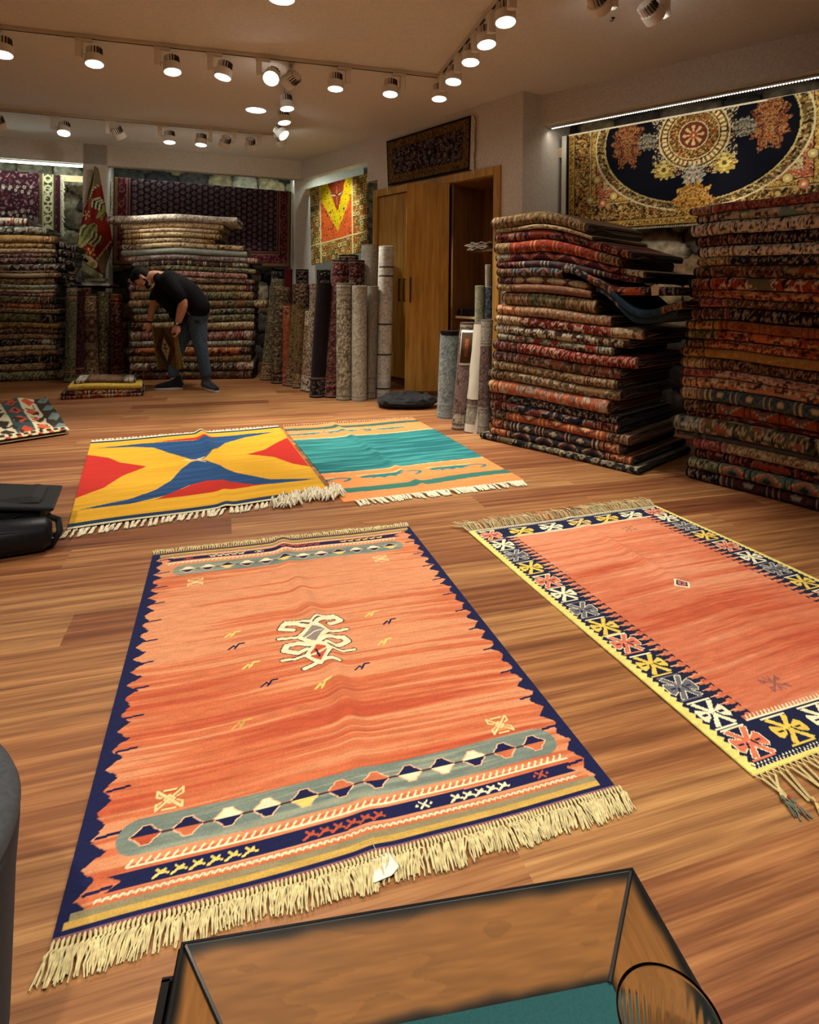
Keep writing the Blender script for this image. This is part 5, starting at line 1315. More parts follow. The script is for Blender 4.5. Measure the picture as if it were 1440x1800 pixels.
spec_m = [
 (469, 669, 488.6, 491, 12, sp('fl', 'green', 'tan'), 'olive patterned roll leaning at the left end of the corner group', {}),
 (490.5, 675, 496, 505.5, 15, ('fl', [(84, 72, 50), (150, 130, 92), (44, 34, 28), (96, 40, 40)], P['brown']), 'wide brown and olive roll with a dark band near its top', {}),
 (504, 678.6, 505, 535, 7.5, ('tx', [(166, 74, 34), (190, 104, 52), (110, 60, 36), (190, 90, 44)], P['rust']), 'narrow rust orange roll', {}),
 (514, 680, 525, 536, 11.5, ('fl', [(124, 98, 54), (156, 130, 80), (74, 56, 32), (110, 80, 44)], P['tan']), 'olive gold roll right of the rust orange one', {}),
 (523, 683, 529, 545, 9, ('fl', [(134, 108, 62), (160, 134, 86), (80, 60, 36), (120, 90, 52)], P['tan']), 'shorter olive gold roll standing in front of its twin', {}),
 (537, 688, 545, 544, 8.5, sp('fl', 'tan', 'cream'), 'short ring patterned beige roll', {}),
 (544, 690, 553, 499, 7.5, ('fl', [(160, 146, 116), (196, 184, 154), (60, 46, 40), (120, 60, 50)], P['cream']), 'tall slim cream and black ornamented roll', {}),
 (557, 700, 569, 497, 13, ('pl', [(30, 20, 22), (40, 26, 28), (14, 10, 12), (150, 140, 120)], [(36, 26, 28), (120, 112, 100), (20, 14, 16), (60, 40, 40)]), 'black roll with a patterned foot leaning in the front row', {}),
 (583, 700, 598.5, 458, 14, ('fl', [(96, 50, 44), (140, 96, 80), (58, 28, 30), (110, 50, 44)], P['dred']), 'tall maroon floral roll behind the black one', dict(lean=.2)),
 (605, 705, 605, 498, 13.7, CAMO, 'cream and brown cloudy roll in the front row', {}),
 (631.5, 706, 632, 502.6, 13.5, LG, 'pale sand coloured roll in the front row', {}),
 (651, 702, 656, 503.6, 10, LG2, 'plain taupe roll right of the sand coloured one', {}),
 (673, 700, 680, 433.6, 13.5, WH, 'tall whitish roll with dark cross bands beside the cabinet', dict(lean=.15)),
 (648, 684, 650, 431, 15, WH, 'tall plain white roll, highest of the corner group', dict(lean=.1)),
 (624, 688, 627.6, 458, 14, ('fl', [(96, 70, 58), (190, 176, 150), (50, 34, 34), (130, 50, 50)], ('x', P['dred'])[1]), 'brown floral roll with a red rim behind the sand coloured one', dict(lean=.1)),
 (610, 668, 613, 449, 18, sp('fl', 'black', 'plum'), 'dark wide roll half hidden behind the maroon one', dict(lean=.05)),
 (527, 668, 529, 500, 15, sp('fl', 'brown', 'red'), 'dark reddish roll behind the olive gold pair', dict(lean=.05)),
 (531, 656, 531, 474, 11.5, ('fl', [(60, 54, 54), (176, 168, 150), (24, 20, 22), (90, 80, 76)], P['black']), 'black and ivory roll end standing before the white pier', dict(lean=.05)),
 (569, 664, 569, 475, 12.5, sp('fl', 'black', 'brown'), 'black ornamented roll behind the slim cream one', dict(lean=.05)),
 (488, 656, 488, 478, 11, sp('pl', 'black', 'black'), 'black roll at the back of the left end of the corner group', dict(lean=.05)),
 (507, 656, 507, 474, 7, ('pl', [(110, 24, 34), (130, 30, 40), (80, 16, 24), (120, 30, 40)], [(110, 24, 34), (130, 30, 40), (80, 16, 24), (120, 30, 40)]), 'small crimson roll at the back under the dark hanging carpet', dict(lean=.05)),
]
for i, (xb, yb, xt, yt, r, s, lab, kw) in enumerate(spec_m):
    o, c, rr, top = roll(xb, yb, xt, yt, r, s, lab, GM, 20 + i, **kw)
    if 'dark cross bands' in lab:
        mb_ = cloth_mat('dark_band_cloth', (40, 42, 44))
        for f in (.06, .28, .48, .80, .86):
            m = MB(); cc = np.array([(top[0] - c[0]) * f, (top[1] - c[1]) * f, top[2] * f]); m.tube([tuple(cc - (0, 0, .008)), tuple(cc + (0, 0, .008))], rr * 1.035, 32, caps=False); m.build('dark_band', mb_, o)
spec_l = [
 (122.5, 673, 127, 504, 8.5, ('fl', [(92, 92, 62), (130, 124, 86), (56, 50, 38), (96, 80, 50)], P['green']), 'olive roll standing right next to the left stack', {}),
 (136, 667, 134, 512, 12.5, ('fl', [(60, 26, 26), (90, 50, 44), (34, 16, 18), (80, 30, 30)], P['dred']), 'dark maroon flat roll behind the salmon one', dict(flat=.6, lean=.05)),
 (160, 660, 160, 518, 12, ('ge', [(116, 90, 62), (60, 40, 34), (160, 136, 100), (110, 50, 40)], P['tan']), 'tan and brown roll with dark figures near its top', dict(lean=.03, Y=7.58)),
 (150, 665, 150, 560, 11.5, ('ge', [(140, 92, 66), (150, 100, 74), (80, 30, 28), (120, 40, 36)], P['dusty']), 'salmon pink flat roll with a fringe on its left side', dict(flat=.7, lean=.05)),
 (171, 664, 170, 538, 9.5, ('fl', [(126, 98, 62), (150, 122, 84), (84, 60, 40), (110, 70, 46)], P['tan']), 'slim tan roll left of the black and white one', dict(lean=.05)),
 (198, 662, 195, 530, 15, ('ge', [(50, 50, 48), (190, 176, 140), (30, 26, 28), (130, 60, 44)], [(186, 172, 136), (40, 30, 30), (110, 46, 40), (60, 30, 30)]), 'wide black and ivory geometric roll facing the room', dict(flat=.5, lean=.08)),
 (218, 664, 217, 563, 8, ('fl', [(104, 48, 34), (130, 80, 56), (56, 26, 24), (120, 60, 44)], P['brown']), 'slim brick roll at the right end beside the stack', dict(lean=.05)),
 (183, 656, 183, 513, 10, sp('fl', 'green', 'brown'), 'green and brown roll at the back under the paper samples', dict(lean=.0, Y=7.62)),
 (206, 655, 205, 515, 10, sp('fl', 'dred', 'rust'), 'dark red roll at the back right under the paper samples', dict(lean=.0, Y=7.62)),
 (152, 654, 152, 504, 8, ('pl', [(90, 26, 24), (110, 34, 30), (60, 16, 18), (100, 30, 28)], P['dred']), 'maroon roll at the back, highest behind the tan and brown one', dict(lean=.0, Y=7.62)),
]
for i, (xb, yb, xt, yt, r, s, lab, kw) in enumerate(spec_l):
    o, c, rr, top = roll(xb, yb, xt, yt, r, s, lab, GL, 60 + i, **kw)
    if 'fringe' in lab:
        paths = []; rs = np.random.RandomState(5)
        for k in range(34):
            z = top[2] * (.02 + .78 * k / 34); l = .05 + .04 * rs.rand()
            paths.append(([(-rr * .9, -rr * .3, z), (-rr * .9 - l * .5, -rr * .5, z + .012), (-rr * .9 - l, -rr * .4, z - .02 * rs.rand())], .004))
        strands('fringe', paths, fringe_mat('dull_fringe_yarn', (150, 130, 100)), o)
spec_r = [
 (785, 736.7, 791, 583, 17, ('tx', [(134, 150, 152), (166, 180, 178), (112, 128, 132), (150, 164, 164)], [(140, 156, 158), (166, 180, 178), (126, 140, 144), (150, 164, 164)]), 'blue-grey marbled roll with a black rim, in front of the open door', dict(lean=.03, rim=M_BLACK)),
 (808, 757, 823, 567, 14, ('lg', [(116, 88, 80), (150, 122, 110), (84, 60, 56), (130, 100, 92)], [(150, 130, 110), (190, 176, 150), (90, 70, 60), (120, 90, 80)]), 'mauve floral roll with a framed brown label panel', dict(lean=.14)),
 (829, 762, 847, 566, 12.5, ('tx', [(130, 100, 90), (150, 124, 112), (96, 74, 66), (130, 100, 92)], [(180, 170, 150), (196, 186, 166), (150, 140, 124), (180, 170, 150)]), 'mauve roll wrapped in creased cream plastic', dict(lean=.10)),
 (848, 764, 856, 562, 11, ('fl', [(120, 92, 82), (150, 122, 110), (84, 62, 58), (130, 100, 92)], [(170, 160, 144), (190, 180, 160), (140, 130, 116), (180, 170, 150)]), 'brownish roll squeezed between the wrapped roll and the stack', dict(lean=.10)),
 (842, 742, 844, 503, 8.5, ('tx', [(176, 178, 140), (196, 198, 164), (150, 156, 116), (190, 190, 150)], [(160, 172, 110), (190, 196, 150), (140, 150, 100), (170, 176, 130)]), 'slim pale green roll behind the wrapped one', dict(lean=.03)),
 (858, 742, 859, 505, 6.5, ('fl', [(96, 116, 140), (170, 180, 186), (60, 76, 100), (120, 136, 150)], [(150, 160, 170), (190, 196, 200), (80, 96, 120), (120, 136, 150)]), 'slim blue patterned roll behind the wrapped one', dict(lean=.03)),
 (858, 732, 858, 466, 5, ('pl', [(190, 184, 160), (210, 204, 180), (160, 154, 130), (190, 184, 160)], [(190, 184, 160), (210, 204, 180), (160, 154, 130), (190, 184, 160)]), 'thin cream roll rising highest beside the stack', dict(lean=.02)),
]
for i, (xb, yb, xt, yt, r, s, lab, kw) in enumerate(spec_r):
    o, c, rr, top = roll(xb, yb, xt, yt, r, s, lab, GR, 90 + i, **kw)
    def at(f, a, k=1.0): return (float((top[0] - c[0]) * f + rr * k * math.cos(a)), float((top[1] - c[1]) * f + rr * k * math.sin(a)), float(top[2] * f))
    if 'label panel' in lab:
        def patch(nm, f0, f1, a0, a1, k, mt):
            m = MB(); V = []; F = []
            for j in range(2):
                for q in range(11):
                    V.append(at(f0 + (f1 - f0) * j, a0 + (a1 - a0) * q / 10, k))
            F = [(q, q + 1, 12 + q, 11 + q) for q in range(10)]; m.add(V, F); b = m.build(nm, mt, o, smooth=True)
            s_ = b.modifiers.new('s', 'SOLIDIFY'); s_.thickness = .002; return b
        patch('label_border', .60, .93, -2.45, -.85, 1.06, M_PAPER)
        b = patch('label_print', .62, .91, -2.35, -.95, 1.085, fringe_mat('printed_label', (74, 54, 36)))
        patch('label_motif', .68, .85, -1.85, -1.4, 1.11, fringe_mat('printed_motif', (120, 70, 40)))
    if 'wrapped' in lab and 'creased' in lab:
        m = MB(); V = []; F = []; nz = 30; na = 28
        for j in range(nz):
            f = .30 + .68 * j / (nz - 1)
            for q in range(na):
                a = 2 * math.pi * q / na; k = 1.08 + .05 * math.sin(a * 5 + f * 20) * (.4 + .6 * math.sin(f * 31 + a)) + .05 * (vn(a * 2., f * 14, 3) - .5)
                V.append(at(f, a, float(k)))
        for j in range(nz - 1):
            for q in range(na):
                F.append((j * na + q, j * na + (q + 1) % na, (j + 1) * na + (q + 1) % na, (j + 1) * na + q))
        m.add(V, F); pl = mat('cream_plastic_film', (222, 214, 196), .28, spec=.5); m.build('plastic_wrap', pl, o, smooth=True)
        m = MB(); m.add([at(.36, -1.0, 1.2), at(.30, -.9, 1.2), at(.0, -1.5, 1.35), at(.0, -1.15, 1.4), at(.3, -.6, 1.2)], [(0, 1, 2), (1, 3, 2), (1, 4, 3)])
        b = m.build('loose_film', pl, o); s_ = b.modifiers.new('s', 'SOLIDIFY'); s_.thickness = .002
        for f in (.0,):
            m = MB(); m.tube([at(0, 0, 0), at(.07, 0, 0)], rr * 1.06, 28, caps=False); m.build('foot_wrap', pl, o, smooth=True)

# ================================================================== HANGING CARPETS
def hung(name, p0, p1, corners, cvas, label, seed, fr=None, off=0.0, wave=.006, thick=.012, material=M_WOOL, cat='hanging carpet'):
    """corners: px TL, TR, BR, BL on the vertical plane p0-p1; canvas y=0 is the bottom"""
    TL, TR, BR, BLc = [atplane(*c, p0, p1) for c in corners]
    n = unit([-(p1 - p0)[1], (p1 - p0)[0]])
    if n[1] < 0: n = -n
    U = (cvas.X / cvas.W)[..., None]; Vv = (cvas.Y / cvas.H)[..., None]
    Pm = (BLc * (1 - U) + BR * U) * (1 - Vv) + (TL * (1 - U) + TR * U) * Vv
    w = wave * (np.sin(cvas.X / cvas.W * 9 + seed) + .6 * np.sin(cvas.X / cvas.W * 21 + seed * 2)) * (1 - .7 * cvas.Y / cvas.H)
    Pm[..., 0] += n[0] * (w + off); Pm[..., 1] += n[1] * (w + off)
    o0 = TL.copy()
    o = new_mesh(name, (Pm - o0).reshape(-1, 3), gridfaces(cvas.nx, cvas.ny), material, cols=cvas.im.reshape(-1, 3), loc=tuple(o0))
    sd = o.modifiers.new('solid', 'SOLIDIFY'); sd.thickness = thick; sd.offset = 1
    tag(o, label, cat)
    return o, Pm - o0, n
def side_fringe(o, Pm, col, n, ln, seed, right, dens=60, width=.03):
    rs = np.random.RandomState(seed); paths = []
    E = Pm[:, col]; d = (Pm[0, -1] - Pm[0, 0]); d = d / np.linalg.norm(d) * (1 if right else -1)
    for k in range(dens):
        t = (k + .5) / dens * (len(E) - 1); i = int(t); p = E[i] * (1 - (t - i)) + E[min(i + 1, len(E) - 1)] * (t - i)
        w = width * (.6 + .6 * rs.rand())
        paths.append(([tuple(p), tuple(p + d * w * .7 + (0, 0, -ln * .1)), tuple(p + d * w + (0, 0, -ln * (.6 + .5 * rs.rand())))], .008))
    return strands('fringe', paths, M_FRINGEW, o)

# big gold carpet with the dark oval on the recessed right wall
g0, g1 = WS0 + nS * .33, WS1 + nS * .33
TLg = atplane(1000, 240, g0, g1); BLg = atplane(1003, 407, g0, g1)
topz = atplane(1436, 160, g0, g1)[2]
def goldcanvas(W, Hh):
    cv = Cv(W, Hh, .0075, (150, 116, 54)); X, Y = cv.X, cv.Y
    CX, CY = W * .5, Hh * .80
    ax, ay = W * .335, Hh * .60
    r = np.hypot((X - CX) / ax, (Y - CY) / ay)
    mx = np.abs(X - CX)
    g = floral(mx, Y, [(120, 88, 44), (206, 176, 104), (44, 30, 22), (170, 84, 44)], .022, 5)
    cv.im[:] = g
    # spandrels, lighter ivory ground with scrolls and blossoms
    f = floral(mx, Y, [(206, 190, 130), (226, 212, 160), (66, 48, 34), (196, 110, 74)], .02, 12)
    bwid = .34
    inner = (mx < W / 2 - bwid) & (Y > bwid)
    cv.im[inner] = f[inner]
    # guard borders
    e = np.minimum(W / 2 - mx, Y)
    def band(a, b, c): cv.fill((e > a) & (e < b), c)
    band(0, .012, (30, 24, 22)); band(.012, .07, (176, 142, 70)); m = (e > .02) & (e < .06); cc = floral(mx + Y, e, [(150, 112, 50), (220, 186, 104), (60, 40, 24), (190, 130, 60)], .012, 9, False); cv.im[m] = cc[m]
    band(.07, .078, (40, 28, 20)); band(.235, .245, (214, 190, 130)); band(.245, .255, (40, 28, 22))
    m = (e > .255) & (e < .30); cc = floral(mx + Y, e, [(176, 136, 62), (226, 196, 110), (70, 46, 26), (200, 120, 60)], .012, 19, False); cv.im[m] = cc[m]
    m = (e > .30) & (e < .37); cc = floral(mx + Y, e, [(184, 100, 70), (222, 170, 120), (90, 40, 34), (200, 170, 110)], .014, 29, False); cv.im[m] = cc[m]
    band(.30, .306, (40, 28, 22))
    # oval: border ring, dark ground
    m = (r < 1.13); cc = floral(np.arctan2(Y - CY, mx) * .8, r * .5, [(110, 84, 46), (200, 180, 120), (36, 26, 22), (150, 100, 56)], .02, 39, False); cv.im[m] = cc[m]
    cv.fill((r > 1.11) & (r < 1.13), (220, 206, 160)); cv.fill((r > 1.0) & (r < 1.015), (200, 176, 110))
    cv.fill(r < 1.0, (10, 12, 22))
    # medallion
    q = np.hypot(X - CX, Y - CY); th = np.arctan2(Y - CY, X - CX); R = Hh * .30
    star_r = R * (1.18 + .10 * np.cos(th * 12))
    m = q < star_r * 1.10; cc = floral(mx, Y, [(40, 34, 34), (206, 190, 150), (16, 14, 20), (150, 70, 50)], .016, 49); cv.im[m] = cc[m]
    cv.fill(q < R * 1.02, (214, 200, 150)); 
    m = q < R * .98; ring = floral(th * R * .6, q, [(122, 84, 44), (206, 170, 100), (60, 38, 26), (170, 80, 44)], .016, 59, False); cv.im[m] = ring[m]
    for a, b, c in ((.93, .96, (60, 40, 26)), (.74, .77, (60, 40, 26)), (.71, .74, (220, 196, 130)), (.40, .43, (220, 196, 140)), (.37, .40, (80, 40, 30))): cv.fill((q > R * a) & (q < R * b), c)
    m = (q > R * .78) & (q < R * .92) & (np.mod(th * 20 / math.pi, 1) < .55); cv.fill(m, (226, 206, 150))
    cv.fill((q < R * .37), (110, 52, 40)); cv.fill((q < R * .30) & (np.cos(th * 8) > .1), (214, 180, 120)); cv.fill(q < R * .10, (176, 70, 50)); cv.fill(q < R * .04, (226, 206, 150))
    # pendants
    def pend(px_, py_, rx, ry, pal, sd):
        d = np.hypot((X - px_) / rx, (Y - py_) / ry); t = np.arctan2(Y - py_, X - px_); m = d < 1 + .14 * np.cos(t * 10) + .25 * (vn(X / .02, Y / .02, sd) - .5)
        cc = floral(np.abs(X - px_), Y, pal, .015, sd); cv.im[m] = cc[m]
    for s in (-1, 1):
        pend(CX + s * R * 2.02, CY + .02, R * .48, R * .80, [(120, 62, 38), (170, 126, 76), (44, 28, 22), (140, 74, 42)], 71)
        pend(CX + s * R * 1.38, CY, R * .30, R * .26, [(110, 108, 94), (176, 170, 144), (54, 46, 44), (130, 106, 70)], 72)
        pend(CX + s * R * .86, CY - R * .95, R * .34, R * .28, [(176, 150, 70), (220, 200, 130), (80, 60, 36), (150, 80, 50)], 73)
        cv.disc(CX + s * R * .86, CY - R * .95, R * .14, (206, 186, 100)); cv.disc(CX + s * R * .86, CY - R * .95, R * .07, (90, 70, 40))
        for fx, fy, c in ((W * .30, Hh * .32, (214, 190, 110)), (W * .345, Hh * .26, (214, 120, 90)), (W * .37, Hh * .50, (200, 180, 110)), (W * .40, Hh * .30, (190, 170, 96))):
            cv.disc(CX + s * fx, fy, .042, (90, 64, 40)); cv.disc(CX + s * fx, fy, .036, c); cv.disc(CX + s * fx, fy, .015, (240, 226, 170))
    pend(CX, CY - R * 1.22, R * .30, R * .32, [(160, 160, 140), (214, 206, 180), (70, 60, 56), (180, 90, 60)], 74)
    pend(CX, CY - R * 1.95, R * .55, R * .50, [(176, 124, 48), (220, 180, 100), (80, 50, 30), (170, 90, 44)], 75)
    cv.wool(.08, 33, .01)
    return cv
rr_ = atplane(1220, 228, g0, g1); uG = unit(g1 - g0)
half = float(np.dot(rr_[:2] - TLg[:2], uG)); Wg = 2 * half; Hg = topz - BLg[2]
cvg = goldcanvas(Wg, Hg)
def hung3(name, p0, d, W, z0, Hh, cvas, label, n, wave=.006, thick=.014):
    w = wave * (np.sin(cvas.X * 2.2) + .6 * np.sin(cvas.X * 5 + 1)) * (1 - .6 * cvas.Y / cvas.H)
    V = np.stack([d[0] * cvas.X + n[0] * w, d[1] * cvas.X + n[1] * w, cvas.Y * Hh / cvas.H], -1)
    o = new_mesh(name, V.reshape(-1, 3), gridfaces(cvas.nx, cvas.ny), M_WOOL, cols=cvas.im.reshape(-1, 3), loc=(p0[0], p0[1], z0))
    sd = o.modifiers.new('solid', 'SOLIDIFY'); sd.thickness = thick; sd.offset = 1
    tag(o, label, 'hanging carpet'); return o, V
o, Pm = hung3('hanging_carpet', TLg[:2], uG, Wg, BLg[2], Hg, cvg, 'large gold carpet with a black oval and round medallion on the right wall', nS)
m = MB(); prism(m, [-nS * .016, uG * Wg - nS * .016, uG * Wg - nS * .004, -nS * .004], Hg - .012, Hg + .004); m.build('top_binding', M_FRINGEW, o)
m = MB(); prism(m, [-nS * .016 - uG * .012, -nS * .016 + uG * .010, -nS * .004 + uG * .010, -nS * .004 - uG * .012], .0, Hg + .002); m.build('side_binding', fringe_mat('dark_binding', (26, 24, 26)), o)
k = int(Wg / .016); fp = []
for i in range(k):
    p = uG * (i + .5) * Wg / k; fp.append(([(p[0], p[1], .004), (p[0], p[1], -.018)], .005))
strands('fringe', fp, M_FRINGEW, o)
# white cloth lining seen beside it
m = MB(); a = atplane(988, 250, g0, g1); m.box(0, 0, 0, .02, .02, .01)
prism_ = MB(); prism(prism_, [np.zeros(2), uG * .05, uG * .05 + nS * .03, nS * .03], -1.2, 0.0)
b = atplane(988, 240, g0, g1); tag(prism_.build('lining_strip', M_PAPER, loc=tuple(b)), 'white lining strip hanging beside the gold carpet', 'cloth strip')

# dark carpet with the rosette field on the back wall
h0, h1 = WB0 + nB * .30, WB1 + nB * .30
W_, H_ = 2.35, 1.02
cv = Cv(W_, H_, .011, (38, 19, 28)); X, Y = cv.X, cv.Y
n = vn(X / .03, Y / .03, 3); cv.im[n > .6] = np.array((56, 26, 36)) / 255.
cv.fill((Y < .20) | (X < .17) | (X > W_ - .17), (78, 24, 38)); 
e = np.minimum(np.minimum(X, W_ - X), Y)
for a, b, c in ((0, .018, (70, 60, 50)), (.02, .045, (120, 92, 60)), (.16, .175, (150, 116, 90)), (.175, .195, (70, 40, 44)), (.195, .207, (140, 104, 84))): cv.fill((e > a) & (e < b), c)
m = (e > .05) & (e < .155) & (vn(X / .025, Y / .025, 8) > .66); cv.fill(m, (130, 66, 66))
m = (e > .05) & (e < .155); u = np.mod(np.where(Y < .2, X, Y), .16) - .08; v = e - .10; d = np.hypot(u, v); cv.fill(m & (d < .034), (120, 92, 70)); cv.fill(m & (d < .024), (84, 28, 40))
inn = e > .215
cx = np.mod(X, .075) - .0375; cy = np.mod(Y + .5 * .075 * (np.floor(X / .075) % 2), .075) - .0375; d = np.hypot(cx, cy); th = np.arctan2(cy, cx)
ro = inn & (d < .026 * (1 + .2 * np.cos(5 * th))) & (d > .012); cv.fill(ro, (104, 90, 92)); cv.fill(inn & (d < .008), (120, 70, 60)); cv.fill(inn & (d > .047), (54, 60, 44))
cv.wool(.1, 5, .02)
o, Pm, n_ = hung('hanging_carpet', h0, h1, [(200, 311), (512, 337), (510, 470), (198, 466)], cv, 'dark aubergine carpet with rows of rosettes and a wine red border on the back wall', 2)
side_fringe(o, Pm, -1, n_, .05, 4, True, 50, .035); side_fringe(o, Pm, 0, n_, .05, 5, False, 50, .03)
# burgundy carpet at the left edge
W_, H_ = 1.3, .78
cv = Cv(W_, H_, .010, (52, 22, 30)); X, Y = cv.X, cv.Y
m = vn(X / .022, Y / .022, 3) > .73; cv.fill(m, (140, 104, 104)); m = vn(X / .03 + 5, Y / .03, 6) > .74; cv.fill(m, (96, 44, 50))
def ringr(x, y, r=.020): cv.disc(x, y, r, (190, 176, 160), r * .5)
for cyy, sg in ((.56, 1), (.24, -1)):
    for k in range(7):
        a = k / 6. * 1.2; ringr(W_ - .37 - k * .085, cyy + .05 * sg * math.cos(a * 2) * .6); ringr(W_ - .40 - k * .08, cyy - sg * (.05 - .014 * k))
cv.fill((X > W_ - .27) & (X < W_ - .22), (96, 76, 56))
m = (X > W_ - .215) & (X < W_ - .095); cv.fill(m, (60, 50, 36)); u = X - (W_ - .155); v = np.mod(Y, .13) - .065; d = np.hypot(u * 1.1, v)
cv.fill(m & (np.abs(d - .045) < .011), (214, 206, 164)); cv.fill(m & (d < .02), (110, 70, 44)); cv.fill(m & (vn(X / .014, Y / .014, 5) > .7), (214, 206, 164))
cv.fill((np.abs(X - (W_ - .215)) < .006) | (np.abs(X - (W_ - .095)) < .006), (190, 176, 130)); cv.fill((X > W_ - .09) & (X < W_ - .05), (76, 56, 48)); cv.fill(X > W_ - .045, (70, 26, 40))
cv.wool(.1, 5, .02)
o, Pm, n_ = hung('hanging_carpet', h0, h1, [(-80, 292), (106, 308), (106, 412), (-80, 404)], cv, 'burgundy carpet with white rings and an ivory ring border, hanging at the left edge', 3)
side_fringe(o, Pm, -1, n_, .04, 7, True, 40, .045)
# yellow and orange carpet in the corner
y0, y1 = WR0 + nR * .075, WR1 + nR * .075
TL_, TR_, BR_, BL_ = [atplane(*c, y0, y1) for c in ((546, 331), (646, 305), (648, 440), (549, 467))]
W_ = np.linalg.norm((TR_ - TL_)[:2]); H_ = TL_[2] - BL_[2]
cv = Cv(W_, H_, .007, (128, 100, 44)); X, Y = cv.X, cv.Y; u = X / W_; v = Y / H_
s1 = .10
c = floral(X, Y, [(120, 96, 46), (214, 200, 130), (40, 26, 26), (190, 90, 40)], .022, 3); cv.im[:] = c
cell = .078; cu = np.mod(X, cell) - cell / 2; cw = np.mod(Y, cell) - cell / 2; dd = np.maximum(np.abs(cu), np.abs(cw))
cid = _h(np.floor(X / cell), np.floor(Y / cell), 4)
bord = (u < .18) | (u > .78) | (v < .24)
cols = np.array([(214, 206, 120), (206, 110, 40), (120, 120, 50), (190, 150, 60), (230, 214, 150)]) / 255.
m = bord & (dd < .030); cv.im[m] = cols[(cid * 4.99).astype(int)][m]; cv.fill(bord & (np.hypot(cu, cw) < .017), (50, 26, 24)); cv.fill(bord & (np.hypot(cu, cw) < .007), (210, 170, 90))
inn = (u > .20) & (u < .76) & (v > .26)
cv.fill(inn, (222, 104, 44)); yb_ = np.abs(u - .50); wv = (vn(X / .03, Y / .03, 9) - .5) * .05
cv.fill(inn & (v + wv > .36 + 1.55 * yb_), (226, 206, 20)); cv.fill(inn & (v + wv > .60 + 2.5 * yb_), (158, 64, 36))
for a, b in ((.38, .62), (.62, .62)): cv.disc(a * W_, b * H_, .030, (220, 180, 110)); cv.disc(a * W_, b * H_, .018, (90, 40, 30))
for s in (-1, 1): cv.line([(.5 * W_, .82 * H_), ((.5 + s * .10) * W_, .84 * H_)], .035, (60, 20, 24)); cv.line([((.5 + s * .03) * W_, .82 * H_), ((.5 + s * .10) * W_, .84 * H_)], .020, (226, 214, 190))
cv.line([(.5 * W_, .70 * H_), (.5 * W_, .97 * H_)], .010, (226, 200, 120))
cv.fill((np.abs(u - .20) < .012) | (np.abs(u - .77) < .012) | ((np.abs(v - .25) < .010)), (230, 214, 150)); m = inn & (vn(X / .02, Y / .02, 5) > .80); cv.fill(m, (120, 50, 30))
cv.wool(.1, 6, .02)
hung('hanging_carpet', y0, y1, [(546, 331), (646, 305), (648, 440), (549, 467)], cv, 'bright yellow and orange carpet hanging in the back corner', 4, wave=.010)
# long narrow carpet above the cabinet
n0, n1 = WR0 - nR * .03, WR1 - nR * .03
cv = Cv(1.45, .52, .008, (100, 72, 38)); X, Y = cv.X, cv.Y; e = np.minimum(np.minimum(X, 1.45 - X), np.minimum(Y, .52 - Y))
c = floral(X, Y, [(104, 76, 40), (140, 108, 60), (60, 40, 26), (120, 80, 40)], .02, 4); cv.im[:] = c
cv.fill(e < .02, (24, 18, 18)); m = e > .115; c = floral(X, Y, [(46, 32, 32), (130, 112, 104), (20, 14, 18), (70, 40, 44)], .03, 14); cv.im[m] = c[m]; cv.fill((e > .105) & (e < .118), (60, 42, 26)); cv.wool(.1, 6, .02)
o, Pm, n_ = hung('hanging_carpet', n0, n1, [(681, 249), (829, 203), (826, 298), (684, 327)], cv, 'narrow dark brown carpet hanging above the oak cabinet', 5, wave=.004)
side_fringe(o, Pm, -1, n_, .07, 4, True, 60, .05); side_fringe(o, Pm, 0, n_, .07, 5, False, 60, .03)
# red kilim gathered at its top on the pier
k0, k1 = WB0 - nB * .10, WB1 - nB * .10
def cp(x, y): return (120 + x / 7.5, 270 + y / 7.5)
Lf = [(348, 185), (322, 260), (300, 360), (255, 500), (210, 700), (180, 860), (145, 1000), (125, 1180), (105, 1370)]
Rt = [(385, 190), (405, 250), (428, 380), (455, 520), (480, 650), (505, 790), (560, 1000), (590, 1200), (470, 1610)]
nv, nu = 150, 90
def interp(L, t): 
    L = np.array([cp(*p) for p in L]); k = np.linspace(0, 1, len(L)); return np.stack([np.interp(t, k, L[:, 0]), np.interp(t, k, L[:, 1])], -1)
t = np.linspace(0, 1, nv); LL = interp(Lf, t); RR = interp(Rt, t); U = np.linspace(0, 1, nu)
pxs = LL[:, None] * (1 - U[None, :, None]) + RR[:, None] * U[None, :, None]
cvk = Cv(80, 190, 1.0, (132, 32, 26))       # painted in the cloth's own plane
cvk = Cv(.50, 1.40, .0055, (134, 34, 26))
base = atplane(134, 488, k0, k1)
def loc_(px, py): q = atplane(px, py, k0, k1); return (float(np.hypot(*(q[:2] - base[:2])) * np.sign(q[0] - base[0])), float(q[2] - base[2]))
def Lq(L): return [loc_(*cp(*p)) for p in L]
KG = (150, 150, 84); KC = (214, 206, 160); KD = (34, 26, 26)
cvk.poly(Lq([(348, 170), (400, 180), (430, 400), (400, 420), (230, 660), (200, 740), (240, 500)]), (130, 110, 74))
for k in range(9): 
    a = loc_(*cp(205 + k * 23, 690 - k * 32)); cvk.disc(a[0], a[1], .012, KC)
cvk.poly(Lq([(320, 700), (330, 620), (400, 580), (470, 640), (500, 760), (430, 890), (370, 860), (400, 760)]), KG)
for k in range(3):
    o_ = k * 36; cvk.line(Lq([(330 + o_, 720 + o_ * .4), (340 + o_, 640 + o_ * .3), (410 + o_ * .8, 585 + o_ * .6)]), .018, KC); cvk.line(Lq([(346 + o_, 730 + o_ * .4), (356 + o_, 650 + o_ * .3), (425 + o_ * .8, 600 + o_ * .6)]), .015, KD)
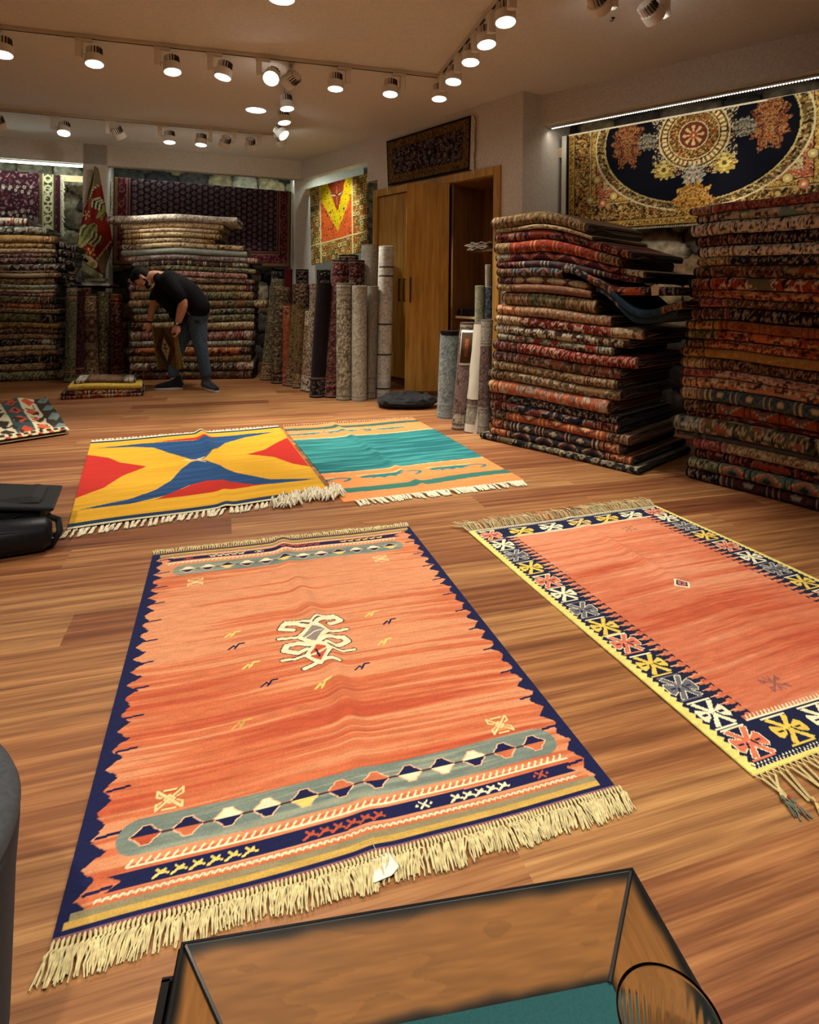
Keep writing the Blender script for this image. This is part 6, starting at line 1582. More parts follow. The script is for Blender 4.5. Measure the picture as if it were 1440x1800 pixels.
cvk.poly(Lq([(130, 1210), (150, 960), (210, 930), (270, 960), (350, 920), (390, 960), (385, 1060), (460, 1110), (440, 1190), (350, 1250), (270, 1190), (170, 1250)]), KG)
for k in range(3):
    cvk.line(Lq([(255 + k * 50, 1170 + k * 25), (320 + k * 45, 1110 + k * 20), (335 + k * 45, 1040 + k * 30)]), .018, KC); cvk.line(Lq([(275 + k * 50, 1180 + k * 25), (345 + k * 45, 1120 + k * 20), (357 + k * 45, 1050 + k * 30)]), .015, KD)
cvk.line(Lq([(150, 1060), (170, 985), (220, 945)]), .018, KC); cvk.line(Lq([(175, 1090), (200, 1010), (265, 965)]), .016, KD)
cvk.line(Lq([(155, 1220), (370, 935)]), .008, KD)
for k in range(14):
    x, y = 160 + k * 15, 1215 - k * 20; cvk.line(Lq([(x - 14, y - 8), (x + 14, y + 10)]), .006, KD)
cvk.line(Lq([(400, 880), (480, 770)]), .008, KD)
for k in range(6): x, y = 405 + k * 14, 875 - k * 18; cvk.line(Lq([(x - 14, y - 8), (x + 14, y + 10)]), .006, KD)
for cx_, cy_ in ((245, 810), (300, 1310)):
    for a in range(5):
        ca_, sa_ = math.cos(a * 1.2566 + .5), math.sin(a * 1.2566 + .5)
        cvk.line(Lq([(cx_, cy_), (cx_ + 44 * ca_, cy_ + 44 * sa_)]), .009, (220, 170, 90)); b_ = loc_(*cp(cx_ + 52 * ca_, cy_ + 52 * sa_)); cvk.disc(b_[0], b_[1], .013, (220, 170, 90))
cvk.poly(Lq([(115, 1250), (370, 1420), (640, 1100), (640, 1700), (60, 1700), (60, 1250)]), (70, 52, 40))
cvk.poly(Lq([(115, 1245), (375, 1415), (400, 1600), (300, 1540), (60, 1370)]), (214, 200, 150)); cvk.line(Lq([(115, 1240), (375, 1415)]), .007, KD); cvk.line(Lq([(100, 1370), (440, 1600)]), .010, KD)
cvk.poly(Lq([(375, 1415), (520, 1250), (560, 1400), (450, 1600)]), (110, 92, 64))
for k in range(7): a = loc_(*cp(385 + k * 28, 1385 - k * 36)); cvk.disc(a[0], a[1], .014, KC)
cvk.poly(Lq([(130, 1350), (165, 1310), (190, 1360)]), (190, 120, 40)); cvk.poly(Lq([(205, 1410), (240, 1370), (275, 1420), (255, 1450)]), KD); cvk.poly(Lq([(290, 1450), (340, 1420), (360, 1480), (310, 1500)]), (150, 150, 70)); cvk.poly(Lq([(350, 1520), (400, 1470), (420, 1560)]), (110, 30, 24))
cvk.wool(.1, 3, .01)
V = np.zeros((nv, nu, 3)); Cc = np.zeros((nv, nu, 3))
for j in range(nv):
    for i in range(nu):
        q = atplane(pxs[j, i, 0], pxs[j, i, 1], k0, k1); fold = .05 * (1 - t[j]) ** .5 * math.sin(U[i] * 9) + .025 * math.sin(U[i] * 7 + t[j] * 3) - .05 * math.sin(U[i] * math.pi)
        a = loc_(pxs[j, i, 0], pxs[j, i, 1]); V[j, i] = (q[0] + nB[0] * fold, q[1] + nB[1] * fold, q[2])
        ii = min(max(int(a[0] / .50 * (cvk.nx - 1)), 0), cvk.nx - 1); jj = min(max(int(a[1] / 1.40 * (cvk.ny - 1)), 0), cvk.ny - 1); Cc[j, i] = cvk.im[jj, ii]
o0 = V[0, 0].copy(); o = new_mesh('hanging_kilim', (V - o0).reshape(-1, 3), gridfaces(nu, nv), M_KILIM, cols=Cc.reshape(-1, 3), loc=tuple(o0))
sd = o.modifiers.new('solid', 'SOLIDIFY'); sd.thickness = .006; tag(o, 'red kilim with green hooked hexagons gathered at its top and hung on the white column', 'hanging kilim')
fp = []; rs = np.random.RandomState(3)
for i in range(70):
    p = V[-1, int(i / 70 * (nu - 1))] - o0; fp.append(([tuple(p), tuple(p + (-.012, -.005, -.05)), tuple(p + (-.02 + .02 * rs.rand(), -.005, -.10))], .005))
strands('fringe', fp, fringe_mat('green_grey_fringe', (176, 176, 140)), o)
m = MB(); m.tube([(0, 0, 0), (nB[0] * .12, nB[1] * .12, .0)], .006, 8); m.build('nail', M_DARKGAP, o, loc=(.012, 0, -.01))
# ================================================================== OAK CABINET IN THE RIGHT WALL
aR = math.atan2(uR[1], uR[0])
cab = empty('built_in_cabinet', (cL[0], cL[1], 0), aR); tag(cab, 'tall built-in oak cabinet with one door standing open', 'cabinet')
Wc = float(np.linalg.norm(cR - cL)); zt2 = zt
# local: x along the wall, y into the wall (n = +y after rotation?)
sgn = 1.0 if np.dot(np.array([-math.sin(aR), math.cos(aR)]), nR) > 0 else -1.0
fw = .085
m = MB(); m.box(0, -.025 * sgn, 0, fw, .07 * sgn, zt2); m.box(Wc - fw, -.025 * sgn, 0, Wc, .07 * sgn, zt2); m.box(fw, -.025 * sgn, zt2 - fw, Wc - fw, .07 * sgn, zt2)
m.build('frame', M_OAK, cab)
m = MB(); D = CAB_D
m.box(fw, .50 * sgn, .0, Wc - fw, .53 * sgn, zt2 - fw); m.box(fw - .02, .05 * sgn, 0, fw, .5 * sgn, zt2 - fw); m.box(Wc - fw, .05 * sgn, 0, Wc - fw + .02, .5 * sgn, zt2 - fw); m.box(fw, .05 * sgn, zt2 - fw - .02, Wc - fw, .5 * sgn, zt2 - fw)
m.box(fw, .05 * sgn, 0, Wc - fw, .5 * sgn, .07)
m.build('carcass', M_OAKD, cab)
dw = (Wc - 2 * fw) / 4.0
def door_mesh(name, x0, w, parent, loc=None, rz=0, hx=.0):
    m = MB(); m.box(0, -.02 * sgn, .09, w - .005, .0, zt2 - fw - .006); d_ = m.build(name, M_OAK, parent, bevel=.002)
    d_.location = (x0, .03 * sgn, 0) if loc is None else loc; d_.rotation_euler = (0, 0, rz)
    m = MB(); z0, z1 = 1.0, 1.27; y = -.045 * sgn
    m.tube([(hx, -.02 * sgn, z0 + .01), (hx, y, z0 + .01)], .006, 8); m.tube([(hx, -.02 * sgn, z1 - .01), (hx, y, z1 - .01)], .006, 8); m.box(hx - .009, y - .004, z0, hx + .009, y + .004, z1)
    m.build('handle', M_METAL, d_); return d_
door_mesh('door', fw, dw, cab, hx=dw - .045)
door_mesh('door', fw + dw, dw, cab, hx=.045)
# open door: hinge on the wall line at px 792, free edge near px 716
hp_ = atplane(792, 500, WR0, WR1)[:2]; hxl = float(np.dot(hp_ - cL, uR)); fe = aty(717, 500, hp_[1] - .01)[:2]
va = fe - hp_; ang = math.atan2(va[1], va[0]) - aR; wd = float(np.linalg.norm(va))
m = MB(); m.box(0, -.011, .05, wd, .011, zt2 - fw - .01); od = m.build('door', M_OAK, cab, bevel=.002); od.location = (hxl, -.03 * sgn, 0); od.rotation_euler = (0, 0, ang)
m = MB(); hx = wd - .05
for y_ in (1,):
    m.tube([(hx, 0, 1.01), (hx, .045, 1.01)], .006, 8); m.tube([(hx, 0, 1.26), (hx, .045, 1.26)], .006, 8); m.box(hx - .009, .041, 1.0, hx + .009, .049, 1.27)
m.build('handle', M_METAL, od)
m = MB(); m.box(hxl - .012, .02 * sgn, .07, hxl + .012, .5 * sgn, zt2 - fw); m.build('partition', M_OAKD, cab)
xs0, xs1 = hxl + .02, Wc - fw
zs1 = atplane(805, 556, WR0, WR1)[2]; zs2 = atplane(835, 438, WR0, WR1)[2]
m = MB(); m.box(xs0, .06 * sgn, zs1 - .025, xs1, .49 * sgn, zs1); m.build('shelf', M_PINE, cab)
m = MB(); m.box(xs0 + .25, .06 * sgn, zs2 - .025, xs1, .49 * sgn, zs2); m.build('shelf', M_OAKD, cab)
def cabw(x, y, z): 
    return (cL[0] + uR[0] * x + nR[0] * y, cL[1] + uR[1] * x + nR[1] * y, z)
q = cabw(xs0 + .02, .08, zs1)
m = MB(); m.box(0, 0, 0, .34, .28 * sgn, .075); m.box(-.004, -.006 * sgn, .0, .344, -.0, .012)
tag(m.build('flat_box', M_BLACK, loc=q, rotz=aR, bevel=.006), 'flat black box with a pale lower edge on the cabinet shelf', 'box')
# crumpled paper bundle on the upper shelf, sticking out
V = []; F = []; rs = np.random.RandomState(2); q = aty(836, 431, 6.02)
m = MB()
for k in range(4):
    z = .018 * k; off_ = .02 * rs.randn(); pts = []
    m2V = []; nx_, ny_ = 12, 8
    for j in range(ny_):
        for i in range(nx_):
            x = -.10 + .24 * i / 11 + off_; y = -.10 + .30 * j / 7
            m2V.append((x, y, .012 + z + .012 * math.sin(i * 1.3 + k) * math.cos(j * 1.1 + k) - (.05 * max(0, .35 - i / 11) if k == 0 else 0)))
    Fq = [(j * nx_ + i, j * nx_ + i + 1, (j + 1) * nx_ + i + 1, (j + 1) * nx_ + i) for j in range(ny_ - 1) for i in range(nx_ - 1)]
    m.add(m2V, Fq)
o = m.build('paper_bundle', M_PAPER, loc=cabw(Wc - fw - .30, .12, zs2 + .002), rotz=aR + .2); sd = o.modifiers.new('s', 'SOLIDIFY'); sd.thickness = .004
tag(o, 'crumpled white paper bundle on the upper cabinet shelf', 'paper')

# ================================================================== PAPER SAMPLES on the rolls left of the man
cs_ = [(150, 498, .26, .18, .004, 'brown and cream sample board, left end of the row on the rolls', (150, 130, 104)), (160, 494, .24, .16, .006, 'grey paper sheet lying on the sample boards', (200, 196, 180)), (172, 490, .20, .15, .03, 'pale green-grey box of samples on the rolls under the red kilim', (150, 156, 128)), (166, 497, .20, .14, .006, 'white catalogue lying open in front of the sample box', (226, 222, 206)), (186, 499, .13, .12, .02, 'crumpled white paper right of the sample box', (220, 218, 208)), (201, 500, .12, .10, .015, 'crimson folded cloth at the right end of the row on the rolls', (120, 24, 44))]
for i, (px, py, w, d_, h_, lab, c) in enumerate(cs_):
    q = aty(px, py + 4, 7.82)
    m = MB(); 
    if 'crumpled' in lab or 'crimson' in lab:
        m.ell((0, 0, h_ * .8), (w / 2, d_ / 2, h_), n=12, m=8); m.V = [(x * (1 + .25 * math.sin(k * 1.7)), y * (1 + .2 * math.cos(k * 2.3)), z) for k, (x, y, z) in enumerate(m.V)]
    else:
        m.box(-w / 2, -d_ / 2, 0, w / 2, d_ / 2, max(h_, .006))
        if 'open' in lab: m.box(-w / 2, -d_ / 2, h_, -.004, d_ / 2, h_ + .006)
        if 'box' in lab: m.box(-w / 2 - .004, -d_ / 2 - .004, h_ - .012, w / 2 + .004, d_ / 2 + .004, h_ + .001)
    tag(m.build('crumpled_cloth' if 'crimson' in lab else 'crumpled_paper' if 'crumpled' in lab else ('sample_box' if 'box' in lab else 'paper_sample'), plaster_mat('sample_paper', c), loc=tuple(q), rotz=.3 + .2 * math.sin(i * 2)), lab, 'paper' if 'crimson' not in lab else 'cloth')
# low dark counter behind the standing rolls, carrying the samples
q0, q1 = pa - nB * .10 - uB * .10, pb - nB * .10 + uB * .25
zt_ = aty(165, 501, 7.82)[2]
m = MB(); prism(m, [q0 - nB * .12, q1 - nB * .12, q1 + nB * .10, q0 + nB * .10], zt_ - .04, zt_); 
ctr = m.build('wall_shelf', M_BLACK); tag(ctr, 'dark shelf on the pier behind the upright rolls under the red kilim', 'shelf')

# ================================================================== BLACK BAG ON THE FLOOR BESIDE THE CABINET
def lump(name, W, D, Hh, mt, loc, rz, seed, parent=None, nx=64, ny=40, pw=2.6):
    V = []; 
    for j in range(ny):
        th = math.pi * j / (ny - 1)
        for i in range(nx):
            a = 2 * math.pi * i / nx
            ca, sa = math.cos(a), math.sin(a); k = 1.0 / (abs(ca) ** pw + abs(sa) ** pw) ** (1 / pw)
            rr = math.sin(th) ** .7; x = ca * k * rr; y = sa * k * rr; z = math.cos(th)
            n_ = float(fbm(x * 3 + seed, y * 3 + z, seed)); n2_ = float(vn(x * 9 + seed, y * 7 + z * 4, seed + 3))
            z = max(z, -1) * .5 + .5; V.append((x * W / 2 * (.9 + .2 * n_), y * D / 2 * (.9 + .2 * n_), Hh * z * (.25 + 1.1 * n_ + .35 * n2_)))
    F = [(j * nx + i, (j + 1) * nx + i, (j + 1) * nx + (i + 1) % nx, j * nx + (i + 1) % nx) for j in range(ny - 1) for i in range(nx)]
    return new_mesh(name, V, F, mt, parent, loc=loc, rotz=rz)
M_BAG = cloth_mat('black_nylon', (24, 24, 26), .25, 120, .7, .1)
q = atz(714, 716); bag = lump('black_bag', .58, .38, .11, M_BAG, (q[0], q[1] + .05, 0), .05, 4)
tag(bag, 'limp black bag lying on the floor in front of the cabinet', 'bag')
m = MB(); m.tube([(-.24, -.12, .05), (-.15, -.19, .06), (0, -.20, .055), (.14, -.18, .05), (.22, -.10, .05)], .010, 8); m.build('strap', M_BAG, bag, smooth=True)
m = MB(); m.tube([(.20, .02, .06), (.30, .05, .05), (.36, -.02, .02), (.30, -.08, .03)], .010, 8); m.build('strap', M_BAG, bag, smooth=True)

# ================================================================== BLACK BACKPACK AT THE LEFT EDGE
M_LEA = cloth_mat('black_leather', (22, 25, 27), .15, 80, .38, 0)
q = atz(24, 972); bp = empty('backpack', (q[0], q[1], 0), math.radians(24)); tag(bp, 'black backpack with a shiny front pocket, cut by the left edge', 'backpack')
def rbox(mb, x0, y0, z0, x1, y1, z1, r=.03, M=None):
    mb.box(x0, y0, z0, x1, y1, z1, M)
m = MB(); m.box(-.42, .05, .0, .10, .33, .20); o = m.build('main_compartment', M_BAG, bp, bevel=.05)
M_ = Matrix.Rotation(math.radians(9), 4, 'Y')
m = MB(); m.box(-.42, .02, .165, .115, .35, .183, M_); m.build('top_flap', M_BAG, bp, bevel=.008)
m = MB(); P_t = [(-.40, -.03, .075), (-.1, -.03, .078), (.11, -.02, .072), (.135, -.015, .07)]
m.tube(P_t, [.075, .074, .068, .050], 24); m.build('front_pocket', M_LEA, bp, smooth=True)
m = MB(); m.box(-.42, -.02, .0, .15, .06, .05); m.build('base_panel', M_LEA, bp, bevel=.015)
m = MB(); m.tube([(.08, .03, .10), (.12, .06, .115), (.155, .05, .10), (.165, .02, .06), (.14, -.01, .02)], .014, 10); m.build('side_handle', M_BAG, bp, smooth=True)
m = MB(); m.tube([(-.30, -.09, .115), (-.06, -.09, .118), (.10, -.075, .105)], .004, 6); m.tube([(-.02, .045, .13), (.08, .045, .16), (-.12, .045, .17), (-.25, .045, .12)], .004, 6); m.build('seam_piping', M_BAG, bp)
M_CHR = mat('polished_buckle', (210, 210, 210), .15, metal=1.0)
m = MB(); m.box(-.17, -.115, .045, -.125, -.10, .09); m.box(-.10, -.112, .035, -.085, -.10, .055); m.build('buckle', M_CHR, bp, bevel=.004)

# ================================================================== GREY OTTOMAN
M_OTT = cloth_mat('grey_corduroy', (46, 46, 50), .14, 160, .9, .02, (6, 6, 1))
ot = empty('round_ottoman', (-.745, .69, 0), 0); tag(ot, 'round grey upholstered ottoman cut by the lower left corner', 'ottoman')
Rr, Ht = .258, .425
m = MB(); m.lathe([(Rr * .93, .03), (Rr * .965, .12), (Rr * .985, Ht - .10), (Rr * 1.0, Ht - .04), (Rr * .998, Ht - .022)], 96); o = m.build('upholstered_side', M_OTT, ot, smooth=True)
m = MB(); m.lathe([(Rr * 1.0, Ht - .026), (Rr * 1.003, Ht - .018), (Rr * .985, Ht - .006), (Rr * .94, Ht + .002), (Rr * .7, Ht + .008), (.001, Ht + .012)], 96); o = m.build('seat_cushion', cloth_mat('grey_velour', (66, 67, 70), .08, 120, .85, .02), ot, smooth=True)
m = MB(); m.lathe([(Rr * .85, .0), (Rr * .85, .035)], 48); m.build('plinth', M_BLACK, ot)

# ================================================================== WOODEN TRAY ON A LOW TABLE
zr = .50
tl, tr = atz(322, 1660, zr), atz(1111, 1529, zr)
tA = math.atan2(tr[1] - tl[1], tr[0] - tl[0]); TW = float(np.linalg.norm((tr - tl)[:2])); TD = .34
tray = empty('wooden_tray', (tl[0], tl[1], zr - .056), tA); tag(tray, 'walnut brown tray with slanted sides, black edges and a teal bottom', 'tray')
ins = .052; hgt = .052
M_TRAYW = None
def tray_mat():
    m_ = mat('stained_maple', (150, 96, 44), .42, spec=.35); t = NT(m_); a = t.n('ShaderNodeAttribute', attribute_name='Col'); t.l(a, 'Color', t.b, 'Base Color'); return m_
M_TRAYW = tray_mat()
def wall(pts_top, pts_bot, seed, label=None):
    """one slanted board, rim edge -> foot edge, burnished black towards its edges"""
    A_, B_ = [np.array(p) for p in pts_top]; C_, D_ = [np.array(p) for p in pts_bot]
    nu_, nv_ = 260, 60; U_, V_ = np.meshgrid(np.linspace(0, 1, nu_), np.linspace(0, 1, nv_))
    Pn = (A_ * (1 - U_[..., None]) + B_ * U_[..., None]) * (1 - V_[..., None]) + (C_ * (1 - U_[..., None]) + D_ * U_[..., None]) * V_[..., None]
    L_ = np.linalg.norm(B_ - A_); x = U_ * L_; y = V_ * .074
    g = fbm(x / .11 + 1.5 * vn(x / .07, y / .03, seed), y / .016 + seed, seed, 4)
    ct = fbm(x / .17, y / .045, seed + 5, 3) * 5; g2 = ct - np.floor(ct)
    c = np.array((130, 87, 46)) / 255. * (.90 + .10 * g2 + .16 * g)[..., None]
    c *= (.93 + .14 * vn(x / .03, y / .002, seed + 3))[..., None]
    nse = (vn(x / .03, y / .03, seed + 8) - .5) * .003
    k_ = sstep(.000, .012, y + nse) * sstep(.000, .011, .074 - y + nse)
    ed = np.minimum(x, L_ - x) * 1.0
    k_ = k_ * sstep(.0, .006, np.minimum((x - ins * V_ * 0), (L_ - x)) + .003)
    c = c * k_[..., None] + np.array((16, 18, 18)) / 255. * (1 - k_[..., None])
    nv0 = Pn.reshape(-1, 3); o = new_mesh('side_board', nv0, gridfaces(nu_, nv_), M_TRAYW, tray, cols=c.reshape(-1, 3))
    sd = o.modifiers.new('s', 'SOLIDIFY'); sd.thickness = .006; sd.offset = 1; return o
zt_, zb_ = .056, .056 - hgt
wall([(0, 0, zt_), (TW, 0, zt_)], [(ins, -ins, zb_), (TW - ins, -ins, zb_)], 3)
wall([(TW, 0, zt_), (TW, -TD, zt_)], [(TW - ins, -ins, zb_), (TW - ins, -TD + ins, zb_)], 7)
wall([(0, -TD, zt_), (0, 0, zt_)], [(ins, -TD + ins, zb_), (ins, -ins, zb_)], 11)
wall([(TW, -TD, zt_), (0, -TD, zt_)], [(TW - ins, -TD + ins, zb_), (ins, -TD + ins, zb_)], 15)
M_LAC = mat('black_lacquer', (14, 15, 16), .3); NT(M_LAC)
m = MB(); e_ = .002
for a, b in (((-e_, 0), (TW + e_, e_)), ((-e_, -TD - e_), (TW + e_, -TD)), ((-e_, -TD), (0, 0)), ((TW, -TD), (TW + e_, 0))):
    m.box(a[0], a[1], -.004 + .03, b[0], b[1], zt_ + .0004)
m.build('rim', M_LAC, tray)
for s_, (x, y) in enumerate(((0, 0), (TW, 0), (0, -TD), (TW, -TD))):
    xi = ins if x == 0 else TW - ins; yi = -ins if y == 0 else -TD + ins
    m = MB(); m.tube([(x + (.002 if x == 0 else -.002), y + (.002 if y else -.002), zt_ + .0005), (xi, yi, zb_ + .003)], .0021, 6)
    m.build('mitre_joint', M_LAC, tray)
m = MB(); m.box(ins - .004, -TD + ins - .004, -.0005, TW - ins + .004, -ins + .004, .0055); m.build('bottom_panel', plaster_mat('teal_leatherette', (30, 72, 74), .06, 500), tray)
m2 = MB()
for a, b in (((-.015, -TD - .012), (-.008, -.016)), ((-.015, -.018), (.010, -.014))): m2.box(a[0], a[1], .0, b[0], b[1], zt_ - .012)
m2.build('outer_frame', M_LAC, tray)
tb = empty('coffee_table', (tl[0], tl[1], 0), tA); tag(tb, 'low dark coffee table under the wooden tray, below the picture edge', 'table')
m = MB(); m.box(.02, -.62, .40, .55, -.105, zr - .0565); m.build('table_top', M_LAC, tb, bevel=.004)
for x in (.06, .51):
    for y in (-.58, -.145):
        m = MB(); m.tube([(x, y, 0), (x, y, .401)], [.014, .02], 12); m.build('leg', M_LAC, tb)

# ---------------------------------------------------------------- ribbed tumbler
gz = zr - .056 + .0056
GX, GY = .1975, .444
gl = empty('ribbed_glass', (GX, GY, gz), 0); tag(gl, 'clear ribbed drinking glass standing in the wooden tray', 'glass')
m = MB(); n = 144; V = []; F = []; Hg_ = .118
prof = []
for k in range(34):
    f = k / 33.; z = Hg_ * f; r = .0200 + (.0377 - .0200) * f ** .75; prof.append((r, z, 0))
rimz = Hg_
inner_ = []
for k in range(33, 1, -1):
    f = k / 33.; z = Hg_ * f; r = .0200 + (.0377 - .0200) * f ** .75 - .0012; inner_.append((max(r, .001), max(z, .006), 1))
prof = prof + [(.0371, Hg_ + .0006, 2)] + inner_
for r, z, s_ in prof:
    f = z / Hg_; rib = .0011 * (0 if s_ == 2 else 1) * float(sstep(.93, .80, f)) * float(sstep(.02, .1, f))
    for a in range(n):
        an = 2 * math.pi * a / n; rr = r + (rib * (abs(math.cos(an * 15)) - .5) if s_ == 1 else -.3 * rib * abs(math.cos(an * 15)))
        V.append((rr * math.cos(an), rr * math.sin(an), z))
for k in range(len(prof) - 1):
    for a in range(n):
        b = (a + 1) % n; F.append((k * n + a, k * n + b, (k + 1) * n + b, (k + 1) * n + a))
F.append(tuple(range(n))[::-1]); F.append(tuple((len(prof) - 1) * n + a for a in range(n)))
M_GLASS = mat('clear_glass', (250, 252, 250), .0, trans=1.0, ior=1.38)
new_mesh('glass_body', V, F, M_GLASS, gl)

# ================================================================== THE BENDING MAN
YM = 6.80
def pm(px, py, dy=0.0): return tuple(aty(px, py, YM + dy))
man = empty('person', (pm(335, 681)[0], YM, 0), 0)
tag(man, 'man in a black T-shirt and jeans bending down holding a small rug', 'person')
mo = Vector(man.location)
def rel(p): return tuple(Vector(p) - mo)
def R_(*a): return rel(pm(*a))
M_SKIN = plaster_mat('skin', (196, 146, 122), .05, 40); M_SKIN.node_tree.nodes['Principled BSDF'].inputs['Roughness'].default_value = .55
M_TEE = cloth_mat('black_cotton', (13, 14, 17), .15, 200, .9, .0); M_JEAN = cloth_mat('blue_denim', (62, 80, 100), .25, 60, .9, .05); M_HAIR = cloth_mat('dark_hair', (18, 13, 11), .3, 400, .7, 0); M_SHOE = cloth_mat('dark_knit', (20, 24, 36), .2, 200); M_SOLE = plaster_mat('white_rubber', (200, 196, 186), .04)
def voxel(o, size, it=6):
    r = o.modifiers.new('remesh', 'REMESH'); r.mode = 'VOXEL'; r.voxel_size = size; r.use_smooth_shade = True
    s = o.modifiers.new('smooth', 'SMOOTH'); s.iterations = it; s.factor = .5
def chain(mb, pts, rad, n=16, sub=6):
    """smooth tapered limb through the joints, rounded ends"""
    pts = [np.array(p, float) for p in pts]; P2 = []; R2 = []
    for i in range(len(pts) - 1):
        for k in range(sub):
            t_ = k / sub; p0_ = pts[max(i - 1, 0)]; p1_, p2_ = pts[i], pts[i + 1]; p3_ = pts[min(i + 2, len(pts) - 1)]
            q = .5 * ((2 * p1_) + (-p0_ + p2_) * t_ + (2 * p0_ - 5 * p1_ + 4 * p2_ - p3_) * t_ ** 2 + (-p0_ + 3 * p1_ - 3 * p2_ + p3_) * t_ ** 3)
            P2.append(tuple(q)); R2.append(rad[i] * (1 - t_) + rad[i + 1] * t_)
    P2.append(tuple(pts[-1])); R2.append(rad[-1]); mb.tube(P2, R2, n)
    mb.ell(P2[0], (R2[0],) * 3, n=12, m=8); mb.ell(P2[-1], (R2[-1],) * 3, n=12, m=8)
# joints (px measured on the photo, dy = towards(-)/away(+) the camera)
hipC = R_(351, 548); chest = R_(300, 500); 
shN, shF = R_(301, 494, -.17), R_(290, 500, .16)
elN, wrN, haN = R_(323, 530, -.22), R_(312, 571, -.20), R_(311.5, 585, -.20)
elF, wrF, haF = R_(272, 530, .12), R_(262, 566, .08), R_(260, 580, .08)
neck, headc = R_(275, 484), R_(252, 488)
hipN, hipF = R_(350, 555, -.08), R_(340, 557, .09)
knN, anN = R_(351, 605, -.09), R_(362, 662, -.06)       # rear leg (right in the picture)
knF, anF = R_(315, 607, .0), R_(305, 664, -.10)
body = MB()
chain(body, [hipC, R_(330, 520), chest, R_(285, 488)], [.12, .12, .13, .07])
for dy in (-.07, .07): chain(body, [R_(348, 548, dy), R_(325, 520, dy), R_(302, 500, dy * 1.4)], [.10, .10, .09])
chain(body, [R_(292, 490), neck, R_(262, 486)], [.065, .055, .055])
# head: face points left and down; long axis from crown (left-up) to chin
Rh = Matrix.Rotation(math.radians(-52), 4, 'Y')       # local z = towards the crown, local -x = face
def Hd(v): 
    w = Rh @ Vector(v); return (headc[0] + w.x, headc[1] + w.y, headc[2] + w.z)
def hell(mb, c, r, n=18, m=12): 
    V = []; F = []
    for j in range(m + 1):
        th = math.pi * j / m
        for a in range(n):
            an = 2 * math.pi * a / n; V.append(Hd((c[0] + r[0] * math.sin(th) * math.cos(an), c[1] + r[1] * math.sin(th) * math.sin(an), c[2] + r[2] * math.cos(th))))
    for j in range(m):
        for a in range(n): F.append((j * n + a, (j + 1) * n + a, (j + 1) * n + (a + 1) % n, j * n + (a + 1) % n))
    mb.add(V, F)
Rh = Matrix.Rotation(math.radians(-62), 4, 'Y')
hell(body, (0, 0, .02), (.095, .075, .105)); hell(body, (-.035, 0, -.055), (.058, .054, .060)); hell(body, (-.062, 0, -.095), (.026, .030, .020))
hell(body, (-.098, 0, -.02), (.022, .013, .020)); hell(body, (-.088, 0, -.002), (.014, .010, .026))   # nose
hell(body, (-.085, 0, -.055), (.012, .024, .006)); hell(body, (-.083, 0, -.064), (.012, .022, .007))     # lips
for s in (-1, 1):
    hell(body, (-.078, s * .030, .012), (.012, .022, .008)); hell(body, (-.080, s * .030, -.002), (.008, .013, .009))
    hell(body, (.012, s * .078, -.012), (.018, .010, .032)); hell(body, (.02, s * .084, .004), (.016, .006, .016))
chain(body, [shN, elN, wrN], [.060, .047, .029]); chain(body, [elN, R_(318, 545, -.21), wrN], [.044, .044, .028])
chain(body, [shF, elF, wrF], [.060, .046, .028])
def hand(mb, wr, ha, side, seed):
    wr = np.array(wr); ha = np.array(ha); d = ha - wr; L = np.linalg.norm(d); d = d / L
    y = np.array([0, 1., 0]); x = np.cross(d, y); x /= np.linalg.norm(x)
    def T(u, v, w): return tuple(wr + d * u + x * v + y * w)
    mb.tube([T(0, 0, 0), T(.03, 0, 0), T(.075, .0, 0), T(.09, 0, 0)], [.027, .036, .040, .030], 14)
    for i, l in enumerate((.072, .082, .076, .060)):
        w = (-.031 + i * .0205); b = T(.075, .012 - .004 * i, w)
        mb.tube([b, T(.075 + l * .45, .006, w * 1.02), T(.075 + l * .72, -.018, w), T(.075 + l * .62, -.040, w * .96)], [.0105, .0098, .009, .008], 8)
        mb.ell(T(.075 + l * .62, -.040, w * .96), (.008,) * 3, n=8, m=6)
    mb.tube([T(.025, -.018, -.026), T(.055, -.036, -.034), T(.082, -.046, -.022), T(.098, -.046, -.008)], [.014, .0125, .011, .009], 8)
    mb.ell(T(.098, -.046, -.008), (.009,) * 3, n=8, m=6)
hand(body, wrN, haN, 1, 1); hand(body, wrF, haF, -1, 2)
chain(body, [hipN, knN, anN], [.085, .055, .040]); chain(body, [hipF, knF, anF], [.085, .055, .040])
bo = body.build('body', M_SKIN, man, smooth=True); voxel(bo, .0065, 3)
# T-shirt
tee = MB()
for dy in (-.10, -.04, .04, .10):
    chain(tee, [R_(350, 540, dy), R_(330, 515, dy), R_(304, 499, dy), R_(286, 494, dy * .8)], [.125, .135, .125, .085])
chain(tee, [R_(345, 545), R_(310, 535), R_(285, 515)], [.12, .12, .11])
chain(tee, [R_(330, 545, 0), R_(306, 553, 0)], [.09, .06])
chain(tee, [R_(298, 492, -.13), R_(309, 510, -.20), R_(318, 523, -.215)], [.108, .086, .074]); chain(tee, [R_(290, 498, .13), R_(278, 516, .14), R_(273, 522, .13)], [.10, .078, .068])
chain(tee, [R_(290, 492), R_(279, 487)], [.08, .067])
to = tee.build('t_shirt', M_TEE, man, smooth=True); voxel(to, .011, 5)
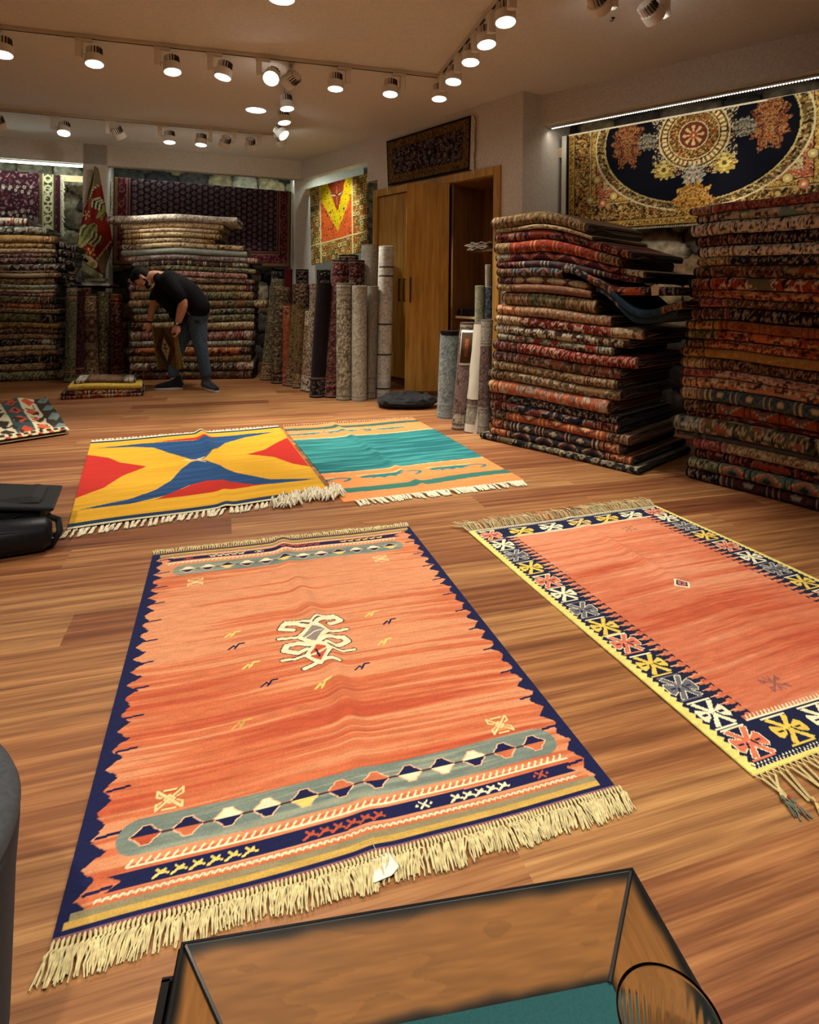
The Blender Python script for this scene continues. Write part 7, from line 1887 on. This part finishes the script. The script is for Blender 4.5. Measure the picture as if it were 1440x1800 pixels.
# jeans
je = MB()
for dy in (-.06, .06): chain(je, [R_(352, 544, dy), R_(346, 562, dy)], [.11, .105])
chain(je, [R_(349, 556, -.07), R_(349, 580, -.08), R_(352, 606, -.09), R_(357, 632, -.08), R_(362, 656, -.06)], [.105, .096, .076, .066, .062])
chain(je, [R_(343, 558, .08), R_(328, 582, .05), R_(316, 606, .0), R_(309, 634, -.06), R_(305, 656, -.10)], [.105, .092, .076, .066, .062])
jo = je.build('jeans', M_JEAN, man, smooth=True); voxel(jo, .011, 3)
for z_ in (0,):
    m = MB(); m.tube([R_(350, 566, -.185), R_(343, 566, -.18)], .009, 8); m.build('pocket_patch', M_BLACK, man, smooth=True)
# hair, beard, shoes, watch, bracelet
ha_ = MB(); hell(ha_, (.012, 0, .038), (.098, .082, .103)); hell(ha_, (-.045, 0, .085), (.060, .062, .050)); hell(ha_, (.045, 0, .0), (.060, .072, .075))
ho = ha_.build('hair', M_HAIR, man, smooth=True); voxel(ho, .008, 2)
be = MB(); hell(be, (-.056, 0, -.094), (.036, .040, .024)); hell(be, (-.032, .042, -.078), (.036, .012, .022)); hell(be, (-.032, -.042, -.078), (.036, .012, .022)); hell(be, (.0, .060, -.045), (.012, .010, .040)); hell(be, (.0, -.060, -.045), (.012, .010, .040))
bo2 = be.build('beard', M_HAIR, man, smooth=True); voxel(bo2, .007, 2)
def shoe(an, toe, floor_px, dy):
    b = MB(); s = MB(); zf_ = -.0
    A_ = np.array([an[0], an[1], 0]); T_ = np.array([toe[0], toe[1], 0]); d = T_ - A_; L = np.linalg.norm(d); d /= L; hl = A_ - d * .07
    def at_(f, z): p = hl + (T_ - hl) * f; return (p[0], p[1], z)
    chain(b, [at_(.08, .055), at_(.35, .062), at_(.65, .045), at_(.90, .034)], [.042, .046, .042, .032]); chain(b, [at_(.12, .06), at_(.16, .11)], [.042, .048]); chain(b, [at_(.3, .09), at_(.16, .12)], [.04, .046])
    o = b.build('shoe', M_SHOE, man, smooth=True); voxel(o, .008, 3)
    n_ = np.array([-d[1], d[0], 0]); P_ = []
    for k in range(28):
        a = 2 * math.pi * k / 28; f = .5 + .52 * math.cos(a); w = .050 * math.sin(a) * (.85 + .2 * f); p = np.array(at_(f, 0)) + n_ * w; P_.append((p[0], p[1]))
    prism(s, P_, 0.0, .026); s.build('sole', M_SOLE, o, bevel=.004)
shoe(R_(309, 660, -.10), R_(272, 676, -.16), 0, 0); shoe(R_(362, 658, -.06), R_(384, 672, -.30), 0, 0)
def band(p, d, r, w, mt, nm):
    p = np.array(p); d = np.array(d); d = d / np.linalg.norm(d); m = MB(); m.tube([tuple(p - d * w / 2), tuple(p + d * w / 2)], r, 20); return m.build(nm, mt, man, smooth=False, bevel=.002)
dN = np.array(wrN) - np.array(elN); band(np.array(wrN) - dN * .05, dN, .037, .032, M_BLACK, 'watch_strap')
m = MB(); c_ = np.array(wrN) - dN * .05; m.ell((c_[0], c_[1] - .036, c_[2]), (.017, .008, .015)); m.build('watch_face', mat('watch_glass', (220, 225, 225), .08, metal=.9), man, smooth=True)
dF = np.array(wrF) - np.array(elF); band(np.array(wrF), dF, .034, .018, M_BLACK, 'bracelet')
# small rug he holds
cv = Cv(.27, .50, .006, (96, 78, 44)); X, Y = cv.X, cv.Y
cv.fill((np.abs(X - .135) / .12 + np.abs(Y - .25) / .27) < 1, (74, 44, 28)); cv.poly([(.135, .10), (.19, .25), (.135, .39), (.08, .25)], (186, 176, 134)); cv.line([(.10, .25), (.17, .25)], .010, (74, 50, 34)); cv.line([(.12, .31), (.135, .28), (.15, .31)], .010, (74, 50, 34)); cv.line([(.135, .30), (.135, .20)], .010, (74, 50, 34))
cv.fill((X < .016) | (X > .254), (140, 124, 80)); cv.wool(.12, 3, .02)
c4 = [np.array(aty(*p)) for p in ((266, 575, YM + .03), (306, 577, YM - .20), (317, 649, YM - .17), (277, 650, YM - .02))]
U = (X / .27)[..., None]; Vv = (Y / .50)[..., None]; Pm = (c4[3] * (1 - U) + c4[2] * U) * (1 - Vv) + (c4[0] * (1 - U) + c4[1] * U) * Vv
Pm[..., 1] += .02 * np.sin(U[..., 0] * 7) * (1 - Vv[..., 0] * .6)
o0 = c4[0].copy(); rg = new_mesh('small_rug', (Pm - o0).reshape(-1, 3), gridfaces(cv.nx, cv.ny), M_KILIM, cols=cv.im.reshape(-1, 3), loc=tuple(o0))
sd = rg.modifiers.new('s', 'SOLIDIFY'); sd.thickness = .008; tag(rg, 'small olive rug with a pale diamond, held by the bending man', 'rug')
c5 = [np.array(aty(*p)) for p in ((305, 577, YM - .19), (313, 590, YM - .14), (322, 645, YM - .08), (312, 650, YM - .16))]
cvb = Cv(.10, .48, .01, (150, 118, 50)); U = (cvb.X / .10)[..., None]; Vv = (cvb.Y / .48)[..., None]; Pm = (c5[3] * (1 - U) + c5[2] * U) * (1 - Vv) + (c5[0] * (1 - U) + c5[1] * U) * Vv
cvb.wool(.15, 4, .02); fo = new_mesh('hanging_fold', (Pm - o0).reshape(-1, 3), gridfaces(cvb.nx, cvb.ny), M_KILIM, rg, cols=cvb.im.reshape(-1, 3)); sd = fo.modifiers.new('s', 'SOLIDIFY'); sd.thickness = .006
c6 = np.array(aty(313, 605, YM - .15)) - o0; c7 = np.array(aty(325, 645, YM - .12)) - o0
strands('cord', [([tuple(c6), tuple((c6 + c7) / 2 + (0, -.01, 0)), tuple(c7)], .004), ([tuple(c7 + (-.012, 0, .01)), tuple(c7), tuple(c7 + (.014, 0, -.012))], .014)], fringe_mat('pale_cord', (170, 160, 130)), rg)
